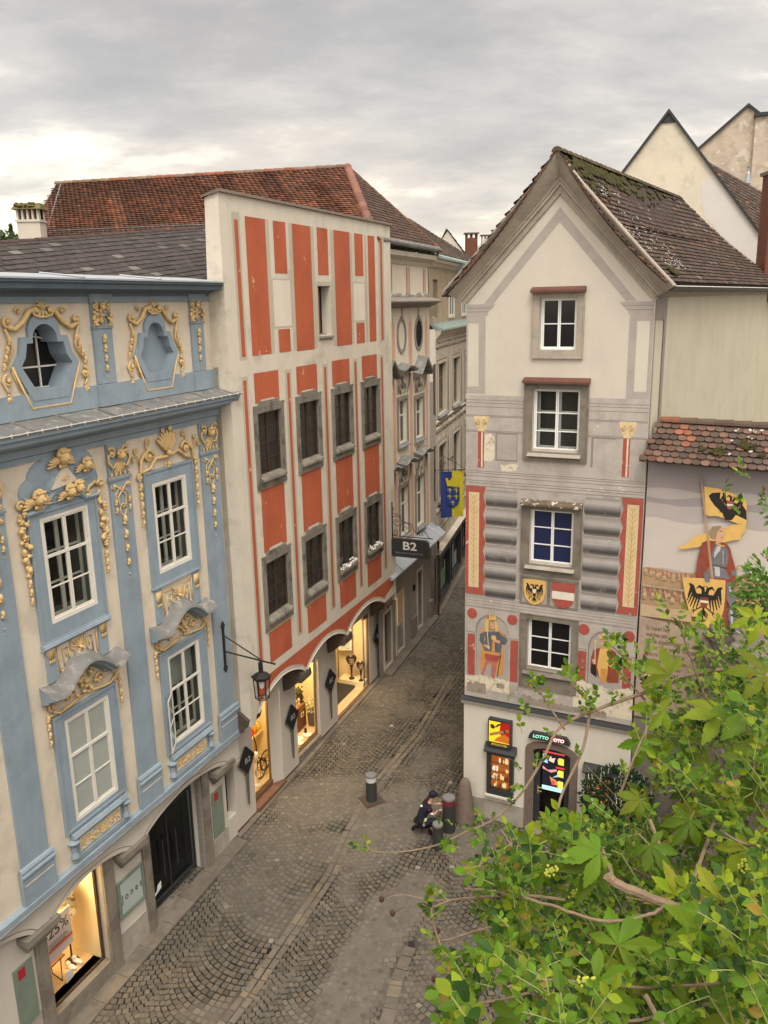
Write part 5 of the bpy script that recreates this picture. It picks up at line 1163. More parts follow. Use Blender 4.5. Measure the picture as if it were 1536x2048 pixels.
# ------------------------------------------------------------------ peach house
def peach_house():
    F = PE; H = thing('peach_house', F.P(-3, 0, -2), 'cream and peach striped house with painted ovals and little lead hoods, beyond the striped house', 'house')
    L_ = -6.4
    wn = [(-3.92, -2.95, 8.75, 10.42), (-1.95, -.95, 8.65, 10.28), (-5.75, -4.85, 8.75, 10.42), (-3.90, -2.95, 5.10, 7.05), (-1.95, -.92, 4.98, 7.10), (-5.75, -4.85, 5.1, 7.05)]
    b = MB(); F.wall(b, L_, 0, 4.4, 13.85, [(*q, .2) for q in wn]+[(-1.72, -.86, 12.42, 13.22, .3)] if False else [(*q, .2) for q in wn]); F.box(b, L_, -.0, 14.10, 15.35, -.5, -.05)
    b.add([F.P(0, 4.4, 0), F.P(0, 14, 0), F.P(0, 14, -3), F.P(0, 4.4, -3)], [(3, 2, 1, 0)]); b.build('wall', M['peach_cream'], H)
    b = MB()
    for a, c in ((-4.55, -4.15), (-2.62, -2.22), (-.62, -.28), (-6.3, -6.0)):
        F.flat(b, [(a, 12.0), (c, 12.0), (c, 13.2), ((a+c)/2+.06, 13.35), ((a+c)/2, 13.55), ((a+c)/2-.06, 13.35), (a, 13.2)], .005); F.box(b, a+.06, c-.06, 4.75, 12.0, 0, .02)
        F.flat(b, [(a+.05, 14.35), (c-.12, 14.35), (c-.12, 15.25), (a+.05, 15.25)], -.045)
    b.build('peach_stripe', M['peach'], H)
    for a, c in ((-4.55, -4.15), (-2.62, -2.22), (-.62, -.28)):
        b = MB(); F.flat(b, [(a-.03, 14.35), (a+.03, 14.35), (a+.03, 15.3), (a-.03, 15.3)], -.042); b.build('grey_line', M['peach_grey'], H); b = MB(); F.flat(b, [(c-.11, 14.35), (c-.05, 14.35), (c-.05, 15.3), (c-.11, 15.3)], -.042); b.build('grey_line', M['peach_grey'], H); b = MB()
        F.flat(b, [((a+c)/2+1.02-.08, 13.5), ((a+c)/2+1.02+.08, 13.5), ((a+c)/2+1.02+.08, 13.85), ((a+c)/2+1.02-.08, 13.85)], .004); b.build('grey_line', M['peach_grey'], H)
    for i, (c, dk) in enumerate(((-3.42, 0), (-1.42, 1), (-5.4, 0))):
        b = MB(); n = 28; O = [(c+.52*math.cos(2*math.pi*k/n), 12.80+.66*math.sin(2*math.pi*k/n)) for k in range(n)]; I = [(c+.37*math.cos(2*math.pi*k/n), 12.80+.52*math.sin(2*math.pi*k/n)) for k in range(n)]
        vs = [F.P(*p, .03) for p in O]+[F.P(*p, .03) for p in I]+[F.P(*p, 0) for p in O]+[F.P(*p, .006) for p in I]
        b.add(vs, [(k, (k+1) % n, n+(k+1) % n, n+k) for k in range(n)]+[(2*n+k, 2*n+(k+1) % n, (k+1) % n, k) for k in range(n)]); F.box(b, c-.1, c+.1, 13.38, 13.5, .0, .045)
        o = b.build('oval_frame', M['peach_grey'], H); b = MB(); F.flat(b, I, .007); b.build('oval_field', M['dark_room'] if dk else M['peach_cream'], o)
    b = MB(); F.profile(b, [(0, 13.80), (.10, 13.84), (.20, 13.90), (.45, 13.98), (.48, 14.02), (.48, 14.06), (-.05, 14.22)], L_, .12); b.build('ledge', M['peach_grey'], H)
    b = MB()
    for i in range(26): F.ell(b, L_+.25*i, 14.2+.05*math.sin(i*1.3), -.02, .16, .10+.06*(i % 3 == 0), .05, 0, 6, 4)
    b.build('weathered_base', M['peach_grey'], H)
    b = MB(); F.profile(b, [(-.05, 15.35), (.0, 15.36), (.05, 15.50), (.16, 15.55), (.30, 15.62), (.32, 15.78), (-.05, 15.80)], L_, .15); b.build('cornice', M['sgraf_light'], H)
    b = MB(); F.tube(b, [(L_, 16.02, .42), (-.05, 16.00, .42)], .105, 10)
    F.tube(b, [(-.05, 16.00, .42), (.05, 15.92, .40), (.08, 15.7, .25)], .05, 6)
    u = L_+.3
    while u < 0: F.tube(b, [(u, 16.15, .30), (u, 15.95, .54), (u, 15.84, .40), (u, 15.8, .15)], .012, 4); u += .75
    b.build('gutter', M['zinc_dark'], H)
    for wi, (a, c, v0, v1) in enumerate(wn):
        s = MB(); F.frame(s, a-.14, c+.14, v0-.12, v1+.16, .14, .0, .04); w0 = casement(F, H, a, c, v0, v1, -.10, .05, fr='white_paint', gl='pane_lead', inner=False, rows=(.35,), outer=.05)
        s.build('grey_surround', M['peach_grey'], w0); k = MB(); F.profile(k, [(-.05, v0+.02), (.14, v0-.05), (.14, v0-.10), (0, v0-.12)], a-.12, c+.12); k.build('sill', M['zinc'], w0)
        cu = (a+c)/2; tri = wi in (1, 2, 5, 4) and wi != 4; hb = MB(); n = 16; base_ = v1+1.0 if wi in (0, 1, 2) else v1+.85; vs = []
        for i in range(n+1):
            t = -1+2*i/n; h = (.62*(1-abs(t))) if wi in (1, 2) else (.30*math.cos(t*1.35)+(.08 if abs(t) > .8 else 0))
            vs += [F.P(cu+t*.74, base_+h+.10, .0), F.P(cu+t*.74, base_+h, .42), F.P(cu+t*.72, base_+h-.09, .38), F.P(cu+t*.70, base_+h-.14, .0)]
        hb.add(vs, [(i*4+j, i*4+4+j, i*4+5+j, i*4+j+1) for i in range(n) for j in range(3)]+[(0, 1, 2, 3), (n*4+3, n*4+2, n*4+1, n*4)]); hb.build('lead_hood', M['zinc_dark'], w0)
        for sg in (-1, 1):
            k = MB(); spiral(F, k, cu+sg*.56, base_-.08, .10, 1.2, 90, sg, .035, .12); F.tube(k, [(cu+sg*.56, base_-.1, .12), (cu+sg*.62, base_-.4, .08), (cu+sg*.50, base_-.75, .04)], .05, 5, .02); k.build('console', M['peach_grey'], w0)
        k = MB()
        if wi == 4: # relief of a white walking animal
            F.ell(k, cu+.02, v1+.52, .06, .30, .13, .06, .2); F.ell(k, cu+.32, v1+.72, .07, .10, .16, .06, -.5)
            for x, a_ in ((-.22, .2), (-.12, -.2), (.14, .25), (.26, -.15)): F.tube(k, [(cu+x, v1+.46, .05), (cu+x+a_*.3, v1+.26, .05), (cu+x+a_*.1, v1+.08, .04)], .03, 5)
        else:
            F.tube(k, [(cu, base_-.1, .02), (cu, v1+.42, .03)], .05, 5)
            for sg in (-1, 1): F.tube(k, [(cu, v1+.55, .04), (cu+sg*.2, v1+.62, .05), (cu+sg*.34, v1+.42, .04), (cu+sg*.15, v1+.25, .03)], .03, 5)
            F.ell(k, cu, v1+.58, .06, .09, .10, .06)
        k.build('relief', M['peach_cream'] if wi == 4 else M['peach_grey'], w0)
    # ledge roof over the ground floor, ground floor
    b = MB(); F.profile(b, [(0, 4.75), (.62, 4.30), (.62, 4.24), (0, 4.2)], L_, .25)
    for u in (-5.3, -4.1, -2.9, -1.7, -.5): F.tube(b, [(u, 4.78, .0), (u, 4.32, .63)], .018, 4)
    b.build('ledge_roof', M['zinc_light'], H)
    G = PE; b = MB(); aw = [(-5.84, -5.10, .45, 2.6, .25), (-4.48, -3.70, .50, 2.85, .25), (-1.88, -1.34, .55, 3.05, .35)]
    G.wall(b, L_, 0, -.3, 4.25, aw); b.add([G.P(0, -.3, 0), G.P(0, 4.3, 0), G.P(0, 4.3, -3), G.P(0, -.3, -3)], [(3, 2, 1, 0)]); b.build('ground_floor_wall', M['peach_grey'], H)
    b = MB(); 
    for q in ((-5.95, -4.99, .4, 2.75, .11), (-4.6, -3.58, .45, 3.0, .12), (-2.0, -1.22, .5, 3.2, .12)): b = MB(); F.frame(b, *q, 0, .03); b.build('door_surround', M['sgraf_light'], H)
    b = MB()
    b = MB(); G.box(b, -5.84, -5.10, .45, 2.6, -.24, -.2); b.build('door', mat('door_brown', (.13, .035, .02), .5, .3, 4, .1), H)
    b = MB(); G.box(b, -4.48, -3.70, .5, 2.85, -.26, -.24); o = b.build('shop_window', emis('warm_glow', (1, .66, .28), .75), H); b = MB(); G.box(b, -4.48, -3.70, 1.45, 1.5, -.24, -.12); G.box(b, -4.48, -3.7, .5, 1.35, -.236, -.15); b.build('shelf', M['pane_pale'], o)
    b = MB(); G.box(b, -1.88, -1.34, .55, 3.05, -.34, -.30); b.build('door', M['pane_dark'], H)
    b = MB(); G.box(b, -2.72, -2.05, .3, 1.3, 0, .05); b.build('plinth', M['stone_grey'], H); b = MB(); G.box(b, -.42, 0, .0, 1.28, 0, .12); b.build('plinth', M['stone_grey'], H)
    b = MB(); G.ell(b, -2.4, 2.6, .04, .10, .16, .05); b.build('wall_lamp', M['iron'], H)
    # hipped tiled roof
    A = Vector((-1.13, 34.33, 19.1)); rw = gpt(112, 367, 19.1); SE = F.P(-6.9, 16.0, .42); NE = F.P(.35, 15.98, .42)
    _n = (A-rw).cross(SE-rw); _r = ray(34, 503); SW = Vector((0, 0, CH))+_r*((rw-Vector((0, 0, CH))).dot(_n)/_r.dot(_n)); NW = rw+Vector((2, 8, -3)); 
    for (P, c, nm) in (([SW, SE, A, rw], col_red, 0), ([SE, NE, A], col_brown, 1)):
        b = MB(); tiles(b, P, .17, .20, c, 'pan' if nm == 0 else 'round', .03); r_ = b.build('roof_tiles', M['tile'], H); under('roof_boards', P, r_)
    b = MB(); b.poly([NE, NW, rw, A]); b.build('rear_roof', M['tile_base'], H)
    b = MB(); ridge(b, rw, A, .13, .42, lambda: vk(((.20, .13, .09) if rt.random() < .7 else (.26, .10, .06)), .7, 1.2)); ridge(b, A, SE, .15, .42, lambda: vk((.20, .095, .068), .8, 1.2)); ridge(b, A, NE, .10, .4, lambda: vk((.17, .09, .06), .7, 1.2))
    b.build('ridge_tiles', M['tile'], H)
    b = MB(); 
    for k in range(2): b.tube([rw+Vector((.25+.0*k, -.05, .06)), SW+Vector((.9, 0, .1))], .03, 4)
    b.build('lightning_wire', M['zinc_light'], H)
    # snow guard on the lower part of the roof
    b = MB(); U = (SE-SW); Sl = (rw-SW); nrm = U.cross(A-SW).normalized(); nrm = nrm if nrm.z > 0 else -nrm
    g0 = SW+(rw-SW)*.14; g1 = SE+(A-SE)*.14; n = 150
    for h in (.06, .34): b.tube([g0+nrm*h, g1+nrm*h], .014, 4)
    for i in range(n+1):
        p = g0+(g1-g0)*(i/n); b.tube([p+nrm*.06, p+nrm*(.40 if i % 10 == 0 else .34)], .012 if i % 10 else .02, 4, cap=False)
    b.build('snow_guard', M['zinc_dark'], H)
    # walls below the big roof
    b = MB(); z = 15.7
    q = [SW+Vector((.3, .3, 0)), SE+Vector((-.6, .3, 0))]; b.poly([Vector((q[0].x, q[0].y, 8)), Vector((q[1].x, q[1].y, 8)), Vector((q[1].x, q[1].y, z)), Vector((q[0].x, q[0].y, z))]); q2 = rw+Vector((.3, 0, -.1)); nw = NW+Vector((.3, 0, 0))
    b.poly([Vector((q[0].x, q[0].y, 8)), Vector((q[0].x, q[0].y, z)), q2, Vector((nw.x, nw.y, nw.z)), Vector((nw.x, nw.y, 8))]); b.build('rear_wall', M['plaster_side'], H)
peach_house()
# slate roof behind the blue cornice
def slate():
    F = BL; H = bpy.data.objects['rococo_house']; zt = lambda u: 15.85+.05*(u+4)
    P = [F.P(-9.6, 13.35, -.45), F.P(4.6, 14.88, -.45), F.P(5.2, 16.28, -3.1), F.P(-9.6, 14.68, -3.1)]
    nn = (P[1]-P[0]).cross(P[3]-P[0]).normalized()
    b = MB(); tiles(b, P, .20, .30, col_slate, 'rect', .02, .012); r_ = b.build('slate_roof', M['slate'], H); under('roof_boards', P, r_)
    b = MB(); ridge(b, P[3], P[2], .08, .5, lambda: (.07, .05, .045)); b.build('ridge_tiles', M['tile'], H)
    b = MB(); b.poly([P[3], P[2], P[2]+Vector((-2, 3, -3)), P[3]+Vector((-2, 3, -3))]); b.build('rear_roof', M['tile_base'], H)
slate()
def left_chimney():
    b = MB(); c = gpt(60, 1000); c = at(66, 470, 30.); x, y = c.x, c.y; z0 = 14.5; zt = at(66, 417, 30).z
    t = thing('plastered_chimney', (x, y, z0), 'broad pale plastered chimney with a mossy cap behind the slate roof', 'chimney')
    b.box(x-.40, x+.40, y-.30, y+.30, z0-4, zt-.50); b.box(x-.44, x+.44, y-.34, y+.34, zt-.5, zt-.42)
    for k in range(5): b.box(x-.40+.18*k, x-.33+.18*k, y-.30, y+.30, zt-.42, zt-.08)
    b.build('chimney_stack', M['plaster'], t)
    b = MB(); b.hexa([(x-.52, y-.42, zt-.08), (x+.52, y-.42, zt-.08), (x+.52, y+.42, zt-.08), (x-.52, y+.42, zt-.08), (x-.42, y-.16, zt+.14), (x+.42, y-.16, zt+.14), (x+.42, y+.16, zt+.14), (x-.42, y+.16, zt+.14)])
    for i in range(40): b.ell((x+rt.uniform(-.45, .45), y-.3+rt.uniform(-.1, .25), zt+rt.uniform(-.04, .12)), Vector((.08, 0, 0)), Vector((0, .08, 0)), Vector((0, 0, .05)), 5, 4)
    b.build('mossy_cap', mat('dry_moss', (.15, .125, .05), .95, .4, 6, .8, 30), t)
    b = MB(); b.box(x-.39, x+.39, y-.1, y+.1, zt-.42, zt-.08); b.build('flue_opening', M['dark_room'], t)
left_chimney()
# ------------------------------------------------------------------ sgraffito house
def grey_house():
    F = GY; H = thing('sgraffito_house', F.P(6, 0, -2), 'grey brown house scratched with pale friezes, dark windows and shop fronts, further up the lane', 'house')
    L_ = 14.
    ws = []
    for row, (v0, v1) in enumerate(((9.35, 11.45), (5.6, 7.95))):
        for u in (.5, 3.95, 7.3, 10.6): ws.append((u, u+1.75, v0, v1))
    top = [(.72, 1.75, 13.35, 14.9), (4.2, 5.55, 13.28, 14.85), (7.6, 8.9, 13.28, 14.85), (10.8, 12.1, 13.28, 14.85)]
    b = MB(); F.wall(b, .02, L_, 12.9, 15.5, [(*q, .15) for q in top[:1]]); b.build('upper_wall', M['sgraf_tan'], H)
    b = MB(); F.wall(b, .02, L_, 3.2, 12.9, [(*q, .22) for q in ws], w=.25); b.build('wall', M['sgraf_light'], H)
    b = MB(); F.wall(b, .02, L_, -.3, 3.2, [(.7, 3.2, .9, 2.9, .2), (3.6, 6.2, 1.0, 2.9, .2), (6.7, 8.4, 1.2, 3.0, .2), (9., 13, 1.2, 3., .2)], w=.22); b.build('ground_floor_wall', M['sgraf_mid'], H)
    b = MB(); F.flat(b, [(.75, 13.4), (1.75, 13.4), (1.75, 14.9), (.75, 14.9)], -.1); b.build('boarded_window', M['sgraf_mid'], H)
    for q in top[1:]: casement(F, H, *q, w=.03, gl='pane_lead', inner=False, rows=(.35,), outer=.12)
    b = MB(); F.profile(b, [(0, 15.35), (.1, 15.4), (.18, 15.5), (.3, 15.56), (.32, 15.7), (0, 15.75)], .02, L_); b.build('cornice', M['sgraf_light'], H)
    b = MB(); F.profile(b, [(-.5, 16.15), (.42, 15.76), (.42, 15.70), (-.5, 15.7)], .02, L_); 
    u = .5
    while u < L_: F.tube(b, [(u, 16.16, -.5), (u, 15.78, .43)], .02, 4); u += .8
    b.build('eave_flashing', mat('copper_green', (.28, .35, .32), .6, .15, 3, .1), H)
    b = MB(); F.profile(b, [(0, 13.12), (.62, 12.93), (.62, 12.86), (.25, 12.84)], .02, L_)
    u = .3
    while u < L_: F.tube(b, [(u, 13.13, .02), (u, 12.94, .63)], .018, 4); u += .62
    b.build('pent_roof', M['copper_green'], H)
    b = MB(); F.profile(b, [(.25, 12.50), (.30, 12.52), (.34, 12.60), (.45, 12.70), (.50, 12.84), (.25, 12.85)], .02, L_); F.profile(b, [(.25, 9.0), (.30, 9.02), (.32, 9.1), (.25, 9.12)], .02, L_); F.profile(b, [(.25, 8.75), (.3, 8.76), (.3, 8.82), (.25, 8.83)], .02, L_); F.profile(b, [(.25, 3.3), (.42, 3.34), (.5, 3.5), (.25, 3.6)], .02, L_); b.build('moulding', M['sgraf_light'], H)
    rr = random.Random(3)
    b = MB(); 
    for (v0, v1) in ((12.08, 12.38), (8.55, 8.98), (5.05, 5.4), (4.2, 4.5)):
        F.flat(b, [(.05, v0), (L_, v0), (L_, v1), (.05, v1)], .254)
    for (u, u1, v0, v1) in ws: F.flat(b, [(u1+.42, v0-.4), (u1+.66, v0-.2), (u1+.66, v1-.1), (u1+.54, v1+.28), (u1+.42, v1-.1)], .254); F.flat(b, [(u-.18, v1+.14), (u1+.18, v1+.14), (u1+.18, v1+.2), (u-.18, v1+.2)], .254); F.flat(b, [(u-.18, v0-.2), (u-.10, v0-.2), (u-.10, v1+.14), (u-.18, v1+.14)], .2545); F.flat(b, [(u1+.10, v0-.2), (u1+.18, v0-.2), (u1+.18, v1+.14), (u1+.10, v1+.14)], .2545)
    b.build('sgraffito_ground', M['sgraf_mid'], H)
    b = MB(); k = 0
    for (v0, v1) in ((12.08, 12.38), (8.55, 8.98), (5.05, 5.4), (4.2, 4.5)):
        u = .15
        while u < L_-.3:
            c = (v0+v1)/2; r = (v1-v0)*.38; spiral(F, b, u, c, r, 1.1, rr.uniform(0, 360), rr.choice((-1, 1)), .028, .256, 10); u += r*1.7
    for (u, u1, v0, v1) in ws:
        for j in range(4): c = u+.1+j*.5; F.tube(b, [(c, v1+.34, .256), (c+.1, v1+.42, .256), (c+.2, v1+.34, .256), (c+.1, v1+.26, .256), (c, v1+.34, .256)], .014, 4)
    b.build('sgraffito_scrolls', M['sgraf_light'], H)
    for (u, u1, v0, v1) in ws:
        w = casement(F, H, u, u1, v0, v1, .10, .06, fr='sgraf_mid', gl='pane_dark', inner=False, rows=(.3, .65)); k = MB(); F.profile(k, [(.1, v0+.02), (.42, v0-.06), (.42, v0-.12), (.25, v0-.14)], u-.1, u1+.1); k.build('sill', M['zinc'], w)
        s = MB(); F.frame(s, u-.10, u1+.10, v0-.1, v1+.14, .10, .25, .285); s.build('surround', M['sgraf_light'], w)
    for i, (a, c, v0, v1) in enumerate(((.7, 3.2, .9, 2.9), (3.6, 6.2, 1., 2.9), (6.7, 8.4, 1.2, 3.))):
        b = MB(); F.frame(b, a, c, v0, v1, .07, .05, .28); o = b.build('shop_window', M['anthracite'], H); b = MB(); F.flat(b, [(a, v0), (c, v0), (c, v1), (a, v1)], .08); b.build('pane', M['pane_lead'], o)
        b = MB()
        for j in range(5): b.col = rr.choice([(.45, .12, .08), (.15, .25, .12), (.55, .5, .4), (.2, .25, .4), (.5, .35, .15)]); x = a+.3+j*(c-a-.6)/5; F.box(b, x, x+.3, v0+.2, v0+rr.uniform(.6, 1.5), .085, .09)
        b.build('display', M['cloth'], o)
    b = MB(); F.tube(b, [(.06, 4.2, .32), (.06, .4, .32)], .05, 6); b.build('drain_pipe', M['window_wood'], H)
    P = [F.P(-.3, 15.95, .1), F.P(L_, 15.95, .1), F.P(L_-3, 18.3, -3.4), F.P(-2.3, 18.3, -3.4)]
    b = MB(); tiles(b, P, .20, .24, lambda a, b_, i, j: vk((.13, .10, .08), .6, 1.3), 'round', .03); r_ = b.build('roof_tiles', M['tile'], H); under('roof_boards', P, r_)
    b = MB(); b.poly([P[0], P[3], P[3]+Vector((-3, .5, -2)), P[0]+Vector((-3, .5, 0))]); b.poly([F.P(.0, 3, 0), F.P(.0, 15.7, 0), F.P(0, 15.7, -6), F.P(0, 3, -6)]); b.build('gable_side', M['sgraf_mid'], H)
grey_house()
def flag():
    F = GY; u = 4.2; y0 = at(917, 937, 39.6)
    t = thing('banner_flag', at(903, 1040, 36), 'hanging blue and yellow banner with a gold crowned shield of small eagles', 'flag')
    D = Fac((0, 0), 97); c = at(904, 988, 36); D.o = Vector((c.x, c.y, 0)); W2 = .49; z1 = at(904, 940, 36).z; z0 = at(904, 1037, 36).z
    def cloth(u0, u1, m, nm, w=0):
        b = MB(); n, m_ = 10, 16; vs = []
        for j in range(m_+1):
            for i in range(n+1):
                u_ = u0+(u1-u0)*i/n; v_ = z0+(z1-z0)*j/m_; vs.append(D.P(u_, v_+.05*(u_/W2), w+.03*math.sin(u_*9+v_*2)))
        b.add(vs, [(j*(n+1)+i, j*(n+1)+i+1, (j+1)*(n+1)+i+1, (j+1)*(n+1)+i) for j in range(m_) for i in range(n)]); return b.build(nm, m, t, smooth=True)
    bl = mat('flag_blue', (.025, .045, .19), .8, .1, 6, .1); ye = mat('flag_yellow', (.52, .44, .03), .8, .1, 6, .1)
    cloth(-W2, 0, bl, 'blue_half'); cloth(0, W2, ye, 'yellow_half')
    zc = (z0+z1)/2
    for sd in (1,):
        b = MB(); q = [(-.23, zc+.32), (.33, zc+.32), (.33, zc-.28), (.25, zc-.46), (.05, zc-.56), (-.15, zc-.46), (-.23, zc-.28)]; D.flat(b, q, .036); b.build('shield', bl, t)
        b = MB(); D.flat(b, [(-.28, zc+.72), (-.16, zc+.70), (-.16, zc+.62), (-.06, zc+.62), (-.06, zc+.70), (.10, zc+.70), (.10, zc+.62), (.18, zc+.62), (.18, zc+.70), (.34, zc+.72), (.28, zc+.36), (-.20, zc+.36)], .038); b.build('crown', ye, t)
        b = MB()
        for (x, y) in ((-.09, .18), (.19, .18), (-.09, -.10), (.19, -.10), (.05, -.36)):
            for sg in (-1, 1):
                for k in range(4): a = R(20+k*28); D.flat(b, [(x, zc+y), (x+sg*math.cos(a)*.11-.012, zc+y+math.sin(a)*.09-.02), (x+sg*math.cos(a)*.12, zc+y+math.sin(a)*.10)], .042+.0005*k+(.002 if sg > 0 else 0))
            D.flat(b, [(x-.02, zc+y-.1), (x+.02, zc+y-.1), (x+.02, zc+y+.09), (x-.02, zc+y+.09)], .047)
        b.build('eaglet', ye, t)
    b = MB(); b.tube([D.P(-W2-.25, z1+.03, 0), D.P(.62, z1+.08, .0)], .018); b.tube([D.P(.62, z1+.08, 0), D.P(-.35, z1+.65, .0)], .010, 4); b.tube([D.P(-.35, z1-.1, 0), D.P(-.35, z1+.75, 0)], .012, 4)
    w0 = GY.P(3.9, 0, .3); b.tube([D.P(-W2-.25, z1+.03, 0), Vector((w0.x, w0.y, z1+.03))], .016); b.build('pole', M['iron'], t)
flag()
# ------------------------------------------------------------------ painted gable house
class Paint: # thin coats of paint on a wall, each a hair in front of the one before
    def __init__(s, F, H, base=.003): s.F = F; s.H = H; s.w = base
    def add(s, polys, m, name, par=None, raw=False):
        if len(polys) <= 8 and not name.startswith(('eagle', 'painted_mould', 'breast', 'figure', 'painted_leaves')):
            o = None
            for p in polys: b = MB(); s.w += .00012; s.F.flat(b, p, s.w); o = b.build(name, M[m], par or s.H)
            return o
        b = MB()
        for p in polys: s.w += .00012; s.F.flat(b, p, s.w)
        return b.build(name, M[m], par or s.H)
def capsule(x0, y0, x1, y1, r0, r1):
    a = math.atan2(y1-y0, x1-x0); p = [(x0+r0*math.cos(a+R(t)), y0+r0*math.sin(a+R(t))) for t in (90, 135, 180, 225, 270)]
    return p+[(x1+r1*math.cos(a+R(t)), y1+r1*math.sin(a+R(t))) for t in (-90, -30, 30, 90)]
def eagle(cu, cv, s, rot=0.): # black double-headed eagle, polygons in wall coordinates; s = half height
    P = []
    def add(l): P.append([(cu+(x*math.cos(rot)-y*math.sin(rot))*s, cv+(x*math.sin(rot)+y*math.cos(rot))*s) for x, y in l])
    add([(-.10, .30), (-.16, .05), (-.12, -.25), (0, -.40), (.12, -.25), (.16, .05), (.10, .30), (0, .36)])
    for g in (-1, 1):
        add(capsule(g*.05, .22, g*.10, .55, .085, .065)); add(capsule(g*.10, .55, g*.26, .66, .07, .055)); add(capsule(g*.26, .66, g*.38, .52, .05, .012)); add(capsule(g*.12, .60, g*.02, .70, .035, .01))
        add(capsule(g*.12, .18, g*.42, .20, .13, .11)); add(capsule(g*.42, .22, g*.56, .62, .10, .085)); add(capsule(g*.56, .62, g*.66, .70, .085, .05))
        for k, (x0, y0, x1, y1) in enumerate(((.60, .60, .70, .12), (.56, .45, .72, -.08), (.50, .30, .66, -.22), (.42, .18, .56, -.34), (.32, .12, .44, -.42), (.22, .08, .30, -.40))): add(capsule(g*x0, y0, g*x1, y1, .045, .018))
        add(capsule(g*.08, -.28, g*.38, -.52, .03, .022))
        for a in (-70, -25, 20, 70): add(capsule(g*.38, -.52, g*(.38+.14*math.cos(R(a))), -.52+.14*math.sin(R(a))-.02, .022, .008))
        for k in range(3): add(capsule(g*.03, -.45-.08*k, g*(.22-.02*k), -.66-.09*k, .028, .014))
    add(capsule(0, -.3, 0, -.92, .045, .02))
    return P
def shieldp(cu, cv, w, h): return [(cu-w, cv+h*.92), (cu, cv+h), (cu+w, cv+h*.92), (cu+w*.96, cv), (cu+w*.80, cv-h*.55), (cu+w*.4, cv-h*.9), (cu, cv-h), (cu-w*.4, cv-h*.9), (cu-w*.80, cv-h*.55), (cu-w*.96, cv)]
def rect(a, b, c, d): return [(a, c), (b, c), (b, d), (a, d)]
def painted_house():
    F = PT; H = thing('painted_gable_house', F.P(.4, 0, -2), 'narrow gabled house painted with kings, shields and stonework, tobacco shop below', 'house')
    UL, UR, AP = -1.80, 2.62, .43
    def top(u): return 13.95+(16.9-13.95)*(1-abs(u-AP)/(2.23 if u < AP else 2.2))
    wins = [(.02, .90, 12.84, 14.04, .20), (-.10, 1.05, 10.42, 11.93, .18), (-.10, 1.0, 7.55, 8.96, .18), (-.10, 1.04, 4.68, 6.06, .14)]
    b = MB(); F.wall(b, UL, UR, 3.40, top, wins, extra=(AP,)); b.build('wall', M['plaster'], H)
    b = MB(); F.wall(b, UL-.02, UR+.03, -.9, 3.42, [(.14, 1.14, .06, 2.50, .22)], .22, w=.03); b.build('ground_floor_wall', M['wall_white'], H)
    for q in ((UL-.02, -.08, .56), (1.32, UR+.03, .5)): b = MB(); F.box(b, q[0], q[1], -.9, q[2], .03, .05); b.build('plinth', M['dado_grey'], H)
    b = MB(); F.profile(b, [(.0, 3.34), (.05, 3.35), (.07, 3.40), (.12, 3.44), (.13, 3.50), (0, 3.50)], UL-.08, UR+.05); b.build('ledge', M['wall_white'], H); b = MB(); F.profile(b, [(0, 3.585), (.16, 3.515), (.16, 3.50), (0, 3.50)], UL-.10, UR+.06); b.build('ledge_sheet', M['anthracite'], H)
    p = Paint(F, H)
    # upper plaster bands: chevrons, corner pilasters
    p.add([[(-1.36, 13.93), (-1.12, 13.93), (AP, 15.70), (AP, 16.02)], [(AP, 16.02), (AP, 15.70), (1.98, 13.93), (2.22, 13.93)], [(-1.80, 13.92), (-1.08, 13.92), (-1.12, 13.84), (-1.24, 13.74), (-1.26, 13.65), (-1.80, 13.65)], [(1.85, 13.92), (2.60, 13.92), (2.60, 13.65), (2.05, 13.65), (2.02, 13.74), (1.90, 13.84)]], 'lilac', 'painted_band')
    p.add([rect(-1.80, -1.76, 11.78, 13.65), rect(-1.48, -1.31, 11.78, 13.65), rect(-1.76, -1.48, 13.48, 13.65), rect(-1.76, -1.48, 11.78, 11.95), rect(2.08, 2.25, 11.75, 13.65), rect(2.53, 2.61, 11.75, 13.65), rect(2.25, 2.53, 13.5, 13.65), rect(2.25, 2.53, 11.75, 11.92)], 'lilac', 'painted_pilaster')
    p.add([rect(-1.8, -1.14, 13.825, 13.84), rect(-1.8, -1.24, 13.735, 13.75), rect(1.92, 2.6, 13.825, 13.84), rect(2.0, 2.6, 13.735, 13.75)], 'lilac_dark', 'painted_line')
    # grey architecture
    p.add([rect(-1.80, -.30, 9.45, 11.74), rect(1.18, 2.61, 9.45, 11.75), rect(-.30, 1.18, 9.45, 10.2), [(-1.80, 9.42), (2.61, 9.42), (2.61, 9.5), (-1.8, 9.5)]], 'lilac_mid', 'painted_stonework')
    L_ = []
    for v in (11.62, 11.55, 11.45, 11.24, 11.21, 10.86, 10.83):
        L_ += [rect(-1.80, -.32, v-.008, v+.008), rect(1.20, 2.61, v-.008, v+.008)]
    for v in (9.83, 9.78, 9.70, 9.58, 9.52, 9.44): L_ += [rect(-1.80, 2.61, v-.009, v+.006)]
    p.add(L_, 'lilac_dark', 'painted_mouldings')
    p.add([rect(-1.02, -.46, 10.12, 10.83)], 'lilac_dark', 'painted_niche'); p.add([rect(-.98, -.48, 10.16, 10.79)], 'lilac', 'painted_niche'); p.add([rect(1.34, 1.39, 10.10, 10.82), rect(1.39, 1.9, 10.80, 10.82)], 'lilac_dark', 'painted_niche')
    p.add([[(-1.33, 10.1), (-1.3, 10.75), (-1.15, 10.8), (-1.05, 10.7), (-1.04, 10.2), (-1.12, 10.08)], [(-.92, 10.08), (-.80, 10.0), (-.6, 10.06), (-.42, 10.05), (-.5, 9.88), (-.72, 9.86), (-.84, 9.86)]], 'damage', 'bare_plaster_patch')
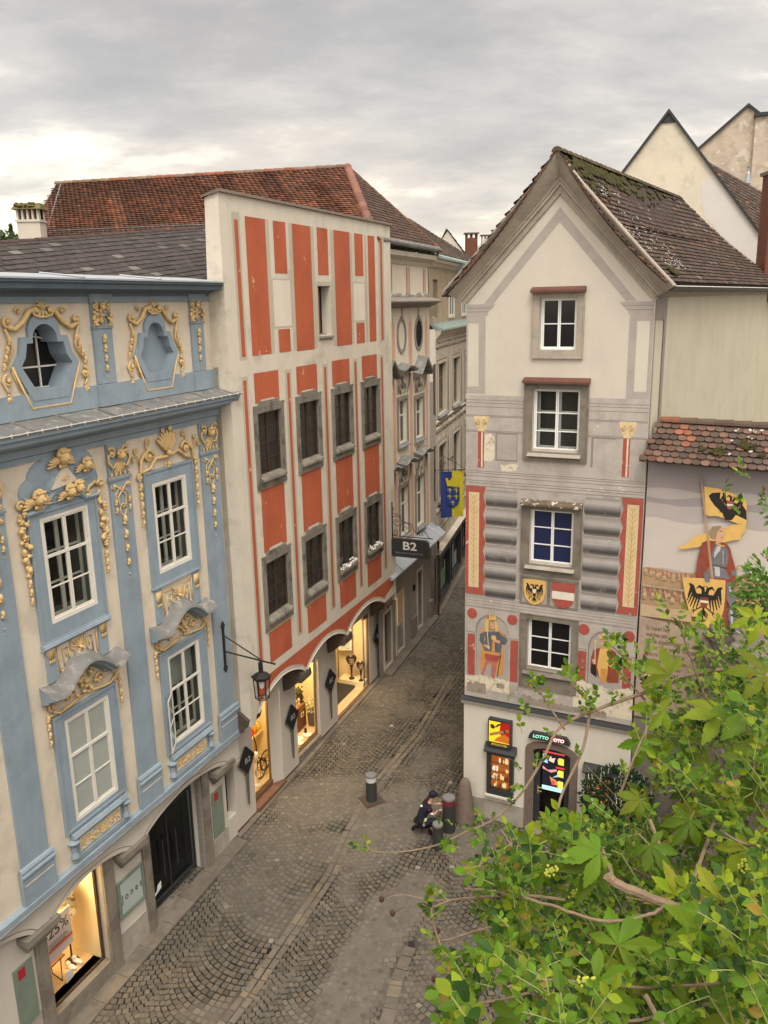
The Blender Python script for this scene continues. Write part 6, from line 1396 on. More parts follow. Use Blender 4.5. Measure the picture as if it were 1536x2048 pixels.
    for c in (-1.395, 2.16):
        p.add([rect(c-.085, c+.075, 9.92, 10.84)], 'fresco_red', 'painted_column'); p.add([rect(c+.0, c+.04, 9.93, 10.83)], 'damage', 'column_highlight')
        p.add([[(c-.20, 11.22), (c+.20, 11.22), (c+.19, 11.15), (c+.15, 11.0), (c+.09, 10.84), (c-.09, 10.84), (c-.15, 11.0), (c-.19, 11.15)]], 'fresco_gold' if 0 else 'fresco_cream', 'painted_capital')
        b = MB()
        for sg in (-1, 1): spiral(F, b, c+sg*.10, 11.07, .075, 1.2, 90, sg, .010, p.w+.002, 12); F.tube(b, [(c+sg*.05, 10.98, p.w), (c+sg*.10, 10.88, p.w)], .01, 4)
        b.build('capital_lines', M['fresco_ochre'], H)
    # rusticated zone with red framed leaf panels
    p.add([rect(-1.80, -.30, 6.53, 9.42), rect(1.17, 2.61, 6.53, 9.42), rect(-.30, 1.17, 6.42, 7.26), rect(-.32, 1.2, 9.08, 9.42)], 'rust_light', 'painted_stonework')
    b = MB(); rr = random.Random(8) # the painted bosses: dark undersides
    for (a0, a1) in ((-1.27, -.42), (1.23, 2.11)):
        for k in range(6):
            v1 = 9.36-.485*k; v0 = v1-.44; n = 8
            b = MB(); ns = 14
            for q in range(ns):
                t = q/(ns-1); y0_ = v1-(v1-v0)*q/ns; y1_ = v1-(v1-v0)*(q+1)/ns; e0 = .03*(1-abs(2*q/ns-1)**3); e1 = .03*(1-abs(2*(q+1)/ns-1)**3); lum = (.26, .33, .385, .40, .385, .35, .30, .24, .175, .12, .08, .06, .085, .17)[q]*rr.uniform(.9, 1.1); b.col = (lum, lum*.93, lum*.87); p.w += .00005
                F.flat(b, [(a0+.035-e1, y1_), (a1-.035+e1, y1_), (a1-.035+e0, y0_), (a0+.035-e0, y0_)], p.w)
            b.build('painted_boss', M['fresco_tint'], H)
            p.add([rect(a0, a1, v0-.045, v0-.03)], 'lilac_dark', 'boss_joint')
    for (a0, a1, e) in ((-1.79, -1.29, -1), (2.14, 2.61, 1)):
        ed = []; n = 12; v0, v1 = 6.53, 9.43
        if e < 0: q = [(a0, v0)]+[(a1+.035*math.cos(2*math.pi*(j/2.)), v0+(v1-v0)*j/n) for j in range(n+1)]+[(a0, v1)]
        else: q = [(a1, v0), (a1, v1)]+[(a0-.035*math.cos(2*math.pi*(j/2.)), v1-(v1-v0)*j/n) for j in range(n+1)]
        p.add([q], 'fresco_red', 'painted_red_frame')
        c0, c1 = (-1.71, -1.43) if e < 0 else (2.25, 2.52)
        p.add([rect(c0, c1, 6.72, 9.27)], 'fresco_cream', 'painted_panel'); lf = []; cc = (c0+c1)/2
        for k in range(17):
            v = 6.80+.142*k
            for sg in (-1, 1): lf.append([(cc, v), (cc+sg*.04, v+.10), (cc+sg*.115, v+.19), (cc+sg*.05, v+.06)])
        lf.append(rect(cc-.012, cc+.012, 6.75, 9.2)); p.add(lf, 'fresco_ochre', 'painted_leaves')
    # heraldic shields in a grey frame under the third window
    b = MB(); F.frame(b, -.32, .46, 6.44, 7.20, .06, .0, .035); F.frame(b, .40, 1.18, 6.44, 7.20, .06, .001, .036); b.build('shield_frame', M['stone_grey'], H)
    for (c, k) in ((.07, 0), (.80, 1)):
        b = MB(); s_ = shieldp(c, 6.80, .29, .34); F.prism(b, s_, .004, .05); o = b.build('heraldic_shield', M['fresco_gold'] if k == 0 else M['fresco_red'], H); o['label'] = 'gold shield with black double eagle' if k == 0 else 'red shield with white band'
        if k == 0:
            q = Paint(F, H, .051); q.add(eagle(c, 6.80, .31), 'fresco_black', 'eagle', o); q.add([shieldp(c, 6.83, .05, .06)], 'fresco_white', 'breast_shield', o)
        else: b = MB(); F.prism(b, rect(c-.28, c+.28, 6.70, 6.90), .05, .053); b.build('white_band', M['fresco_white'], o)
    # cornice between, kings' storey
    p.add([rect(-1.80, 2.61, 6.18, 6.50)], 'lilac_mid', 'painted_stonework'); p.add([rect(-1.80, 2.61, v-.008, v+.006) for v in (6.49, 6.44, 6.36, 6.28, 6.20, 6.17)], 'lilac_dark', 'painted_mouldings')
    p.add([rect(-1.80, -.31, 3.9, 6.17), rect(1.14, 2.61, 3.9, 6.17)], 'lilac_mid', 'painted_stonework')
    for (a0, a1, c) in ((-1.50, -.60, -1.05), (1.47, 2.33, 1.90)):
        r_ = (a1-a0)/2; p.add([[(a0, 4.25), (a1, 4.25), (a1, 5.55)]+arc(c, 5.55, r_, 0, 180, 14, .47)+[(a0, 5.55)]], 'lilac_dark', 'painted_niche'); p.add([[(a0+.03, 4.25), (a1-.0, 4.25), (a1-.01, 5.52)]+arc(c+.015, 5.53, r_-.025, 0, 180, 14, .44)+[(a0+.03, 5.52)]], 'lilac', 'painted_niche')
        for (x, y) in ((c-.55, 5.98), (c+.55, 5.96)): p.add([arc(x, y, .14, 0, 345, 18, .15)], 'fresco_red', 'red_roundel')
        for x in (c-.565, c+.62-(.0 if c < 0 else .07)):
            p.add([rect(x-.15, x+.13, 4.1, 5.46)], 'rust_light', 'pier_field'); p.add([rect(x-.11, x+.10, 4.22, 5.40)], 'fresco_red', 'painted_red_panel')
        p.add([rect(c-.74, c-.46, 5.45, 5.47), rect(c+.46, c+.72, 5.42, 5.44)], 'lilac_dark', 'painted_line')
    # figures, drawn as flat layers of paint
    def fig(ox, oy, sc, items, nm):
        o = None
        b0 = MB(); b0.v = []
        for m_, pts in items:
            pl = [F.px(ox+x/sc, oy+y/sc) for x, y in pts]
            q = p.add([pl], m_, nm if o is None else 'figure_detail', o)
            if o is None: o = q
        return o
    K = lambda *a: [(a[i], a[i+1]) for i in range(0, len(a), 2)]
    k1 = fig(920, 1200, 8.533, [
        ('fresco_orange', K(400, 500, 690, 540, 760, 900, 735, 1270, 640, 1290, 600, 1100, 420, 1100, 400, 1180, 350, 1170, 370, 800)),
        ('fresco_hair', K(455, 290, 640, 300, 650, 500, 600, 520, 440, 500)),
        ('fresco_gold', K(440, 330, 500, 300, 490, 560, 430, 540)), ('fresco_gold', K(600, 340, 640, 360, 660, 540, 610, 560)),
        ('fresco_rose', K(470, 900, 700, 930, 640, 1050, 600, 1330, 530, 1330, 545, 1080, 490, 1060, 400, 1290, 335, 1310, 420, 1120)),
        ('fresco_red', K(430, 890, 700, 940, 650, 1050, 520, 1030, 430, 990)),
        ('fresco_bluegrey', K(400, 530, 700, 530, 740, 640, 700, 900, 420, 860, 400, 760, 440, 660)),
        ('fresco_bluegrey', K(350, 560, 430, 520, 420, 700, 440, 740, 400, 770, 340, 680)), ('fresco_bluegrey', K(690, 560, 770, 580, 820, 680, 780, 760, 700, 740, 740, 660)),
        ('fresco_orange', K(360, 490, 440, 490, 430, 530, 350, 570)), ('fresco_orange', K(640, 500, 720, 520, 790, 640, 760, 620, 690, 560)),
        ('fresco_orange', K(560, 690, 600, 700, 600, 880, 545, 870)), ('fresco_orange', K(400, 850, 700, 900, 700, 950, 400, 900)),
        ('fresco_skin', K(515, 375, 600, 370, 610, 460, 570, 500, 530, 470)), ('fresco_skin', K(410, 740, 520, 780, 510, 840, 420, 780)), ('fresco_skin', K(560, 650, 690, 690, 690, 740, 580, 700)),
        ('fresco_gold', K(540, 600, 610, 600, 630, 660, 580, 690, 545, 660)), ('fresco_gold', K(480, 260, 520, 225, 550, 300, 565, 225, 590, 290, 610, 235, 630, 330, 500, 330)),
        ('fresco_red', K(475, 250, 500, 240, 500, 320, 480, 310)), ('fresco_cream', K(465, 520, 480, 520, 500, 820, 488, 820)), ('fresco_black', K(700, 900, 715, 900, 645, 1310, 632, 1310)),
        ('fresco_black', K(545, 385, 560, 383, 560, 392, 546, 394)), ('fresco_black', K(580, 385, 594, 385, 594, 393, 581, 392)), ('fresco_red', K(545, 440, 575, 440, 570, 450, 550, 450)),
    ], 'painted_king'); k1['label'] = 'painted king in dark blue doublet and rose stockings'
    k2 = fig(1140, 1230, 8.084, [
        ('fresco_cape', K(380, 560, 480, 520, 640, 530, 740, 590, 800, 760, 790, 1090, 640, 1090, 470, 1000, 420, 900, 330, 900, 340, 700)),
        ('fresco_black', K(350, 780, 420, 800, 440, 1000, 340, 930)), ('fresco_gold', K(490, 530, 620, 530, 630, 700, 600, 1000, 480, 1000, 440, 820)),
        ('fresco_orange', K(500, 860, 600, 860, 590, 1090, 500, 1080)), ('fresco_hair', K(480, 380, 620, 370, 640, 520, 590, 540, 580, 460, 500, 420)),
        ('fresco_skin', K(495, 400, 585, 400, 585, 480, 545, 525, 505, 480)), ('fresco_gold', K(470, 380, 480, 300, 520, 330, 545, 270, 580, 330, 630, 330, 630, 390, 560, 370)),
        ('fresco_skin', K(350, 710, 420, 700, 420, 760, 390, 790)), ('fresco_cream', K(405, 420, 420, 420, 415, 780, 400, 780)), ('fresco_gold', K(395, 400, 440, 400, 430, 450, 400, 450)),
        ('fresco_black', K(515, 415, 530, 413, 530, 422, 516, 424)), ('fresco_black', K(553, 414, 567, 414, 567, 422, 554, 422)),
    ], 'painted_queen'); k2['label'] = 'painted crowned figure in golden robe with a staff'
    # lost plaster at the foot of the frescoes
    rr = random.Random(12)
    def edge(a0, a1, v0, v1, am, n=34): n *= 3; sd_ = rr.uniform(0, 9); return [(a0+(a1-a0)*i/n, v1+2.4*am*(vn(a0+(a1-a0)*i/n+sd_, v1, 3.)-.5)+1.2*am*(vn(a0+(a1-a0)*i/n, sd_, 14.)-.5)+rr.uniform(-am, am)*.12) for i in range(n, -1, -1)]+[(a0, v0), (a1, v0)]
    p.add([edge(-1.80, 2.62, 3.6, 4.02, .07, 60)], 'lilac_mid', 'worn_zone'); p.add([edge(-1.78, -.55, 3.86, 4.24, .07)], 'damage', 'bare_plaster'); p.add([edge(-1.74, -1.20, 3.72, 4.05, .1), edge(-.9, -.68, 3.98, 4.10, .04, 8)], 'damage_dark', 'bare_plaster')
    p.add([edge(1.14, 2.62, 3.75, 4.55, .12)], 'damage', 'bare_plaster'); p.add([edge(-.6, 1.2, 3.66, 3.86, .08), edge(1.2, 2.0, 3.68, 3.86, .06)], 'damage_dark', 'bare_plaster'); p.add([[(-.56, 3.62), (-.3, 3.6), (-.2, 3.9), (-.5, 3.86)]], 'rust_light', 'bare_plaster')
    # windows
    def hood(par, a, c, v, m_, d=.28):
        k = MB(); vs = []; F.profile(k, [(0, v+.10), (d-.04, v+.045), (d, v+.02), (d, v-.03), (.0, v-.035)], a+.04, c-.04); k.build('hood', M[m_], par)
    def surround(w, a, c, v0, v1, o, m_, bot=None):
        s = MB(); vb = v0-(o if bot is None else bot); F.box(s, a-o, a, vb, v1+o*.8, 0, .05); F.box(s, c, c+o, vb, v1+o*.8, 0, .05); F.box(s, a, c, v1, v1+o*.8, 0, .05); F.box(s, a, c, vb, v0, 0, .05); F.frame(s, a-o-.02, c+o+.02, vb-.02, v1+o*.8+.02, .025, .0, .065); s.build('stone_surround', M[m_], w)
    specs = [((.02, .90, 12.84, 14.04), (.5,), 'pane_dark', 'plaster_cove', .15, .17), ((-.10, 1.05, 10.42, 11.93), (.38, .69), 'glass', 'stone_grey', .18, .2), ((-.10, 1.0, 7.55, 8.96), (.333, .666), 'pane_blue', 'stone_grey', .19, .24), ((-.10, 1.04, 4.68, 6.06), (.37, .66), 'pane_dark', 'stone_grey', .16, .5)]
    labs = ['small window high in the gable', 'window in the gable with pale room behind', 'window with dark blue blinds', 'open framed window between the painted kings']
    for i, ((a, c, v0, v1), rows, gl, m_, o, bt) in enumerate(specs):
        w = casement(F, H, a+.01, c-.01, v0+.01, v1, -.10, .05, fr='white_new', gl=gl, inner=(i == 1), rows=rows, trans=False, outer=.035, depth=.4, room='room_grey', label=labs[i])
        surround(w, a, c, v0, v1, o, m_, bt)
        if i in (0, 1): hood(w, a-o-.08, c+o+.08, v1+o*.8+.03, 'brown_metal', .20)
        if i == 2: hood(w, a-o-.06, c+o+.06, v1+o*.8, 'moss_plate', .20)
        if i > 0: k = MB(); F.profile(k, [(-.09, v0+.05), (.13, v0-.09), (.14, v0-.11), (.0, v0-.12)], a-.09, c+.06); k.build('sill', M['stone_grey' if i == 3 else 'dado_grey'], w)
    # gable coving: sweeps outwards to the tiles
    def rake(prof): # prof: (distance out from inner line, w)
        b = MB(); n = 14; PR = []
        for sd in (-1, 1):
            vs = []
            for i in range(n+1):
                t = i/n
                # inner line apex -> eave ; the slope eases out at the foot
                uin = AP+sd*t*(2.25 if sd < 0 else 2.17); vin = 16.30-(16.30-13.93)*t
                k = len(prof)
                for (d, w) in prof:
                    fl = 1+.35*max(0, t-.75)*4*.3
                    if t == 0: u = AP; v = vin+d*1.62
                    else: u = uin+sd*d*.78*fl; v = vin+d*.62+d*1.0*max(0, 1-t*14)-.03*max(0, t-.8)*d*10*.6
                    vs.append(F.P(u, v, w))
            k = len(prof); fs = [(i*k+j, (i+1)*k+j, (i+1)*k+j+1, i*k+j+1) for i in range(n) for j in range(k-1)]
            fs.append([n*k+j for j in range(k)]); b.add(vs, fs)
        return b
    prof = [(0, 0), (.0, .05), (.05, .06), (.06, .035), (.10, .035), (.12, .085), (.17, .09), (.19, .12), (.22, .13), (.25, .17), (.31, .24), (.39, .32), (.47, .39), (.50, .42), (.53, .42), (.55, .30), (.5, -.1)]
    b = rake(prof); b.build('gable_cove', M['plaster_cove'], H)
    b = MB()
    # eave end blocks
    for sd, uu in ((-1, -2.02), (1, 2.78)): pass
    # roof: right slope (long), left slope
    a33 = R(33); D = Vector((math.sin(a33), math.cos(a33), 0))
    A = F.P(AP, 17.16, .40); EL = F.P(-2.22, 14.12, .40); ER = F.P(2.86, 14.33, .40)
    LEN = 10.6; LE = 17.5
    def warp(x, y, nn): # the slope eases out towards the eave, the ridge sags a little
        t = y/4.0; return Vector((0, 0, -.22*math.sin(math.pi*min(1, max(0, t)))-.06*math.sin(math.pi*min(1, x/10.))*(t > .5)))
    PR_ = [ER, ER+D*LE, A+D*LEN, A]
    # make coplanar: eave end lowered onto the plane of ER, A, D
    b = MB(); tiles(b, PR_, .155, .175, col_brown_p, 'round', .035, .016, warp); r_ = b.build('roof_tiles', M['tile'], H)
    b = MB(); n = 10; rows_ = []
    S_ = (A-ER); 
    for i in range(n+1):
        t = i/n; y = t*S_.length; wz = warp(0, t*4.0, None); rows_.append((ER+S_*t+wz-Vector((0, 0, .04)), ER+S_*t+D*(LE+(LEN-LE)*t)+wz-Vector((0, 0, .04))))
    for (p0, q0), (p1, q1) in zip(rows_, rows_[1:]): b.add([p0, q0, q1, p1], [(0, 1, 2, 3)])
    b.build('roof_boards', M['tile_base'], r_)
    D2 = Vector((math.sin(R(25.6)), math.cos(R(25.6)), 0)); A2 = A+Vector((0, 0, .0))
    b = MB(); tiles(b, [EL, EL+D2*2.2, A+D2*2.2, A], .155, .175, col_brown_p, 'round', .035, .016); b.poly([EL, EL+D2*9, A+D*9, A]); b.build('roof_tiles', M['tile'], H)
    b = MB(); ridge(b, A+Vector((0, 0, .0))-D*.05, A+D*LEN+Vector((0, 0, -.10)), .11, .34, lambda: vk((.12, .095, .06), .7, 1.3)); b.build('ridge_tiles', M['tile'], H)
    # verge: edge tiles following the gable
    b = MB()
    for sd, E_ in ((-1, EL), (1, ER)):
        n = 24
        for i in range(n):
            t0, t1 = i/n, (i+1.15)/n; s0 = A+(E_-A)*t0; s1 = A+(E_-A)*t1; w0 = warp(0, (1-t0)*4, None)*(1 if sd > 0 else .75); w1 = warp(0, (1-t1)*4, None)*(1 if sd > 0 else .75)
            k = rt.uniform(.6, 1.2); b.col = (.16*k, .09*k, .065*k) if rt.random() < .6 else (.09*k, .065*k, .055*k); T = (s1-s0).normalized(); nn = T.cross(F.n)*(1 if sd < 0 else -1); nn = nn if nn.z > 0 else -nn
            q = [s0+w0, s1+w1]; o1 = nn*.055; o0 = nn*.015
            b.hexa([q[0]+F.n*.06-nn*.01, q[1]+F.n*.06+nn*.01, q[1]-F.n*.12+nn*.01, q[0]-F.n*.12-nn*.01, q[0]+F.n*.06+o0, q[1]+F.n*.06+o1, q[1]-F.n*.12+o1, q[0]-F.n*.12+o0])
    b.build('verge_tiles', M['tile'], H)
    # lichen and moss on the ridge
    b = MB(); Sn = (A-ER).normalized(); nn = D.cross(Sn).normalized(); nn = nn if nn.z > 0 else -nn
    for i in range(420):
        x = abs(rt.gauss(0, 3.2)); dy = abs(rt.gauss(0, .28+.10*max(0, 2-x))); 
        if x > 9.5 or vn(x, dy*3, 2.5) < .40: continue
        L0 = S_.length; y = L0-dy-.05; P_ = ER+Sn*y+D*(x*(1))+warp(x, y/L0*4, None)+nn*.035
        r_2 = rt.uniform(.03, .10); b.ell(P_, D*r_2*1.4, Sn*r_2, nn*.028, 6, 4)
    for i in range(14): P_ = ER+D*(1.0+rt.uniform(0, .5))+Sn*(.28+rt.uniform(-.1, .1))+nn*.04; b.ell(P_, D*.09, Sn*.06, nn*.03, 6, 4)
    for i in range(40): x = rt.uniform(9, 10.4); P_ = A+D*x+Vector((0, 0, -.12-rt.uniform(0, .35))); b.ell(P_, D*.13, Sn*.1, nn*.08, 6, 4)
    b.build('moss', M['moss'], H)['kind'] = 'stuff'
    b = MB()
    for i in range(420):
        x = rt.uniform(.1, 3.4); y = rt.uniform(.5, S_.length-.5); 
        if vn(x, y, 1.1) < .42 or vn(x, y, 5.) < .45: continue
        P_ = ER+Sn*y+D*x+warp(x, y/S_.length*4, None)+nn*.037; q_ = rt.uniform(.3, 1.); b.ell(P_, D*.045*q_, Sn*.03*q_, nn*.008, 5, 4)
    b.build('lichen', M['lichen'], H)['kind'] = 'stuff'
    # gutter, side wall
    b = MB(); g0 = ER+D*.12+Vector((0, 0, -.10))+F.d*.06; n = 3; pr = arc(0, 0, .09, 180, 360, 8); vs = []
    for t in (0, LE+3):
        for (x, z) in pr: vs.append(g0+D*t+F.d*x+Vector((0, 0, z)))
    b.add(vs, [(i, 9+i, 10+i, i+1) for i in range(8)]+[list(range(9))]); b.build('gutter', M['anthracite'], H)
    b = MB(); b.tube([g0+F.d*.09, g0+F.d*.09+D*(LE+3)], .010, 4); b.build('gutter_rim', M['white_new'], H)
    c0 = F.P(UR, 0, 0); b = MB(); W_ = lambda t, z, o=0: Vector((c0.x, c0.y, 0))+D*t+F.d*o+Vector((0, 0, z))
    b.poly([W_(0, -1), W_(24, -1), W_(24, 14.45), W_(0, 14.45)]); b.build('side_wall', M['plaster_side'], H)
    b = MB(); b.poly([W_(0, 3.5, .002), W_(.10, 3.5, .006), W_(.10, 13.5, .006), W_(0, 13.5, .002)]); b.poly([W_(.72, 3.5, .02), W_(.92, 3.5, .025), W_(.92, 13.5, .025), W_(.72, 13.5, .02)]); b.poly([W_(0, 13.5, .004), W_(.92, 13.5, .026), W_(.92, 14.4, .026), W_(0, 14.4, .004)]); b.build('corner_strip', M['lilac_dark'], H)
    b = MB(); b.poly([F.P(UR, 14, .39), F.P(2.86, 14.1, .39), F.P(2.86, 14.1, -.02)+D*22, F.P(UR, 14.1, -.02)+D*22]); b.build('soffit', M['plaster_cove'], H)
    b = MB(); c1 = F.P(UL, 0, 0); b.poly([c1+Vector((0, 0, -1)), c1+D2*10+Vector((0, 0, -1)), c1+D2*10+Vector((0, 0, 14)), c1+Vector((0, 0, 14))]); b.build('lane_wall', M['plaster'], H)
    b = MB(); q = c1+D2*1.3+Vector((0, 0, 14.35)); b.box(q.x-.6, q.x+.25, q.y-.3, q.y+.9, q.z-.25, q.z+.55); b.build('dormer_sheet', M['blue_dark'], H)
    # shop door
    dp = .20; b = MB(); n = 12; c = .64; 
    o_ = [(-.06, .0), (-.06, 2.42)]+[(c-.70*math.cos(math.pi*i/n)*.999, 2.42+.26*math.sin(math.pi*i/n)) for i in range(1, n)]+[(1.34, 2.42), (1.34, .0)]
    i_ = [(.14, .06), (.14, 2.34)]+[(c-.50*math.cos(math.pi*i/n), 2.34+.17*math.sin(math.pi*i/n)) for i in range(1, n)]+[(1.14, 2.34), (1.14, .06)]
    k = len(o_); vs = [F.P(*q, .075) for q in o_]+[F.P(*q, .075) for q in i_]+[F.P(*q, .03) for q in o_]+[F.P(*q, -dp) for q in i_]
    b.add(vs, [(j, j+1, k+j+1, k+j) for j in range(k-1)]+[(2*k+j, 2*k+j+1, j+1, j) for j in range(k-1)]+[(k+j, k+j+1, 3*k+j+1, 3*k+j) for j in range(k-1)]); b.build('door_surround', M['brown_stone'], H)
    b = MB(); F.flat(b, [(-.06, 2.42), (.14, 2.34)]+[(c-.50*math.cos(math.pi*i/n), 2.34+.17*math.sin(math.pi*i/n)) for i in range(1, n)]+[(1.14, 2.34), (1.34, 2.42), (1.34, 2.5), (-.06, 2.5)], .028) if 0 else None
    b = MB(); F.frame(b, .14, 1.14, .06, 2.5, .17, -.20, -.12, .14); d_ = b.build('shop_door', M['anthracite'], H)
    b = MB(); F.flat(b, rect(.31, .97, .20, 2.40), -.16); b.build('pane', M['glass_dark'], d_)
    b = MB(); F.tube(b, [(.26, 1.22, -.08), (.40, 1.22, -.08)], .012); F.tube(b, [(.26, 1.12, -.12), (.26, 1.12, -.07), (.38, 1.12, -.06)], .014); F.box(b, .235, .285, 1.0, 1.26, -.12, -.105); b.build('handle', mat('brass', (.5, .38, .18), .3, .1, 5, 0, metal=.8), d_)
    b = MB(); F.box(b, .0, 1.28, -.5, .07, -.2, .16); b.build('doorstep', M['dado_grey'], H)
    b = MB(); F.box(b, .0, 1.3, 0, 2.6, -1.3, -1.25); F.box(b, .35, .95, .1, .75, -.9, -.5); b.build('shop_room', mat('room_brown', (.10, .07, .04), .8, .3, 3, 0), H)
    # poster screen in the door: lit panels
    w_ = -.150; scr = MB(); F.box(scr, .36, .95, 1.16, 2.36, -.155, w_); s0 = scr.build('lit_poster', emis('poster_black', (.02, .02, .035), .3), d_)
    def lit(poly, c_, nm, st=.9):
        nonlocal w_
        w_ += .0005; b = MB(); F.flat(b, poly, w_); b.build(nm, emis('lit_'+nm+str(len(M)), c_, st), s0)
    lit(rect(.36, .95, 2.26, 2.36), (.75, .04, .05), 'red_header'); 
    text(F, 'GEWINNE ABHOLEN', .655, 2.31, .062, -.1485, M['white_new'], 'header_lettering', s0, ex=.0004)
    lit([(.36, 1.98), (.50, 1.95), (.46, 2.24), (.36, 2.22)], (.35, .62, .75), 'light_blue_area'); lit([(.52, 2.04), (.66, 2.0), (.70, 2.16), (.60, 2.12), (.58, 2.2), (.54, 2.12)], (.85, .60, .50), 'hand_shape')
    for v in (1.98, 1.62, 1.30): lit([(.78, v), (.93, v-.01), (.93, v+.19), (.80, v+.20), (.76, v+.14)], (.75, .75, .08), 'yellow_ticket')
    lit(rect(.72, .95, 1.86, 1.91), (.7, .05, .05), 'red_strip'); lit([(.36, 1.78), (.6, 1.70), (.75, 1.78), (.74, 1.83), (.5, 1.76), (.37, 1.86)], (.75, .30, .28), 'pink_curve'); lit([(.64, 1.56), (.80, 1.62), (.78, 1.69)], (.3, .62, .75), 'light_blue_area'); lit([(.56, 1.58), (.74, 1.5), (.82, 1.34), (.62, 1.38)], (.7, .25, .08), 'orange_shape'); lit(rect(.62, .70, 1.34, 1.48), (.6, .08, .06), 'red_bottle')
    lit(rect(.36, .95, 1.16, 1.29), (.45, .78, .82), 'pale_blue_footer', 1.0)
    # lotto sign over the door
    t = thing('lottery_sign', F.P(.6, 2.7, .1), 'black box sign with green and red lit lettering above the tobacco shop door', 'sign')
    b = MB(); F.prism(b, [(.03, 2.76), (1.13, 2.76), (1.10, 2.86), (1.02, 2.95), (.12, 2.95), (.05, 2.86)], .035, .16); b.build('sign_box', M['anthracite'], t)
    b = MB(); F.box(b, .62, .98, 2.785, 2.925, .16, .164); b.build('red_field', emis('sign_red', (.45, .02, .03), .5), t)
    text(F, 'TOTO', .80, 2.855, .125, .166, emis('sign_white', (1, .9, .85), 1.0), 'lettering', t, sx=1.0, shear=.2, bold=.004); text(F, 'LOTTO', .36, 2.855, .125, .163, emis('sign_green', (.35, .85, .6), .9), 'lettering', t, shear=.2, bold=.004)
    # pipe and cigar light box
    t = thing('tobacco_light_box', F.P(-.75, 2.3, .1), 'yellow and red light box with a pipe and cigar, over the left display case', 'sign')
    b = MB(); F.box(b, -1.07, -.43, 2.32, 3.11, .035, .20); b.build('box', M['anthracite'], t)
    w_ = .2005
    def lb(poly, c_, nm, st=.8):
        nonlocal w_
        w_ += .0008; b = MB(); F.flat(b, poly, w_); b.build(nm, emis('box_'+nm+str(len(M)), c_, st), t)
    lb([(-1.04, 2.46), (-.46, 2.46), (-.75, 2.74), (-.72, 3.07), (-1.04, 3.07)], (.85, .62, .02), 'yellow_face'); lb([(-.72, 3.07), (-.75, 2.74), (-.46, 2.46), (-.46, 3.07)], (.36, .01, .01), 'red_face')
    lb([(-.90, 2.50), (-.50, 2.48), (-.47, 2.66), (-.60, 2.74), (-.80, 2.62)], (.60, .16, .02), 'orange_leaf', .6)
    lb([(-1.0, 2.62), (-.56, 2.80), (-.50, 2.82), (-.49, 2.87), (-.54, 2.89), (-1.0, 2.71), (-1.03, 2.66)], (.42, .20, .08), 'cigar', .5); lb([(-.62, 2.775), (-.56, 2.80), (-.59, 2.875), (-.65, 2.85)], (.10, .05, .02), 'cigar_band', .4)
    lb([(-1.0, 2.98), (-.90, 2.97), (-.90, 2.93), (-.84, 2.90), (-.76, 2.99), (-.70, 3.01), (-.70, 3.03), (-.78, 3.02), (-.86, 2.93), (-.90, 2.85), (-.97, 2.85), (-1.0, 2.90)], (.05, .02, .015), 'pipe', .3)
    text(F, 'SPEZIALITATEN', -.75, 2.39, .085, .2008, emis('box_gold_text', (.75, .45, .03), .8), 'lettering', t, sx=.75)
    # display cases
    for i, (a, c_, lab) in enumerate(((-1.11, -.37, 'dark display case of lit cigars left of the tobacco shop door'), (1.56, 2.30, 'dark display case right of the tobacco shop door, half behind the laurel'))):
        t = thing('display_case', F.P((a+c_)/2, .8, .1), lab, 'display case', 'display cases beside the shop door')
        b = MB(); F.frame(b, a, c_, .84, 2.14, .10, .035, .16, .16); b.build('case_frame', M['anthracite'], t)
        b = MB(); F.profile(b, [(.03, 2.34), (.10, 2.32), (.15, 2.24), (.22, 2.16), (.22, 2.12), (.03, 2.12)], a-.07, c_+.07); b.build('case_roof', M['anthracite'], t)
        b = MB(); F.profile(b, [(.03, .84), (.20, .82), (.20, .77), (.03, .77)], a-.03, c_+.04); b.build('case_sill', M['wall_white'], t)
        b = MB(); F.flat(b, rect(a+.1, c_-.1, 1.0, 2.04), .05); b.build('case_back', emis('case_glow%d' % i, (.55, .14, .02), .45), t)
        rr = random.Random(i); b = MB()
        for v in (1.05, 1.28, 1.52, 1.78): F.box(b, a+.1, c_-.1, v, v+.012, .05, .12)
        b.build('case_shelf', M['glass'], t)
        for nm, c3 in (('lit_goods', (.9, .62, .25)), ('dark_goods', (.12, .03, .015)), ('white_goods', (.9, .82, .62))):
            b = MB()
            for j in range(16): x = rr.uniform(a+.13, c_-.17); v = rr.choice((1.07, 1.30, 1.54, 1.80)); F.box(b, x, x+rr.uniform(.015, .06), v, v+rr.uniform(.04, .15), .06, rr.uniform(.07, .11))
            b.build(nm, emis('goods%d' % len(M), c3, .7), t)
        b = MB(); F.flat(b, rect(a+.1, c_-.1, 1.0, 2.04), .13); b.build('pane', M['shop_glass'], t)
    return H
def col_brown_p(a, b, i, j):
    k = rt.uniform(.7, 1.25); r = rt.random(); c = (.085, .062, .050) if r < .93 else ((.20, .09, .055) if r < .97 else (.20, .18, .15))
    return tuple(x*k for x in c)
painted_house()
# guard stone at the corner
b = MB(); c = Vector((2.20, 20.66, 0)); 
for i in range(1): b.lathe((c.x-.12, c.y-.08, -.3), [(.33, 0), (.31, .35), (.25, .75), (.19, 1.15), (.15, 1.40), (.10, 1.52), (.02, 1.57)], 12)
gs_ = b.build('guard_stone', M['brown_stone'], smooth=True); tag(gs_, 'tall worn grey guard stone leaning at the corner of the painted house', 'guard stone')
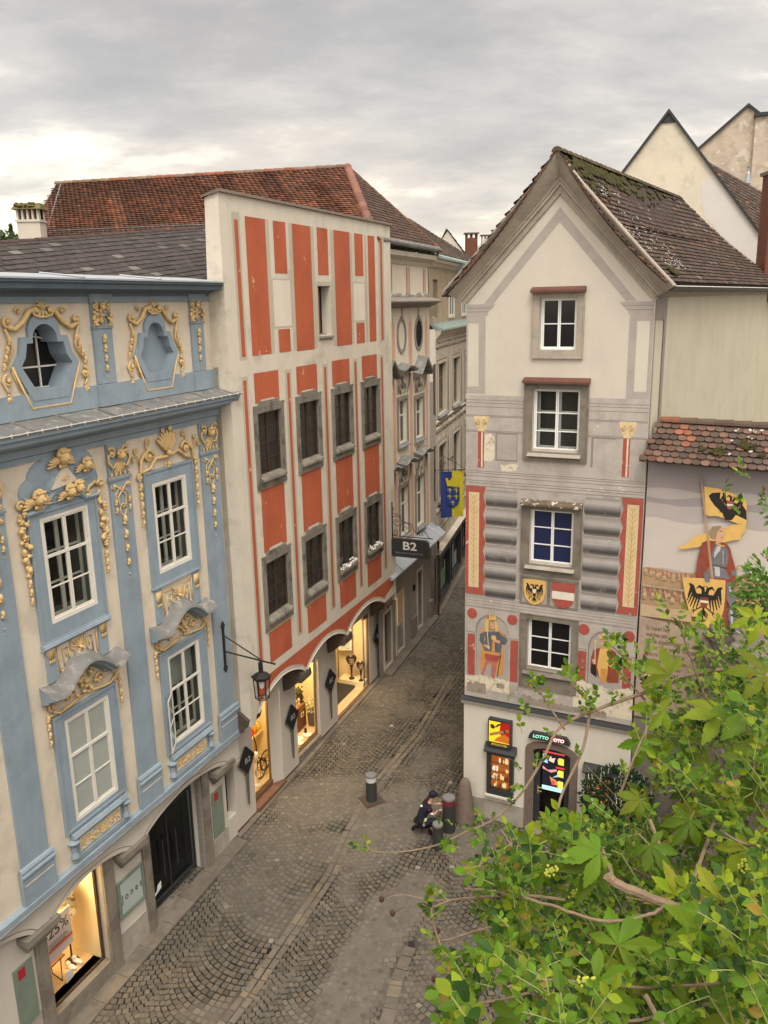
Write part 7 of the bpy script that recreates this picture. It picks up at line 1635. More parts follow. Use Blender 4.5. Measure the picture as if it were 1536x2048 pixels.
# ------------------------------------------------------------------ wall with the knight mural
def mural():
    F = PT; H = thing('mural_wall', F.P(5.2, 0, -.5), 'tile-topped wall painted with a knight holding a banner and shield', 'wall')
    u0, u1 = 2.66, 8.5
    b = MB(); F.box(b, u0, u1, 3.4, 10.40, -.45, -.03); b.build('wall', M['fresco_sky_mid'], H)
    b = MB(); F.box(b, u0, u1, -.9, 4.0, -.45, -.02); b.build('lower_wall', M['damp_wall'], H)
    F2 = F.off(-.03); p = Paint(F2, H, .002); rr = random.Random(3)
    def wavy(v, am, n=26, ph=0): return [(u0+.01+(u1-u0-.02)*i/n, v+am*math.sin(i*.9+ph)+rr.uniform(-am, am)*.5) for i in range(n+1)]
    def band(lo, hi, m_, nm): p.add([lo+hi[::-1]], m_, nm)
    L0 = wavy(9.7, .03); L1 = wavy(8.95, .05, ph=1); L2 = wavy(7.75, .03)
    band(L0, wavy(10.7, 0), 'fresco_sky_dark', 'painted_sky'); band(wavy(9.35, .04, ph=2), wavy(9.5, .04, ph=3), 'fresco_sky_dark', 'painted_sky'); band(L2, L1, 'fresco_sky_pale', 'painted_sky')
    band(wavy(6.4, 0), wavy(7.74, .03, 40), 'fresco_town', 'painted_town')
    roofs = []; lights = []; wl = []
    for (yb, sz, nn_) in ((7.60, 1., 30), (7.52, 1.1, 26), (7.14, 1., 28), (7.0, 1.25, 22)):
        x = u0+.05
        for i in range(nn_):
            w_ = rr.uniform(.09, .19)*sz; h = rr.uniform(.05, .10)*sz; g = rr.uniform(.04, .09)*sz; y = yb+rr.uniform(-.04, .04)+.03*math.sin(x*3)
            lights.append(rect(x, x+w_*.45, y, y+h)); lights.append([(x, y+h), (x+w_*.45, y+h), (x+w_*.22, y+h+g)]); roofs.append([(x+w_*.45, y+h*.7), (x+w_, y+h*.7), (x+w_*.85, y+h+g*.9), (x+w_*.24, y+h+g)]); wl.append(rect(x+w_*.12, x+w_*.18, y+h*.4, y+h*.7)); wl.append(rect(x+w_*.28, x+w_*.34, y+h*.4, y+h*.7)); x += w_*rr.uniform(.8, 1.05)
            if x > 7: break
    p.add(roofs, 'fresco_town_roof', 'painted_roofs'); p.add(lights, 'fresco_town_light', 'painted_houses'); p.add(wl, 'fresco_text', 'painted_windows')
    for yb in (7.36, 6.62): p.add([[(u0+.02, yb), (4., yb-.03), (4., yb-.08), (u0+.02, yb-.05)]], 'fresco_text_ground', 'painted_shade')
    p.add([[(u0+.02, 6.86), (3.3, 6.82), (4.0, 6.86), (4.0, 6.55), (u0+.02, 6.55)]], 'fresco_town_light', 'painted_hill')
    p.add([[(u0+.01, 3.9), (7.5, 3.9), (7.5, 6.12), (4.6, 6.30), (3.6, 6.44), (u0+.01, 6.54)]], 'fresco_text_ground', 'inscription_ground')
    lines = ['Es haben hier', 'welches sein', 'wurde abgebrochen 187. als der Tor', 'diesem Thor waren Wappen fur', 'Unsere und Schild bur', 'gewidmet und errichtet', 'sollen Gou der Thor', 'commune und Stadt', 'wurde diesem Thor']
    for i, s in enumerate(lines):
        text(F2, s, 2.84, 6.27-.165*i, .165, p.w+.001, M['fresco_text'], 'inscription', H, 'LEFT', ex=.0005, sx=.62, bold=.004)
    p.add([rect(2.83, 2.92, 5.55, 5.72), rect(3.55, 3.64, 5.74, 5.90)], 'fresco_cape', 'red_initial')
    # banner, knight and shield from wall coordinates
    o0 = [None]
    def fig(ox, oy, sc, items, nm):
        o = None
        for m_, pts in items:
            q = p.add([[F2.px(ox+x/sc, oy+y/sc) for x, y in pts]], m_, nm if o is None else 'figure_detail', o)
            o = o or q
        return o
    K = lambda *a: [(a[i], a[i+1]) for i in range(0, len(a), 2)]
    ban = fig(1240, 820, 3.794, [('fresco_gold', K(640, 575, 740, 590, 850, 625, 930, 670, 965, 705, 960, 860, 900, 860, 800, 820, 740, 800, 680, 800, 655, 790)), ('fresco_gold', K(960, 860, 950, 915, 925, 940, 915, 975, 850, 985, 790, 1000, 690, 985, 600, 1035, 480, 1050, 430, 1040, 500, 1015, 560, 960, 640, 930, 680, 930, 800, 900, 850, 865))], 'painted_banner')
    c = F2.px(1240+800/3.794, 820+715/3.794); p.add([[F2.px(1240+x/3.794, 820+y/3.794) for x, y in K(675, 645, 700, 625, 765, 620, 760, 665, 800, 720, 870, 740, 910, 745, 920, 700, 960, 760, 962, 830, 930, 815, 880, 790, 850, 830, 800, 830, 780, 780, 720, 720, 690, 680)]], 'fresco_black', 'eagle', ban)
    p.add(eagle(c[0]+.10, c[1]-.02, .34, -.25), 'fresco_black', 'eagle', ban); p.add([shieldp(c[0]+.10, c[1], .07, .10)], 'fresco_red', 'breast_shield', ban); p.add([rect(c[0]+.035, c[0]+.165, c[1]-.02, c[1]+.03)], 'fresco_white', 'breast_band', ban)
    kn = fig(1360, 1050, 8.533, [
        ('fresco_cape', K(380, 290, 460, 250, 620, 270, 800, 310, 860, 380, 880, 480, 950, 720, 960, 900, 950, 1030, 800, 1100, 820, 1700, 780, 1715, 740, 1700, 660, 1710, 700, 1300, 500, 960, 400, 880, 270, 880, 300, 600)),
        ('fresco_cape', K(200, 1540, 300, 1560, 300, 1640, 210, 1620)),
        ('fresco_hair', K(560, 10, 700, 0, 740, 60, 640, 180, 600, 235, 520, 200, 495, 120)),
        ('fresco_skin', K(640, 110, 700, 30, 760, 30, 775, 90, 770, 140, 755, 200, 740, 230, 715, 260, 690, 300, 620, 300, 610, 230)),
        ('fresco_steel', K(600, 320, 740, 330, 800, 380, 830, 480, 820, 640, 760, 720, 840, 850, 860, 915, 700, 890, 480, 870, 440, 840, 480, 720, 540, 660, 550, 480)),
        ('fresco_steel_light', K(640, 340, 700, 345, 690, 420, 620, 500, 590, 560, 590, 460)), ('fresco_steel_light', K(590, 690, 680, 700, 690, 860, 610, 855)), ('fresco_steel_light', K(735, 420, 745, 420, 745, 660, 735, 660)),
        ('fresco_black', K(560, 655, 700, 690, 800, 720, 790, 735, 690, 705, 560, 670)),
        ('fresco_steel', K(800, 960, 880, 960, 960, 1160, 955, 1380, 960, 1560, 970, 1680, 1010, 1730, 1150, 1880, 1050, 1860, 870, 1810, 850, 1700, 820, 1500, 860, 1380, 800, 1250)),
        ('fresco_steel_light', K(860, 1430, 900, 1440, 905, 1600, 900, 1700, 880, 1700, 870, 1560)), ('fresco_steel_light', K(945, 1765, 1000, 1790, 1070, 1840, 990, 1820)), ('fresco_steel_light', K(830, 1010, 870, 1020, 880, 1120, 850, 1120)),
        ('fresco_black', K(560, 1720, 640, 1720, 665, 1780, 600, 1765)),
        ('fresco_town', K(960, 720, 990, 665, 1010, 680, 975, 760, 955, 770)), ('fresco_steel', K(885, 765, 970, 760, 970, 860, 890, 840)),
        ('fresco_black', K(680, 85, 720, 85, 722, 97, 690, 98)), ('fresco_black', K(700, 190, 745, 190, 742, 198, 705, 198)),
        ('fresco_gold', K(590, 300, 620, 300, 760, 340, 780, 355, 700, 345)),
    ], 'painted_knight')
    kn['label'] = 'painted knight in steel armour and red cloak'
    A = F2.px(1240+615/3.794, 820+470/3.794); B = F2.px(1240+705/3.794, 820+1290/3.794); p.add([capsule(*A, *B, .018, .028)], 'fresco_town', 'lance'); T = F2.px(1240+635/3.794, 820+565/3.794); p.add([capsule(*A, *T, .008, .03)], 'fresco_steel', 'lance_point')
    sh = p.add([[F2.px(1360+x/8.533, 1050+y/8.533) for x, y in K(45, 880, 400, 890, 780, 930, 775, 1200, 750, 1430, 690, 1620, 560, 1760, 440, 1720, 260, 1600, 150, 1420, 90, 1180)]], 'fresco_gold', 'painted_shield')
    c = F2.px(1360+418/8.533, 1050+1290/8.533); p.add(eagle(c[0], c[1]+.02, .52, -.02), 'fresco_black', 'eagle', sh); p.add([shieldp(c[0], c[1]-.02, .09, .13)], 'fresco_cape', 'breast_shield', sh); p.add([rect(c[0]-.088, c[0]+.088, c[1]-.03, c[1]+.03)], 'fresco_white', 'breast_band', sh)
    p.add([[F2.px(1360+x/8.533, 1050+y/8.533) for x, y in K(395, 800, 430, 780, 470, 860, 520, 900, 515, 960, 440, 960)]], 'fresco_steel', 'gauntlet', kn)
    # tiled coping roof
    E0, E1 = F.P(2.50, 10.42, .38), F.P(8.6, 10.25, .38); T0, T1 = F.P(2.86, 11.25, -.42), F.P(8.6, 11.12, -.42)
    def cc(a, b_, i, j):
        r = rt.random(); k = rt.uniform(.7, 1.2)
        c = (.105, .075, .060) if r < .62 else ((.16, .095, .07) if r < .88 else (.075, .06, .05))
        if a < 1.35 and r > .88: c = (.24, .10, .06)
        if i == 5 and j in (3, 4): c = (.27, .11, .065)
        return tuple(x*k for x in c)
    b = MB(); tiles(b, [E0, E1, T1, T0], .155, .19, cc, 'round', .045, .022); r_ = b.build('roof_tiles', M['tile'], H); under('roof_boards', [E0, E1, T1, T0], r_)
    b = MB(); tiles(b, [E0-Vector((0, 0, .012)), E1-Vector((0, 0, .012)), E1+(T1-E1)*.2, E0+(T0-E0)*.2], .20, .19, cc, 'round', .02, .022); b.build('eave_tiles', M['tile'], H)
    b = MB(); ridge(b, T1, T0, .12, .36, lambda: vk(((.12, .085, .065) if rt.random() < .75 else (.24, .10, .06)), .7, 1.2)); b.build('ridge_tiles', M['tile'], H)
    b = MB(); U = (E1-E0).normalized(); S = (T0-E0).normalized(); nn = U.cross(S).normalized(); nn = nn if nn.z > 0 else -nn
    for (x, y, r, n) in ((1.55, .38, .15, 40), (2.05, .60, .16, 50), (2.45, .35, .08, 12), (2.95, 1.02, .18, 34), (3.4, 1.0, .12, 18), (4.3, .9, .2, 34), (1.2, .42, .10, 14)):
        for i in range(n): a, q = rt.gauss(0, r*.55), rt.gauss(0, r*.4); P_ = E0+U*(x+a)+S*(y+q)+nn*.06; s_ = rt.uniform(.02, .05); b.ell(P_, U*s_, S*s_, nn*.028, 6, 4)
    b.build('moss', M['moss'], H)['kind'] = 'stuff'
    b = MB()
    for i in range(60):
        x = rt.uniform(1.5, 5.6); y = rt.uniform(.7, 1.1)if rt.random() < .75 else rt.uniform(.2, .7); P_ = E0+U*x+S*y+nn*.055; b.ell(P_, U*rt.uniform(.015, .05), S*rt.uniform(.015, .045), nn*.008, 5, 4)
    b.build('lichen', M['lichen'], H)['kind'] = 'stuff'
mural()
# ------------------------------------------------------------------ rough stone retaining wall and terrace on the right
def rubble():
    t = thing('rubble_wall', (7, 14, -.5), 'rough grey rubble stone wall running from the mural towards the terrace', 'wall')
    b = MB(); p0 = PT.P(3.55, 0, .0); p1 = Vector((5.6, 9., 0)); D = (p1-p0); D.z = 0; ln = D.length; T = D.normalized(); S = Vector((-T.y, T.x, 0)); S = S if S.x > 0 else -S
    n = 40; m_ = 22; vs = []; rr = random.Random(5)
    def topz(t_): return 6.3+.4*math.sin(t_*9)+1.6*t_
    for j in range(m_+1):
        for i in range(n+1):
            t_ = i/n; z = -1+(topz(t_)+1)*j/m_; o = .0+.10*(vn(i*1., j*1.3, .9)-.5)+.05*rr.uniform(-1, 1)
            q = Vector((p0.x, p0.y, 0))+T*(ln*t_)+S*(.55*z/6+o); vs.append((q.x, q.y, z))
    b.add(vs, [(j*(n+1)+i, j*(n+1)+i+1, (j+1)*(n+1)+i+1, (j+1)*(n+1)+i) for j in range(m_) for i in range(n)])
    q0 = Vector(vs[m_*(n+1)]); q1 = Vector(vs[-1]); b.poly([q0, q1, q1+Vector((8, 0, .3)), q0+Vector((8, 0, .3))]); b.build('masonry', M['rubble'], t)
    rr = random.Random(9); b = MB()
    for i in range(260):
        t_ = rr.random(); z = rr.uniform(0, topz(t_)); q = Vector((p0.x, p0.y, 0))+T*(ln*t_)+S*(.55*z/6-.02); b.ell((q.x, q.y, z), T*rr.uniform(.12, .30), Vector((0, 0, rr.uniform(.08, .16))), S*.10, 7, 5)
    b.build('stones', M['rubble'], t)
    t = MB(); t.box(-4, 5.5, -4, .55, -2, 11.9); o = t.build('terrace', M['rubble']); tag(o, kind='structure')
rubble()
# ------------------------------------------------------------------ gabled houses behind on the right
def back_gables():
    # first white gable
    F = Fac((0, 0), 112); c = at(1338, 225, 33.5); F.o = Vector((c.x, c.y, 0))
    H = thing('white_gable_house', (c.x, c.y, 8), 'steep patchy white gable with black edge rising behind the mossy tiled roof', 'house')
    pt = lambda x, y, w=0.: F.px(x, y, w)
    ap = pt(1338, 226); L0 = pt(1247, 346); R0 = pt(1536, 492); sl = (ap[1]-L0[1])/(ap[0]-L0[0]); sr = (ap[1]-R0[1])/(R0[0]-ap[0])
    le = (ap[0]-4.2, ap[1]-4.2*sl); re = (ap[0]+7.2, ap[1]-7.2*sr)
    b = MB(); F.flat(b, [(le[0], 8), (re[0], 8), re, ap, le], 0); b.build('wall', mat('gable_plaster', (.64, .585, .47), .9, .10, 1., .3, 5, dirt=((.50, .44, .34), 1.6, .54, .6), wear=((.54, .52, .49), 2.2, .62, .6)), H)
    q = [pt(1536, 492), (re[0], re[1]), (re[0], 8), pt(1340, 420)]
    patch = [pt(x, y) for x, y in ((1402, 372), (1412, 350), (1430, 352), (1480, 420), (1530, 485), (1560, 540), (1500, 520), (1440, 470), (1408, 430))]
    b = MB(); F.flat(b, patch, .006); b.build('render_patch', mat('patch_grey', (.60, .575, .54), .9, .05, 2, .1), H)
    b = MB(); r = .09
    F.prism(b, [ap, le, (le[0]-r, le[1]), (ap[0], ap[1]+r*1.7)], -.3, .12); F.prism(b, [(ap[0], ap[1]+r*1.7), (re[0]+r, re[1]), re, ap], -.3, .12); F.prism(b, [(ap[0], ap[1]), (ap[0]-.28, ap[1]-.28*sl), (ap[0]+.28, ap[1]-.28*sr)], 0, .05)
    b.build('verge', M['anthracite'], H)
    D = -F.n
    b = MB(); P = [F.P(re[0]+.2, re[1]-.2, -.1), F.P(re[0]+.2, re[1]-.2, -.1)+D*11, F.P(ap[0], ap[1], -.1)+D*11, F.P(ap[0], ap[1]+.0, -.1)]
    tiles(b, P, .17, .19, col_brown_p, 'round', .03); r_ = b.build('roof_tiles', M['tile'], H); under('roof_boards', P, r_)
    b = MB(); b.poly([F.P(le[0], le[1], 0), F.P(ap[0], ap[1], 0), F.P(ap[0], ap[1], 0)+D*11, F.P(le[0], le[1], 0)+D*11]); b.build('rear_roof', M['tile_base'], H)
    b = MB(); P = [at(1600, 575, 36.5), at(1400, 455, 38.5), at(1398, 313, 41), at(1600, 448, 41)]; P[3] = P[0]+(P[2]-P[1]); tiles(b, P, .17, .19, col_brown_p, 'round', .03); r_ = b.build('rear_wing_tiles', M['tile'], H); under('roof_boards', P, r_)
    # second gable, further back
    F = Fac((0, 0), 112); c = at(1497, 213, 46); F.o = Vector((c.x, c.y, 0)); pt = lambda x, y, w=0.: F.px(x, y, w)
    H = thing('rough_gable_house', (c.x, c.y, 8), 'weathered bare plaster gable with a small pipe, at the right edge behind the others', 'house')
    ap = pt(1497, 213); L0 = pt(1398, 299); s_ = (ap[1]-L0[1])/(ap[0]-L0[0]); le = (ap[0]-6.5, ap[1]-6.5*s_); re = (ap[0]+7, ap[1]-7*s_)
    b = MB(); F.flat(b, [(le[0], 6), (re[0], 6), re, ap, le], 0); b.build('wall', mat('gable_rough', (.52, .44, .35), .95, .2, 1.2, .5, 4, dirt=((.36, .30, .23), 1.8, .5, .7), wear=((.60, .55, .47), 1.6, .58, .8)), H)
    b = MB(); F.prism(b, [ap, le, (le[0]-.12, le[1]), (ap[0], ap[1]+.16)], -.3, .15); F.prism(b, [(ap[0], ap[1]+.16), (re[0]+.12, re[1]), re, ap], -.3, .15); a = pt(1508, 232); F.box(b, a[0], a[0]+1.2, a[1]-.1, a[1]+.08, 0, .5); b.build('verge', M['anthracite'], H)
    b = MB(); a = pt(1508, 380); F.box(b, pt(1508, 240)[0]+.08, pt(1536, 240)[0]+.6, 10, a[1]+3.9, 0, .3); b.build('chimney_breast', M['gable_rough'], H)
    b = MB(); a = pt(1494, 372); b.lathe(F.P(a[0], a[1], 1.2), [(.17, 0), (.12, .5), (.07, .6), (.07, .85)], 8); b.lathe(F.P(a[0], a[1]+.85, 1.2), [(.14, 0), (.14, .04)], 8); b.build('vent_pipe', M['zinc_light'], H)
    # brick chimney at the right edge
    c = at(1553, 400, 30); z1 = at(1530, 345, 30).z; t = thing('brick_chimney', (c.x, c.y, z1-4), 'red brick chimney cut by the right edge above the tiled roofs', 'chimney')
    b = MB(); b.box(c.x-.38, c.x+.5, c.y-.4, c.y+.4, z1-4.5, z1-.12); b.build('stack', M['brick'], t); b = MB(); b.box(c.x-.46, c.x+.56, c.y-.48, c.y+.48, z1-.12, z1); b.build('cap', M['brown_stone'], t)
back_gables()
def far_roofs():
    def gh(x0, xa, x1, ye, ya, dist, label, m_='plaster', dr=(6, .4)):
        F = Fac((0, 0), 92); c = at(xa, ya, dist); F.o = Vector((c.x, c.y, 0)); ap = F.px(xa, ya); l = F.px(x0, ye); r = F.px(x1, ye)
        H = thing('far_house', (c.x, c.y, 8), label, 'house', 'small roofs up the lane')
        b = MB(); F.flat(b, [(l[0], 8), (r[0], 8), r, ap, l], 0); b.poly([F.P(r[0], 8, 0), F.P(r[0], 8, -8), F.P(r[0], r[1], -8), F.P(*r, 0)]); b.build('wall', M[m_], H)
        b = MB(); P = [F.P(r[0]+.3, r[1]-.2, .1), F.P(r[0]+.3, r[1]-.2, -8), F.P(ap[0], ap[1]+.1, -8), F.P(ap[0], ap[1]+.1, .1)]; tiles(b, P, .3, .35, lambda *a: vk((.15, .085, .06), .7, 1.2), 'rect', .03); b.poly(P); b.poly([F.P(l[0]-.3, l[1]-.2, .1), F.P(ap[0], ap[1]+.1, .1), F.P(ap[0], ap[1]+.1, -8), F.P(l[0]-.3, l[1]-.2, -8)]); b.build('roof', M['tile'], H)
        return H
    gh(858, 895, 935, 516, 462, 62, 'small pale plaster gable beyond the sgraffito house')
    gh(945, 982, 1015, 505, 472, 70, 'small cream gable just left of the painted house roof', 'peach_cream')
    def ch(x0, x1, y1, y0, dist, label, m_):
        a = at(x0, y0, dist); c = at(x1, y1, dist); t = thing('far_chimney', ((a.x+c.x)/2, a.y, c.z), label, 'chimney', 'chimneys up the lane')
        b = MB(); b.box(a.x, c.x, a.y-.35, a.y+.35, c.z-2, a.z-.35); 
        for k in range(3): w_ = (c.x-a.x); b.box(a.x+w_*(k*.42), a.x+w_*(k*.42+.16), a.y-.3, a.y+.3, a.z-.35, a.z-.08)
        b.build('stack', M[m_], t); b = MB(); b.box(a.x-.1, c.x+.1, a.y-.45, a.y+.45, a.z-.08, a.z); b.build('cap', M['brown_stone'], t)
    ch(931, 955, 500, 466, 58, 'square brick chimney with open top beyond the pale gable', 'brick'); ch(963, 979, 490, 470, 66, 'short pale chimney between the brick chimneys', 'plaster'); ch(985, 996, 490, 460, 72, 'thin red chimney just above the painted house roof', 'brick')
    # a long roof seen behind the sgraffito house
    # trees and houses in the distance at the far left
    def tree(x, y0, y1, dist, r, label, cone=False):
        a = at(x, y1, dist); c = at(x, y0, dist); t = thing('distant_tree', (a.x, a.y, a.z-6), label, 'tree', 'trees beyond the roofs at the far left')
        b = MB(); b.tube([(a.x, a.y, a.z-6), (a.x, a.y, c.z-.4)], .3, 6, .08); b.build('trunk', M['bark'], t)
        b = MB(); rr = random.Random(int(x)); h = c.z-a.z+4
        for i in range(900):
            t_ = rr.random(); z = c.z-h*t_; rad = r*(math.sin(math.pi*min(1, t_*.75+.12))**.8 if not cone else (.15+t_)); an = rr.uniform(0, 6.28); q = rad*math.sqrt(rr.random()); k = rr.uniform(.5, 1.3)*(.8+.4*(1-t_)); b.col = (.05*k, .085*k, .022*k); s = rr.uniform(.12, .3)
            p_ = Vector((a.x+q*math.cos(an), a.y+q*math.sin(an), z)); u = Vector((rr.uniform(-1, 1), rr.uniform(-1, 1), rr.uniform(-1, 1))).normalized()*s; v = u.cross(Vector((rr.uniform(-1, 1), rr.uniform(-1, 1), 1))).normalized()*s
            b.add([p_-u, p_+v*.6, p_+u, p_-v*.6], [(0, 1, 2, 3)])
        b.build('crown', M['leaf_far'], t)
    tree(24, 450, 480, 110, .9, 'slim pointed tree standing above the other far trees', True); tree(2, 462, 490, 100, 3.2, 'round green tree at the far left edge'); tree(34, 470, 490, 95, 2.4, 'low green tree beside the plastered chimney'); tree(-30, 458, 490, 90, 3.5, 'broad green tree just outside the left edge')
far_roofs()
# ------------------------------------------------------------------ bollards
def bollard(x, y, h, r, label, band=None, plate=False):
    z = gz(y); t = thing('bollard', (x, y, z), label, 'bollard', 'bollards at the mouth of the lane')
    b = MB(); b.lathe((x, y, z-.1), [(r, 0), (r, h-.14 if band else h+.05), (r*.99, h-.13 if band else h+.07)] if not band else [(r, 0), (r, h-.10)], 24); b.build('post', M['bollard'], t)
    if band: b = MB(); b.lathe((x, y, z+h-.20), [(r*.985, 0), (r*.985, .14)], 24); b.build('reflector_band', band, t)
    b = MB(); b.lathe((x, y, z+h-.06 if band else z+h-.03), [(r*1.01, 0), (r*1.01, .045), (r*.93, .065), (0.01, .07)], 24); b.build('cap', M['bollard_top'], t)
    if plate: b = MB(); b.hexa([(x+dx*.30*math.cos(.5)-dy*.30*math.sin(.5), y+dx*.30*math.sin(.5)+dy*.30*math.cos(.5), z+zz_) for zz_ in (-.02, .02) for dx, dy in ((-1, -1), (1, -1), (1, 1), (-1, 1))]); b.build('base_plate', M['plate_dark'], t)
bollard(-.53, 21.54, .83, .158, 'dark bollard with a white band on a rusty square plate in mid street', mat('band_white', (.5, .52, .52), .4, .1, 20, 0), True)
bollard(1.25, 19.43, .70, .142, 'shorter plain dark bollard nearest the viewer')
bollard(1.60, 20.13, 1.03, .175, 'tall dark bollard with a red band that the crouching person touches', mat('band_red', (.20, .02, .035), .5, .4, 40, 0))
# ------------------------------------------------------------------ crouching person in dark uniform
def person():
    import bmesh
    X0, Y0 = .90, 20.02; Z0 = gz(Y0); f = Vector((math.cos(R(8)), math.sin(R(8)), 0)); l = Vector((-f.y, f.x, 0)); O = Vector((X0, Y0, Z0))
    P = lambda x, y, z: O+f*x+l*y+Vector((0, 0, z))
    def skinned(name, nodes, edges, m_, par=None, root=0, sub=2):
        bm = bmesh.new(); sk = bm.verts.layers.skin.verify(); o0 = ORG[par.name] if par else O; vs = []
        for (x, y, z, r) in nodes: v = bm.verts.new(P(x, y, z)-o0); v[sk].radius = (r, r); vs.append(v)
        vs[root][sk].use_root = True
        for a, c in edges: bm.edges.new((vs[a], vs[c]))
        me = bpy.data.meshes.new(name); bm.to_mesh(me); bm.free(); me.materials.append(m_); o = bpy.data.objects.new(name, me); COL.objects.link(o)
        if par: o.parent = par
        else: o.location = o0
        ORG[o.name] = o0; mo = o.modifiers.new('skin', 'SKIN'); mo.use_smooth_shade = True; s = o.modifiers.new('subsurf', 'SUBSURF'); s.levels = sub; s.render_levels = sub
        return o
    skin = mat('skin', (.48, .27, .19), .55, .08, 12, .05); navy = mat('uniform_navy', (.012, .014, .028), .8, .2, 8, .2); black = mat('boot_black', (.008, .008, .009), .5, .1, 8, .1)
    N_ = [(-.12, 0, .36, .12), (-.05, 0, .52, .11), (.05, 0, .70, .12), (.13, 0, .86, .09), (.185, 0, .96, .05), (.23, 0, 1.04, .075), (.25, 0, 1.12, .085), (.245, 0, 1.19, .06)]
    E_ = [(i, i+1) for i in range(7)]
    def limb(fr, pts):
        k = fr
        for p in pts: N_.append(p); E_.append((k, len(N_)-1)); k = len(N_)-1
        return k
    limb(0, [(-.08, -.11, .34, .085), (.34, -.13, .46, .06), (.14, -.13, .10, .04), (.30, -.13, .05, .035)]); limb(0, [(-.10, .11, .32, .085), (.22, .15, .12, .06), (-.22, .14, .12, .045), (-.30, .14, .04, .035)])
    for sg, wr in ((-1, (.44, -.06, .70)), (1, (.45, .07, .82))):
        k = limb(3, [(.12, sg*.17, .86, .055), (.24, sg*.20, .66 if sg < 0 else .72, .040), (wr[0]-.06, wr[1], wr[2]-.01, .024), (wr[0], wr[1], wr[2], .030)])
        for q, (dy, ln) in enumerate(((-.032, .055), (-.012, .065), (.008, .068), (.028, .05))): limb(k, [(wr[0]+.02, wr[1]+dy, wr[2]+.006, .0095), (wr[0]+.02+ln*.6, wr[1]+dy*1.1, wr[2], .0085), (wr[0]+.01+ln*.85, wr[1]+dy*1.0, wr[2]-.03, .0075)])
        limb(k, [(wr[0]-.01, wr[1]+sg*-.035, wr[2]-.01, .010), (wr[0]+.025, wr[1]+sg*-.045, wr[2]-.03, .009)])
    body = skinned('person', N_, E_, skin); tag(body, 'person in dark blue uniform and cap crouching and reaching to the red-banded bollard', 'person')
    # face
    b = MB(); c = P(.265, 0, 1.11); b.ell(c, f*.10, l*.078, Vector((0, 0, .115)), 12, 9); b.ell(P(.365, 0, 1.09), f*.02, l*.013, Vector((0, 0, .022)), 6, 5); 
    for sg in (-1, 1): b.ell(P(.262, sg*.078, 1.10), f*.02, l*.01, Vector((0, 0, .03)), 6, 5)
    b.build('head', skin, body, smooth=True)
    b = MB()
    for sg in (-1, 1): b.ell(P(.352, sg*.032, 1.125), f*.008, l*.013, Vector((0, 0, .008)), 6, 4)
    b.ell(P(.350, 0, 1.05), f*.008, l*.022, Vector((0, 0, .006)), 6, 4); b.build('eyes_and_mouth', mat('dark_brown', (.05, .02, .015), .6, 0, bump=0), body)
    U = [(-.13, 0, .36, .15), (-.06, 0, .52, .145), (.03, 0, .70, .155), (.10, 0, .85, .12), (.165, 0, .93, .075), (-.08, -.11, .34, .105), (.12, -.125, .43, .09), (.35, -.13, .475, .078), (.20, -.13, .22, .062), (-.10, .11, .32, .105), (.22, .15, .13, .08), (-.10, .14, .11, .06), (.11, -.18, .86, .085), (.20, -.20, .74, .070), (.11, .18, .86, .085), (.20, .20, .76, .070)]
    skinned('uniform', U, [(0, 1), (1, 2), (2, 3), (3, 4), (0, 5), (5, 6), (6, 7), (7, 8), (0, 9), (9, 10), (10, 11), (3, 12), (12, 13), (3, 14), (14, 15)], navy, body)
    skinned('boot', [(.17, -.13, .24, .062), (.14, -.13, .09, .058), (.24, -.13, .055, .05), (.32, -.13, .045, .042)], [(0, 1), (1, 2), (2, 3)], black, body); skinned('boot', [(-.08, .14, .12, .062), (-.22, .14, .14, .06), (-.28, .14, .07, .05), (-.27, .14, .02, .035)], [(0, 1), (1, 2), (2, 3)], black, body)
    b = MB(); b.lathe(P(.25, 0, 1.12), [(.108, 0), (.112, .05), (.105, .10), (.07, .135), (.01, .145)], 14, (f, l, Vector((.12, 0, 1)).normalized())); b.ell(P(.36, 0, 1.125), f*.07, l*.07, Vector((0, 0, .012)), 10, 4); b.build('cap', navy, body, smooth=True)
    skinned('hair', [(.18, 0, 1.12, .055), (.13, 0, 1.06, .05), (.09, .0, .98, .038), (.07, 0, .90, .03), (.05, 0, .84, .015)], [(0, 1), (1, 2), (2, 3), (3, 4)], mat('hair_brown', (.055, .022, .012), .6, .3, 40, .3), body)
    b = MB(); b.lathe(P(-.115, 0, .40), [(.162, 0), (.166, .02), (.166, .05), (.160, .06)], 16, (f, l, Vector((.3, 0, 1)).normalized())); b.box(*(lambda q: (q.x-.05, q.x+.05, q.y-.03, q.y+.03, q.z-.1, q.z+.06))(P(-.16, -.17, .40))); b.build('belt', black, body)
    b = MB(); q = P(.02, -.165, .50); b.hexa([q+f*(a*.03)+Vector((0, 0, c_*.06))+l*d_+f*(c_*.02) for a, c_, d_ in ((-1, -1, -.012), (-1, -1, .02), (1, -1, .02), (1, -1, -.012), (-1, 1, -.012), (-1, 1, .02), (1, 1, .02), (1, 1, -.012))]); b.build('reflective_tag', mat('reflective_green', (.55, .75, .25), .4, 0, bump=0), body)
    b = MB(); q = P(.185, -.272, .75); b.ell(q, f*.045, l*.008, Vector((-.02, 0, .03)), 8, 5); q = P(-.06, -.05, .86); b.ell(q+Vector((0, 0, .02)), f*.03+Vector((0, 0, .02)), l*.05, Vector((-.01, 0, .01)), 8, 5); b.build('white_badge', M['white_new'], body)
    b = MB(); b.ell(P(.10, -.268, .88), f*.035, l*.01, Vector((0, 0, .03)), 8, 5); b.build('red_badge', mat('badge_red', (.25, .01, .02), .6, 0, bump=0), body)
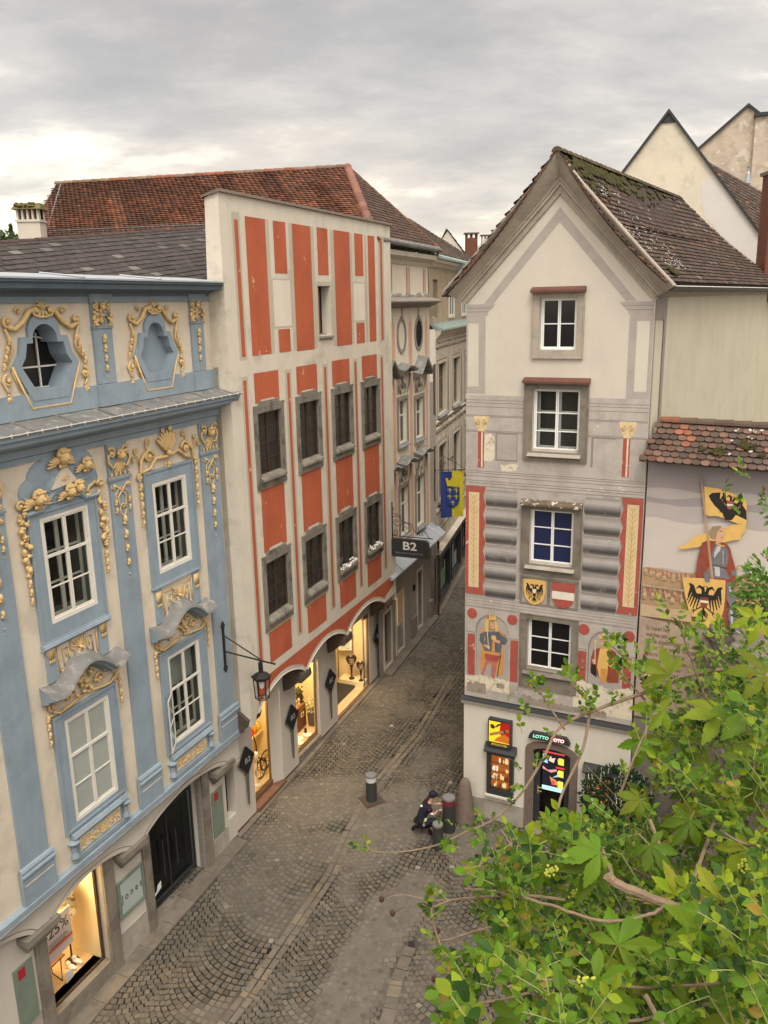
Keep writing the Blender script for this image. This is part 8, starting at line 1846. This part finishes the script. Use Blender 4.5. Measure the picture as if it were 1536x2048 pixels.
    b = MB(); q = P(.385, -.06, .69); b.lathe(q, [(.032, 0), (.032, .02)], 10, (l, Vector((0, 0, 1)), f)); b.build('wristwatch', black, body)
person()
# ------------------------------------------------------------------ white flower ornaments on two sills
for i, (u, lab) in enumerate(((5.50, 'narrow sill box of white blossoms on the third lower window of the striped house'), (7.66, 'narrow sill box of white blossoms on the fourth lower window of the striped house'))):
    F = RED; t = thing('flower_box', F.P(u+.6, 5.78, .1), lab, 'flower box', 'white flower boxes on the window sills')
    b = MB(); F.box(b, u, u+1.15, 5.80, 5.88, .0, .15); b.build('box', M['stone_grey'], t)
    b = MB(); rr = random.Random(i)
    for k in range(70): 
        a = rr.uniform(.03, 1.12); F.ell(b, u+a, 5.90+rr.uniform(0, .10)*(1+.9*math.sin(a*9+i)), rr.uniform(.02, .15), rr.uniform(.015, .05), rr.uniform(.012, .035), .02, rr.uniform(0, 3), 6, 4)
    b.build('blossoms', M['petals'], t)
# ------------------------------------------------------------------ leaves
rl = random.Random(21)
def leaf(b, base, T, Nn, Ln, Wd, droop=.25, fold=.35, kind=0, col=(.2, .36, .05)):
    T = T.normalized(); B = T.cross(Nn).normalized(); Nn = B.cross(T).normalized(); b.col = col
    if kind == 0: prof = ((0, .02), (.18, .55), (.42, .95), (.62, .92), (.84, .50), (1, .03))
    elif kind == 1: prof = ((0, .03), (.12, .22), (.25, .50), (.33, .56), (.36, .68), (.47, .80), (.50, .93), (.60, .96), (.63, .84), (.72, .86), (.75, .62), (.84, .60), (.87, .36), (.94, .26), (1, .02))
    else: prof = ((0, .05), (.35, 1.), (.7, .8), (1, .05))
    vs = []
    for t, w in prof:
        c = base+T*(Ln*t)-Nn*(Ln*droop*t*t); e = B*(Wd*.5*w); up = Nn*(Wd*.5*w*fold); vs += [c-e+up, c, c+e+up]
    b.add(vs, [(3*i, 3*i+1, 3*i+4, 3*i+3) for i in range(len(prof)-1)]+[(3*i+1, 3*i+2, 3*i+5, 3*i+4) for i in range(len(prof)-1)])
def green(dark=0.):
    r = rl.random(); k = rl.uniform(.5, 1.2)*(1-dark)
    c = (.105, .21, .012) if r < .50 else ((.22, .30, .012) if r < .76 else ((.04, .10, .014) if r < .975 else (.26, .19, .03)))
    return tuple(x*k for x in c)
def jit(v, s): return (v+Vector((rl.uniform(-s, s), rl.uniform(-s, s), rl.uniform(-s, s)))).normalized()
def compound(b, st, P, T, s, pairs=2, up=Vector((0, -.45, 1)), dark=0.):
    T = T.normalized(); Ln = s*(1.0+pairs*.75); cur = T.copy(); p = P.copy(); pts = [p.copy()]; Nn = jit(up, .55)
    for i in range(pairs):
        cur = (cur+Vector((0, 0, -.08))).normalized(); p = p+cur*(Ln/(pairs+1)); pts.append(p.copy()); side = cur.cross(Nn).normalized()
        for sg in (-1, 1): leaf(b, p, jit(side*sg+cur*.65, .2), jit(Nn, .3), s*rl.uniform(.75, 1.05)*(.75+.25*(i+1)/pairs), s*.62, rl.uniform(.0, .35), rl.uniform(.1, .5), 0, green(dark))
    p = p+cur*(Ln/(pairs+1)*.6); pts.append(p); leaf(b, p, jit(cur, .15), jit(Nn, .25), s*1.15, s*.72, rl.uniform(0, .35), rl.uniform(.1, .5), 0, green(dark)); st.tube(pts, .0013, 4, cap=False)
def palmate(b, st, P, T, s, up=Vector((0, -.6, 1)), dark=0.):
    Nn = jit(up, .45); T = (T-Nn*T.dot(Nn)).normalized(); side = T.cross(Nn).normalized(); pet = P-T*s*.5-Nn*s*.35; st.tube([pet, P], .0018, 4, cap=False); k = rl.uniform(.6, 1.05)*(1-dark); g = (.125*k, .22*k, .012*k) if rl.random() < .6 else (.22*k, .285*k, .014*k)
    for a, q in ((-1.75, .62), (-.85, .88), (0, 1.), (.85, .9), (1.75, .64)):
        d = T*math.cos(a)+side*math.sin(a); c = tuple(x*rl.uniform(.9, 1.1) for x in g); leaf(b, P, jit(d, .1), jit(Nn+d*.1, .15), s*q*rl.uniform(.9, 1.1), s*.44*q, rl.uniform(.1, .45), .28, 1, c)
def inside(poly, x, y):
    r = False
    for i in range(len(poly)):
        (x0, y0), (x1, y1) = poly[i], poly[i-1]
        if (y0 > y) != (y1 > y) and x < (x1-x0)*(y-y0)/(y1-y0)+x0: r = not r
    return r
DENSE = [(1600, 1300), (1480, 1310), (1400, 1350), (1320, 1420), (1320, 1530), (1290, 1600), (1240, 1640), (1170, 1650), (1110, 1665), (1060, 1700), (1060, 1730), (985, 1760), (985, 1850), (940, 1900), (900, 1970), (930, 2120), (1600, 2120)]
def depth(x, y): # the shrub leans out from the terrace: nearest at the bottom
    return 3.3-1.25*max(0, (y-1350)/700.)+.25*math.sin(x*.011)+.2*math.sin(y*.017+x*.007)
def rose():
    t = thing('wild_rose_shrub', (1.6, .9, 11.9), 'bright green wild rose shrub reaching over the street from the terrace', 'shrub')
    b = MB(); st = MB(); br = MB(); base = Vector((1.5, .75, 11.95))
    n = 0
    while n < 1450:
        x, y = rl.uniform(880, 1600), rl.uniform(1290, 2100)
        if not inside(DENSE, x, y): continue
        if vn(x, y, .011)+.35*vn(x, y, .03) < .50: continue
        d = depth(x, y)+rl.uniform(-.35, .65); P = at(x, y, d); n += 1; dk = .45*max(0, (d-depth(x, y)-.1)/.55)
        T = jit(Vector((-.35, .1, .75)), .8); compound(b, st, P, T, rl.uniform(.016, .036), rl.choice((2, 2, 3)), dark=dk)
        if n % 7 == 0:
            q = P-T*.05; st.tube([P, q, q+Vector((.06, -.03, -.10))], .0018, 4, cap=False)
    def branch(pts, r0, r1, shoots=1., sz=.034, mt=br, every=.045, k=2):
        W_ = [at(*p) for p in pts]; sm = []
        for i in range(len(W_)-1):
            a, c = W_[i], W_[i+1]; p0 = W_[max(0, i-1)]; p3 = W_[min(len(W_)-1, i+2)]
            for j in range(6):
                u = j/6; sm.append(.5*((2*a)+(c-p0)*u+(2*p0-5*a+4*c-p3)*u*u+(-p0+3*a-3*c+p3)*u**3))
        sm.append(W_[-1]); mt.tube(sm, [r0+(r1-r0)*i/(len(sm)-1) for i in range(len(sm))], 6)
        if shoots:
            acc = 0
            for i in range(1, len(sm)):
                acc += (sm[i]-sm[i-1]).length
                if acc > every/shoots*rl.uniform(.6, 1.5):
                    acc = 0; T = (sm[i]-sm[i-1]).normalized(); o = jit(T*.4+Vector((0, 0, .9)), .7); compound(b, st, sm[i], o, sz*rl.uniform(.7, 1.1), k)
        return sm
    # the long arching sprays
    branch([(1560, 1330, 3.2), (1400, 1345, 3.1), (1290, 1385, 3.0), (1190, 1420, 2.95), (1120, 1455, 2.9), (1085, 1520, 2.85), (1040, 1590, 2.8), (985, 1640, 2.75), (930, 1665, 2.7)], .008, .003, .8, .021)
    branch([(930, 1665, 2.7), (880, 1688, 2.68), (830, 1700, 2.66), (770, 1705, 2.64), (728, 1698, 2.62)], .003, .002, .12, .022)
    for (x, y) in ((722, 1692), (738, 1698), (880, 1655), (905, 1650), (945, 1660), (950, 1672), (975, 1668)): compound(b, st, at(x, y, 2.64), jit(Vector((-.4, 0, .6)), .5), .019, 1)
    for pts in ([(1420, 1420, 3.0), (1390, 1340, 2.98), (1362, 1260, 2.95)], [(1340, 1430, 3.0), (1300, 1380, 3.), (1262, 1330, 3.), (1222, 1290, 3.)], [(1500, 1400, 3.), (1460, 1330, 3.), (1440, 1260, 3.)], [(1290, 1400, 3.), (1240, 1345, 3.)], [(1130, 1460, 2.9), (1090, 1400, 2.9), (1075, 1372, 2.9)], [(1200, 1425, 2.9), (1150, 1375, 2.9), (1140, 1350, 2.9)], [(1240, 1590, 2.8), (1270, 1510, 2.8), (1300, 1440, 2.85), (1310, 1400, 2.85)]):
        branch(pts, .0045, .002, 1.0, .026); e = at(*pts[-1])
        for k in range(4): compound(b, st, e, jit(Vector((0, -.1, .8)), .8), .025, 1)
    for (x, y, n_) in ((1060, 1450, 3), (1045, 1560, 3), (1180, 1370, 5), (1240, 1320, 6), (1300, 1300, 5), (1350, 1250, 6), (1480, 1260, 8), (1400, 1300, 9), (1500, 1000, 3), (1515, 960, 3), (1330, 1540, 10), (1400, 1480, 16), (1480, 1400, 16)):
        for k in range(n_): compound(b, st, at(x+rl.gauss(0, 22), y+rl.gauss(0, 20), 2.95+rl.uniform(-.2, .2)), jit(Vector((-.2, -.1, .8)), .8), .026, rl.choice((1, 2)))
    # left fringe: thin twigs with few leaves
    branch([(1130, 1800, 2.3), (1040, 1790, 2.3), (960, 1795, 2.28), (905, 1800, 2.25), (862, 1815, 2.22), (845, 1808, 2.2)], .0045, .002, .5, .026); branch([(862, 1815, 2.22), (868, 1850, 2.2), (885, 1900, 2.18), (918, 1960, 2.15), (945, 2060, 2.1)], .0028, .0035, .35, .026)
    branch([(1000, 1700, 2.5), (960, 1730, 2.5), (930, 1745, 2.5), (900, 1712, 2.5), (878, 1702, 2.5)], .003, .0015, .15, .022); branch([(905, 1800, 2.25), (860, 1800, 2.25), (810, 1790, 2.25), (780, 1793, 2.25)], .002, .0012, .1, .02); branch([(1000, 1850, 2.2), (950, 1862, 2.2), (900, 1878, 2.2), (870, 1880, 2.2)], .003, .0014, .2, .02); branch([(1060, 1985, 2.0), (1000, 2000, 2.0), (930, 2005, 2.), (850, 1990, 2.0)], .0035, .0015, .2, .022)
    for (x, y, n_) in ((1020, 1700, 8), (960, 1700, 5), (975, 1750, 7), (1030, 1760, 8), (840, 1845, 2), (880, 1920, 3), (905, 1930, 2), (1010, 1790, 5), (1060, 1850, 8), (1020, 1880, 8), (980, 1960, 6), (1040, 1950, 10), (960, 1640, 2)):
        for k in range(n_): compound(b, st, at(x+rl.gauss(0, 16), y+rl.gauss(0, 16), depth(x, y)-.1+rl.uniform(-.1, .1)), jit(Vector((-.3, -.1, .7)), .8), .021, rl.choice((1, 2)))
    # stouter stems rising from the terrace
    for pts, r0 in (([(1640, 1420, 2.9), (1560, 1480, 2.8), (1500, 1530, 2.7), (1450, 1580, 2.7), (1430, 1640, 2.6), (1380, 1780, 2.4)], .009), ([(1180, 1420, 2.95), (1165, 1500, 2.9), (1120, 1600, 2.8), (1110, 1700, 2.6)], .006), ([(1640, 1700, 2.4), (1500, 1690, 2.4), (1440, 1660, 2.4)], .005), ([(1600, 2000, 2.), (1400, 2010, 2.), (1280, 2040, 1.95), (1180, 2040, 1.9)], .005), ([(1300, 1640, 2.6), (1400, 1900, 2.3), (1480, 2120, 2.)], .006)):
        branch(pts, r0, r0*.6, .25, .03)
    for k in range(110): # tangle of bare twigs inside
        x, y = rl.uniform(1050, 1560), rl.uniform(1500, 2080)
        if inside(DENSE, x, y): d = depth(x, y)+.4; a = at(x, y, d); c = a+Vector((rl.uniform(-.35, .35), rl.uniform(-.1, .3), rl.uniform(-.3, .3))); br.tube([a, (a+c)/2+Vector((0, 0, rl.uniform(-.05, .08))), c], rl.uniform(.0015, .004), 4, cap=False)
    b.build('leaves', M['leaf'], t); st.build('leaf_stalks', M['twig_green'], t)['kind'] = 'stuff'; br.build('branches', M['bark'], t)
    fl = MB()
    for (x, y) in ((1225, 1325), (1300, 1345), (1450, 1300), (1160, 1700), (1150, 1790), (1375, 1790), (1490, 1735), (1180, 1900), (1170, 1960), (1100, 1740)):
        for k in range(16): fl.ell(at(x+rl.gauss(0, 7), y+rl.gauss(0, 6), depth(x, y)-.3), Vector((.004, 0, 0)), Vector((0, .004, 0)), Vector((0, 0, .004)), 5, 4)
    fl.build('buds', mat('bud_yellow', (.42, .46, .06), .6, .1, 10, 0), t)['kind'] = 'stuff'
    hm_ = mat('hip_brown', (.06, .03, .02), .8, .2, 30, .2)
    for (x, y) in ((785, 1826), (763, 1798), (875, 1862), (868, 1958), (862, 1990)): fl = MB(); fl.ell(at(x, y, 2.2), Vector((.008, 0, 0)), Vector((0, .008, 0)), Vector((0, 0, .009)), 7, 5); fl.tube([at(x, y, 2.2), at(x+25, y-12, 2.22)], .001, 4); fl.build('dried_hip', hm_, t)
rose()
def creeper():
    t = thing('virginia_creeper', (1.9, .8, 11.9), 'creeper with big five-fingered leaves hanging over the rose shrub in the lower right', 'vine')
    b = MB(); st = MB(); br = MB()
    L5 = [(1190, 1965, 1.95, .105, -30), (1235, 1890, 2.05, .10, 60), (1260, 1935, 2.05, .075, 170), (1200, 1705, 2.25, .10, 200), (1185, 1720, 2.3, .10, 240), (1490, 1830, 2.1, .11, 240), (1400, 1860, 2.1, .10, 200), (1470, 1900, 2.1, .10, 250), (1440, 1800, 2.2, .09, 120), (1350, 1790, 2.2, .07, 90), (1440, 1430, 2.8, .12, 190), (1330, 1420, 2.9, .10, 170), (1500, 1420, 2.7, .13, 230), (1530, 1500, 2.7, .12, 200), (1290, 1480, 2.85, .09, 250), (1420, 1530, 2.8, .09, 210), (1340, 1350, 2.9, .11, 150), (1530, 1350, 2.8, .12, 160), (1500, 1700, 2.4, .09, 230), (1530, 1960, 2., .10, 200), (1370, 2020, 1.95, .09, 200), (1250, 2060, 1.9, .08, 180), (1060, 1820, 2.3, .075, 210), (1090, 1740, 2.4, .08, 190), (1110, 1660, 2.5, .07, 160), (1300, 1690, 2.4, .08, 300), (1140, 2030, 1.9, .08, 240), (1040, 2040, 1.95, .075, 200), (1490, 2050, 1.9, .1, 240), (1280, 1600, 2.7, .075, 220), (1380, 1640, 2.6, .08, 240), (1480, 1600, 2.6, .09, 200), (1520, 1240, 3.0, .09, 190), (1000, 1900, 2.15, .06, 240), (1340, 1930, 2.1, .08, 260)]
    for (x, y, d, s, a) in L5:
        T = RX*math.cos(R(a))+UX*math.sin(R(a)); palmate(b, st, at(x, y, d), T, s*1.12, Vector((0, -.8, .8)))
    for k in range(170):
        x, y = rl.uniform(1120, 1600), rl.uniform(1380, 2110)
        if not inside(DENSE, x, y): continue
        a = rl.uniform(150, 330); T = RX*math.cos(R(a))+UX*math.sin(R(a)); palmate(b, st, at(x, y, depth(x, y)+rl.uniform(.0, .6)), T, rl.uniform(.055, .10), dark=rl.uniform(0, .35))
    def vine(pts, r0, r1):
        W_ = [at(*p) for p in pts]; sm = []
        for i in range(len(W_)-1):
            a, c = W_[i], W_[i+1]; p0 = W_[max(0, i-1)]; p3 = W_[min(len(W_)-1, i+2)]
            for j in range(6): u = j/6; sm.append(.5*((2*a)+(c-p0)*u+(2*p0-5*a+4*c-p3)*u*u+(-p0+3*a-3*c+p3)*u**3)+Vector((rl.uniform(-1, 1), 0, rl.uniform(-1, 1)))*.002)
        sm.append(W_[-1]); br.tube(sm, [r0+(r1-r0)*i/(len(sm)-1) for i in range(len(sm))], 7)
    vine([(1640, 1850, 2.1), (1500, 1845, 2.15), (1380, 1822, 2.15), (1300, 1795, 2.15), (1235, 1768, 2.15), (1215, 1752, 2.15)], .010, .013); vine([(1238, 1770, 2.15), (1222, 1745, 2.2), (1205, 1700, 2.3)], .006, .004)
    vine([(1330, 1812, 2.12), (1290, 1832, 2.1), (1200, 1842, 2.08), (1100, 1810, 2.1), (1000, 1785, 2.15), (930, 1778, 2.2)], .0045, .003); vine([(1640, 1930, 2.), (1480, 1960, 2.), (1300, 1975, 2.), (1180, 1965, 1.95), (1060, 1960, 1.95), (1000, 1980, 1.95)], .004, .003); vine([(1500, 2120, 1.9), (1490, 2000, 2.), (1485, 1900, 2.05)], .007, .006)
    vine([(1290, 1990, 1.9), (1330, 2060, 1.85), (1370, 2120, 1.8)], .006, .006)
    b.build('leaves', M['leaf'], t); st.build('leaf_stalks', M['twig_green'], t)['kind'] = 'stuff'; br.build('stems', M['bark'], t)
creeper()
def bush(name, label, cx_, cy_, dist, rx, ry, n, s, col, spikes=0, kind=2):
    C_ = at(cx_, cy_, dist); t = thing(name, (C_.x, C_.y, C_.z-ry), label, 'shrub'); b = MB(); fl = MB(); rr = rl
    for i in range(n):
        while True:
            v = Vector((rr.uniform(-1, 1), rr.uniform(-1, 1), rr.uniform(-1, 1)))
            if v.length < 1: break
        if vn(v.x*3+cx_, v.z*3, 1.2) < .33 and v.length > .5: continue
        P = C_+Vector((v.x*rx, v.y*rx*.7, v.z*ry)); k = rr.uniform(.6, 1.3); leaf(b, P, jit(Vector((v.x, v.y, v.z+.2)), .7), jit(Vector((0, -.4, 1)), .7), s*rr.uniform(.7, 1.2), s*.42, .2, .2, kind, tuple(x*k for x in col))
        if spikes and i % spikes == 0 and v.z > -.4: fl.tube([P, P+jit(Vector((0, -.1, 1)), .35)*s*1.2], .013, 5, .006)
    b.build('leaves', M['leaf'], t); fl.build('white_flower_spikes', M['petals'], t)
    k = MB(); 
    for i in range(7): k.tube([(C_.x, C_.y, C_.z-ry*1.1), C_+Vector((rr.uniform(-.6, .6)*rx, rr.uniform(-.3, .3)*rx, rr.uniform(-.2, .6)*ry))], .02, 5, .006)
    k.build('branches', M['bark'], t); return t
c_ = PT.P(2.35, 0, .75)
d_ = (c_-Vector((0, 0, CH))).dot(_f)+ .0
def dist_of(P): return (Vector(P)-Vector((0, 0, CH))).dot(_f)
bush('laurel_shrub', 'dark laurel shrub with white flower spikes beside the right display case', 1232, 1598, dist_of(PT.P(2.2, 1.1, .75)), .90, .85, 3000, .12, (.025, .055, .020), 12)
bush('laurel_shrub', 'lower laurel shrub with white spikes on the cobbles, half hidden by the vine', 1110, 1735, dist_of((3.6, 18.6, .4)), .55, .5, 700, .11, (.04, .08, .03), 8)
bush('climbing_shrub', 'leafy green shrub climbing in front of the painted knight at the right edge', 1566, 1190, 7.2, .42, .40, 1800, .065, (.12, .24, .035)); 
bush('climbing_shrub', 'small leafy sprig leaning in from the right edge below the tiled coping', 1568, 1010, 7.2, .18, .22, 260, .060, (.10, .20, .03))
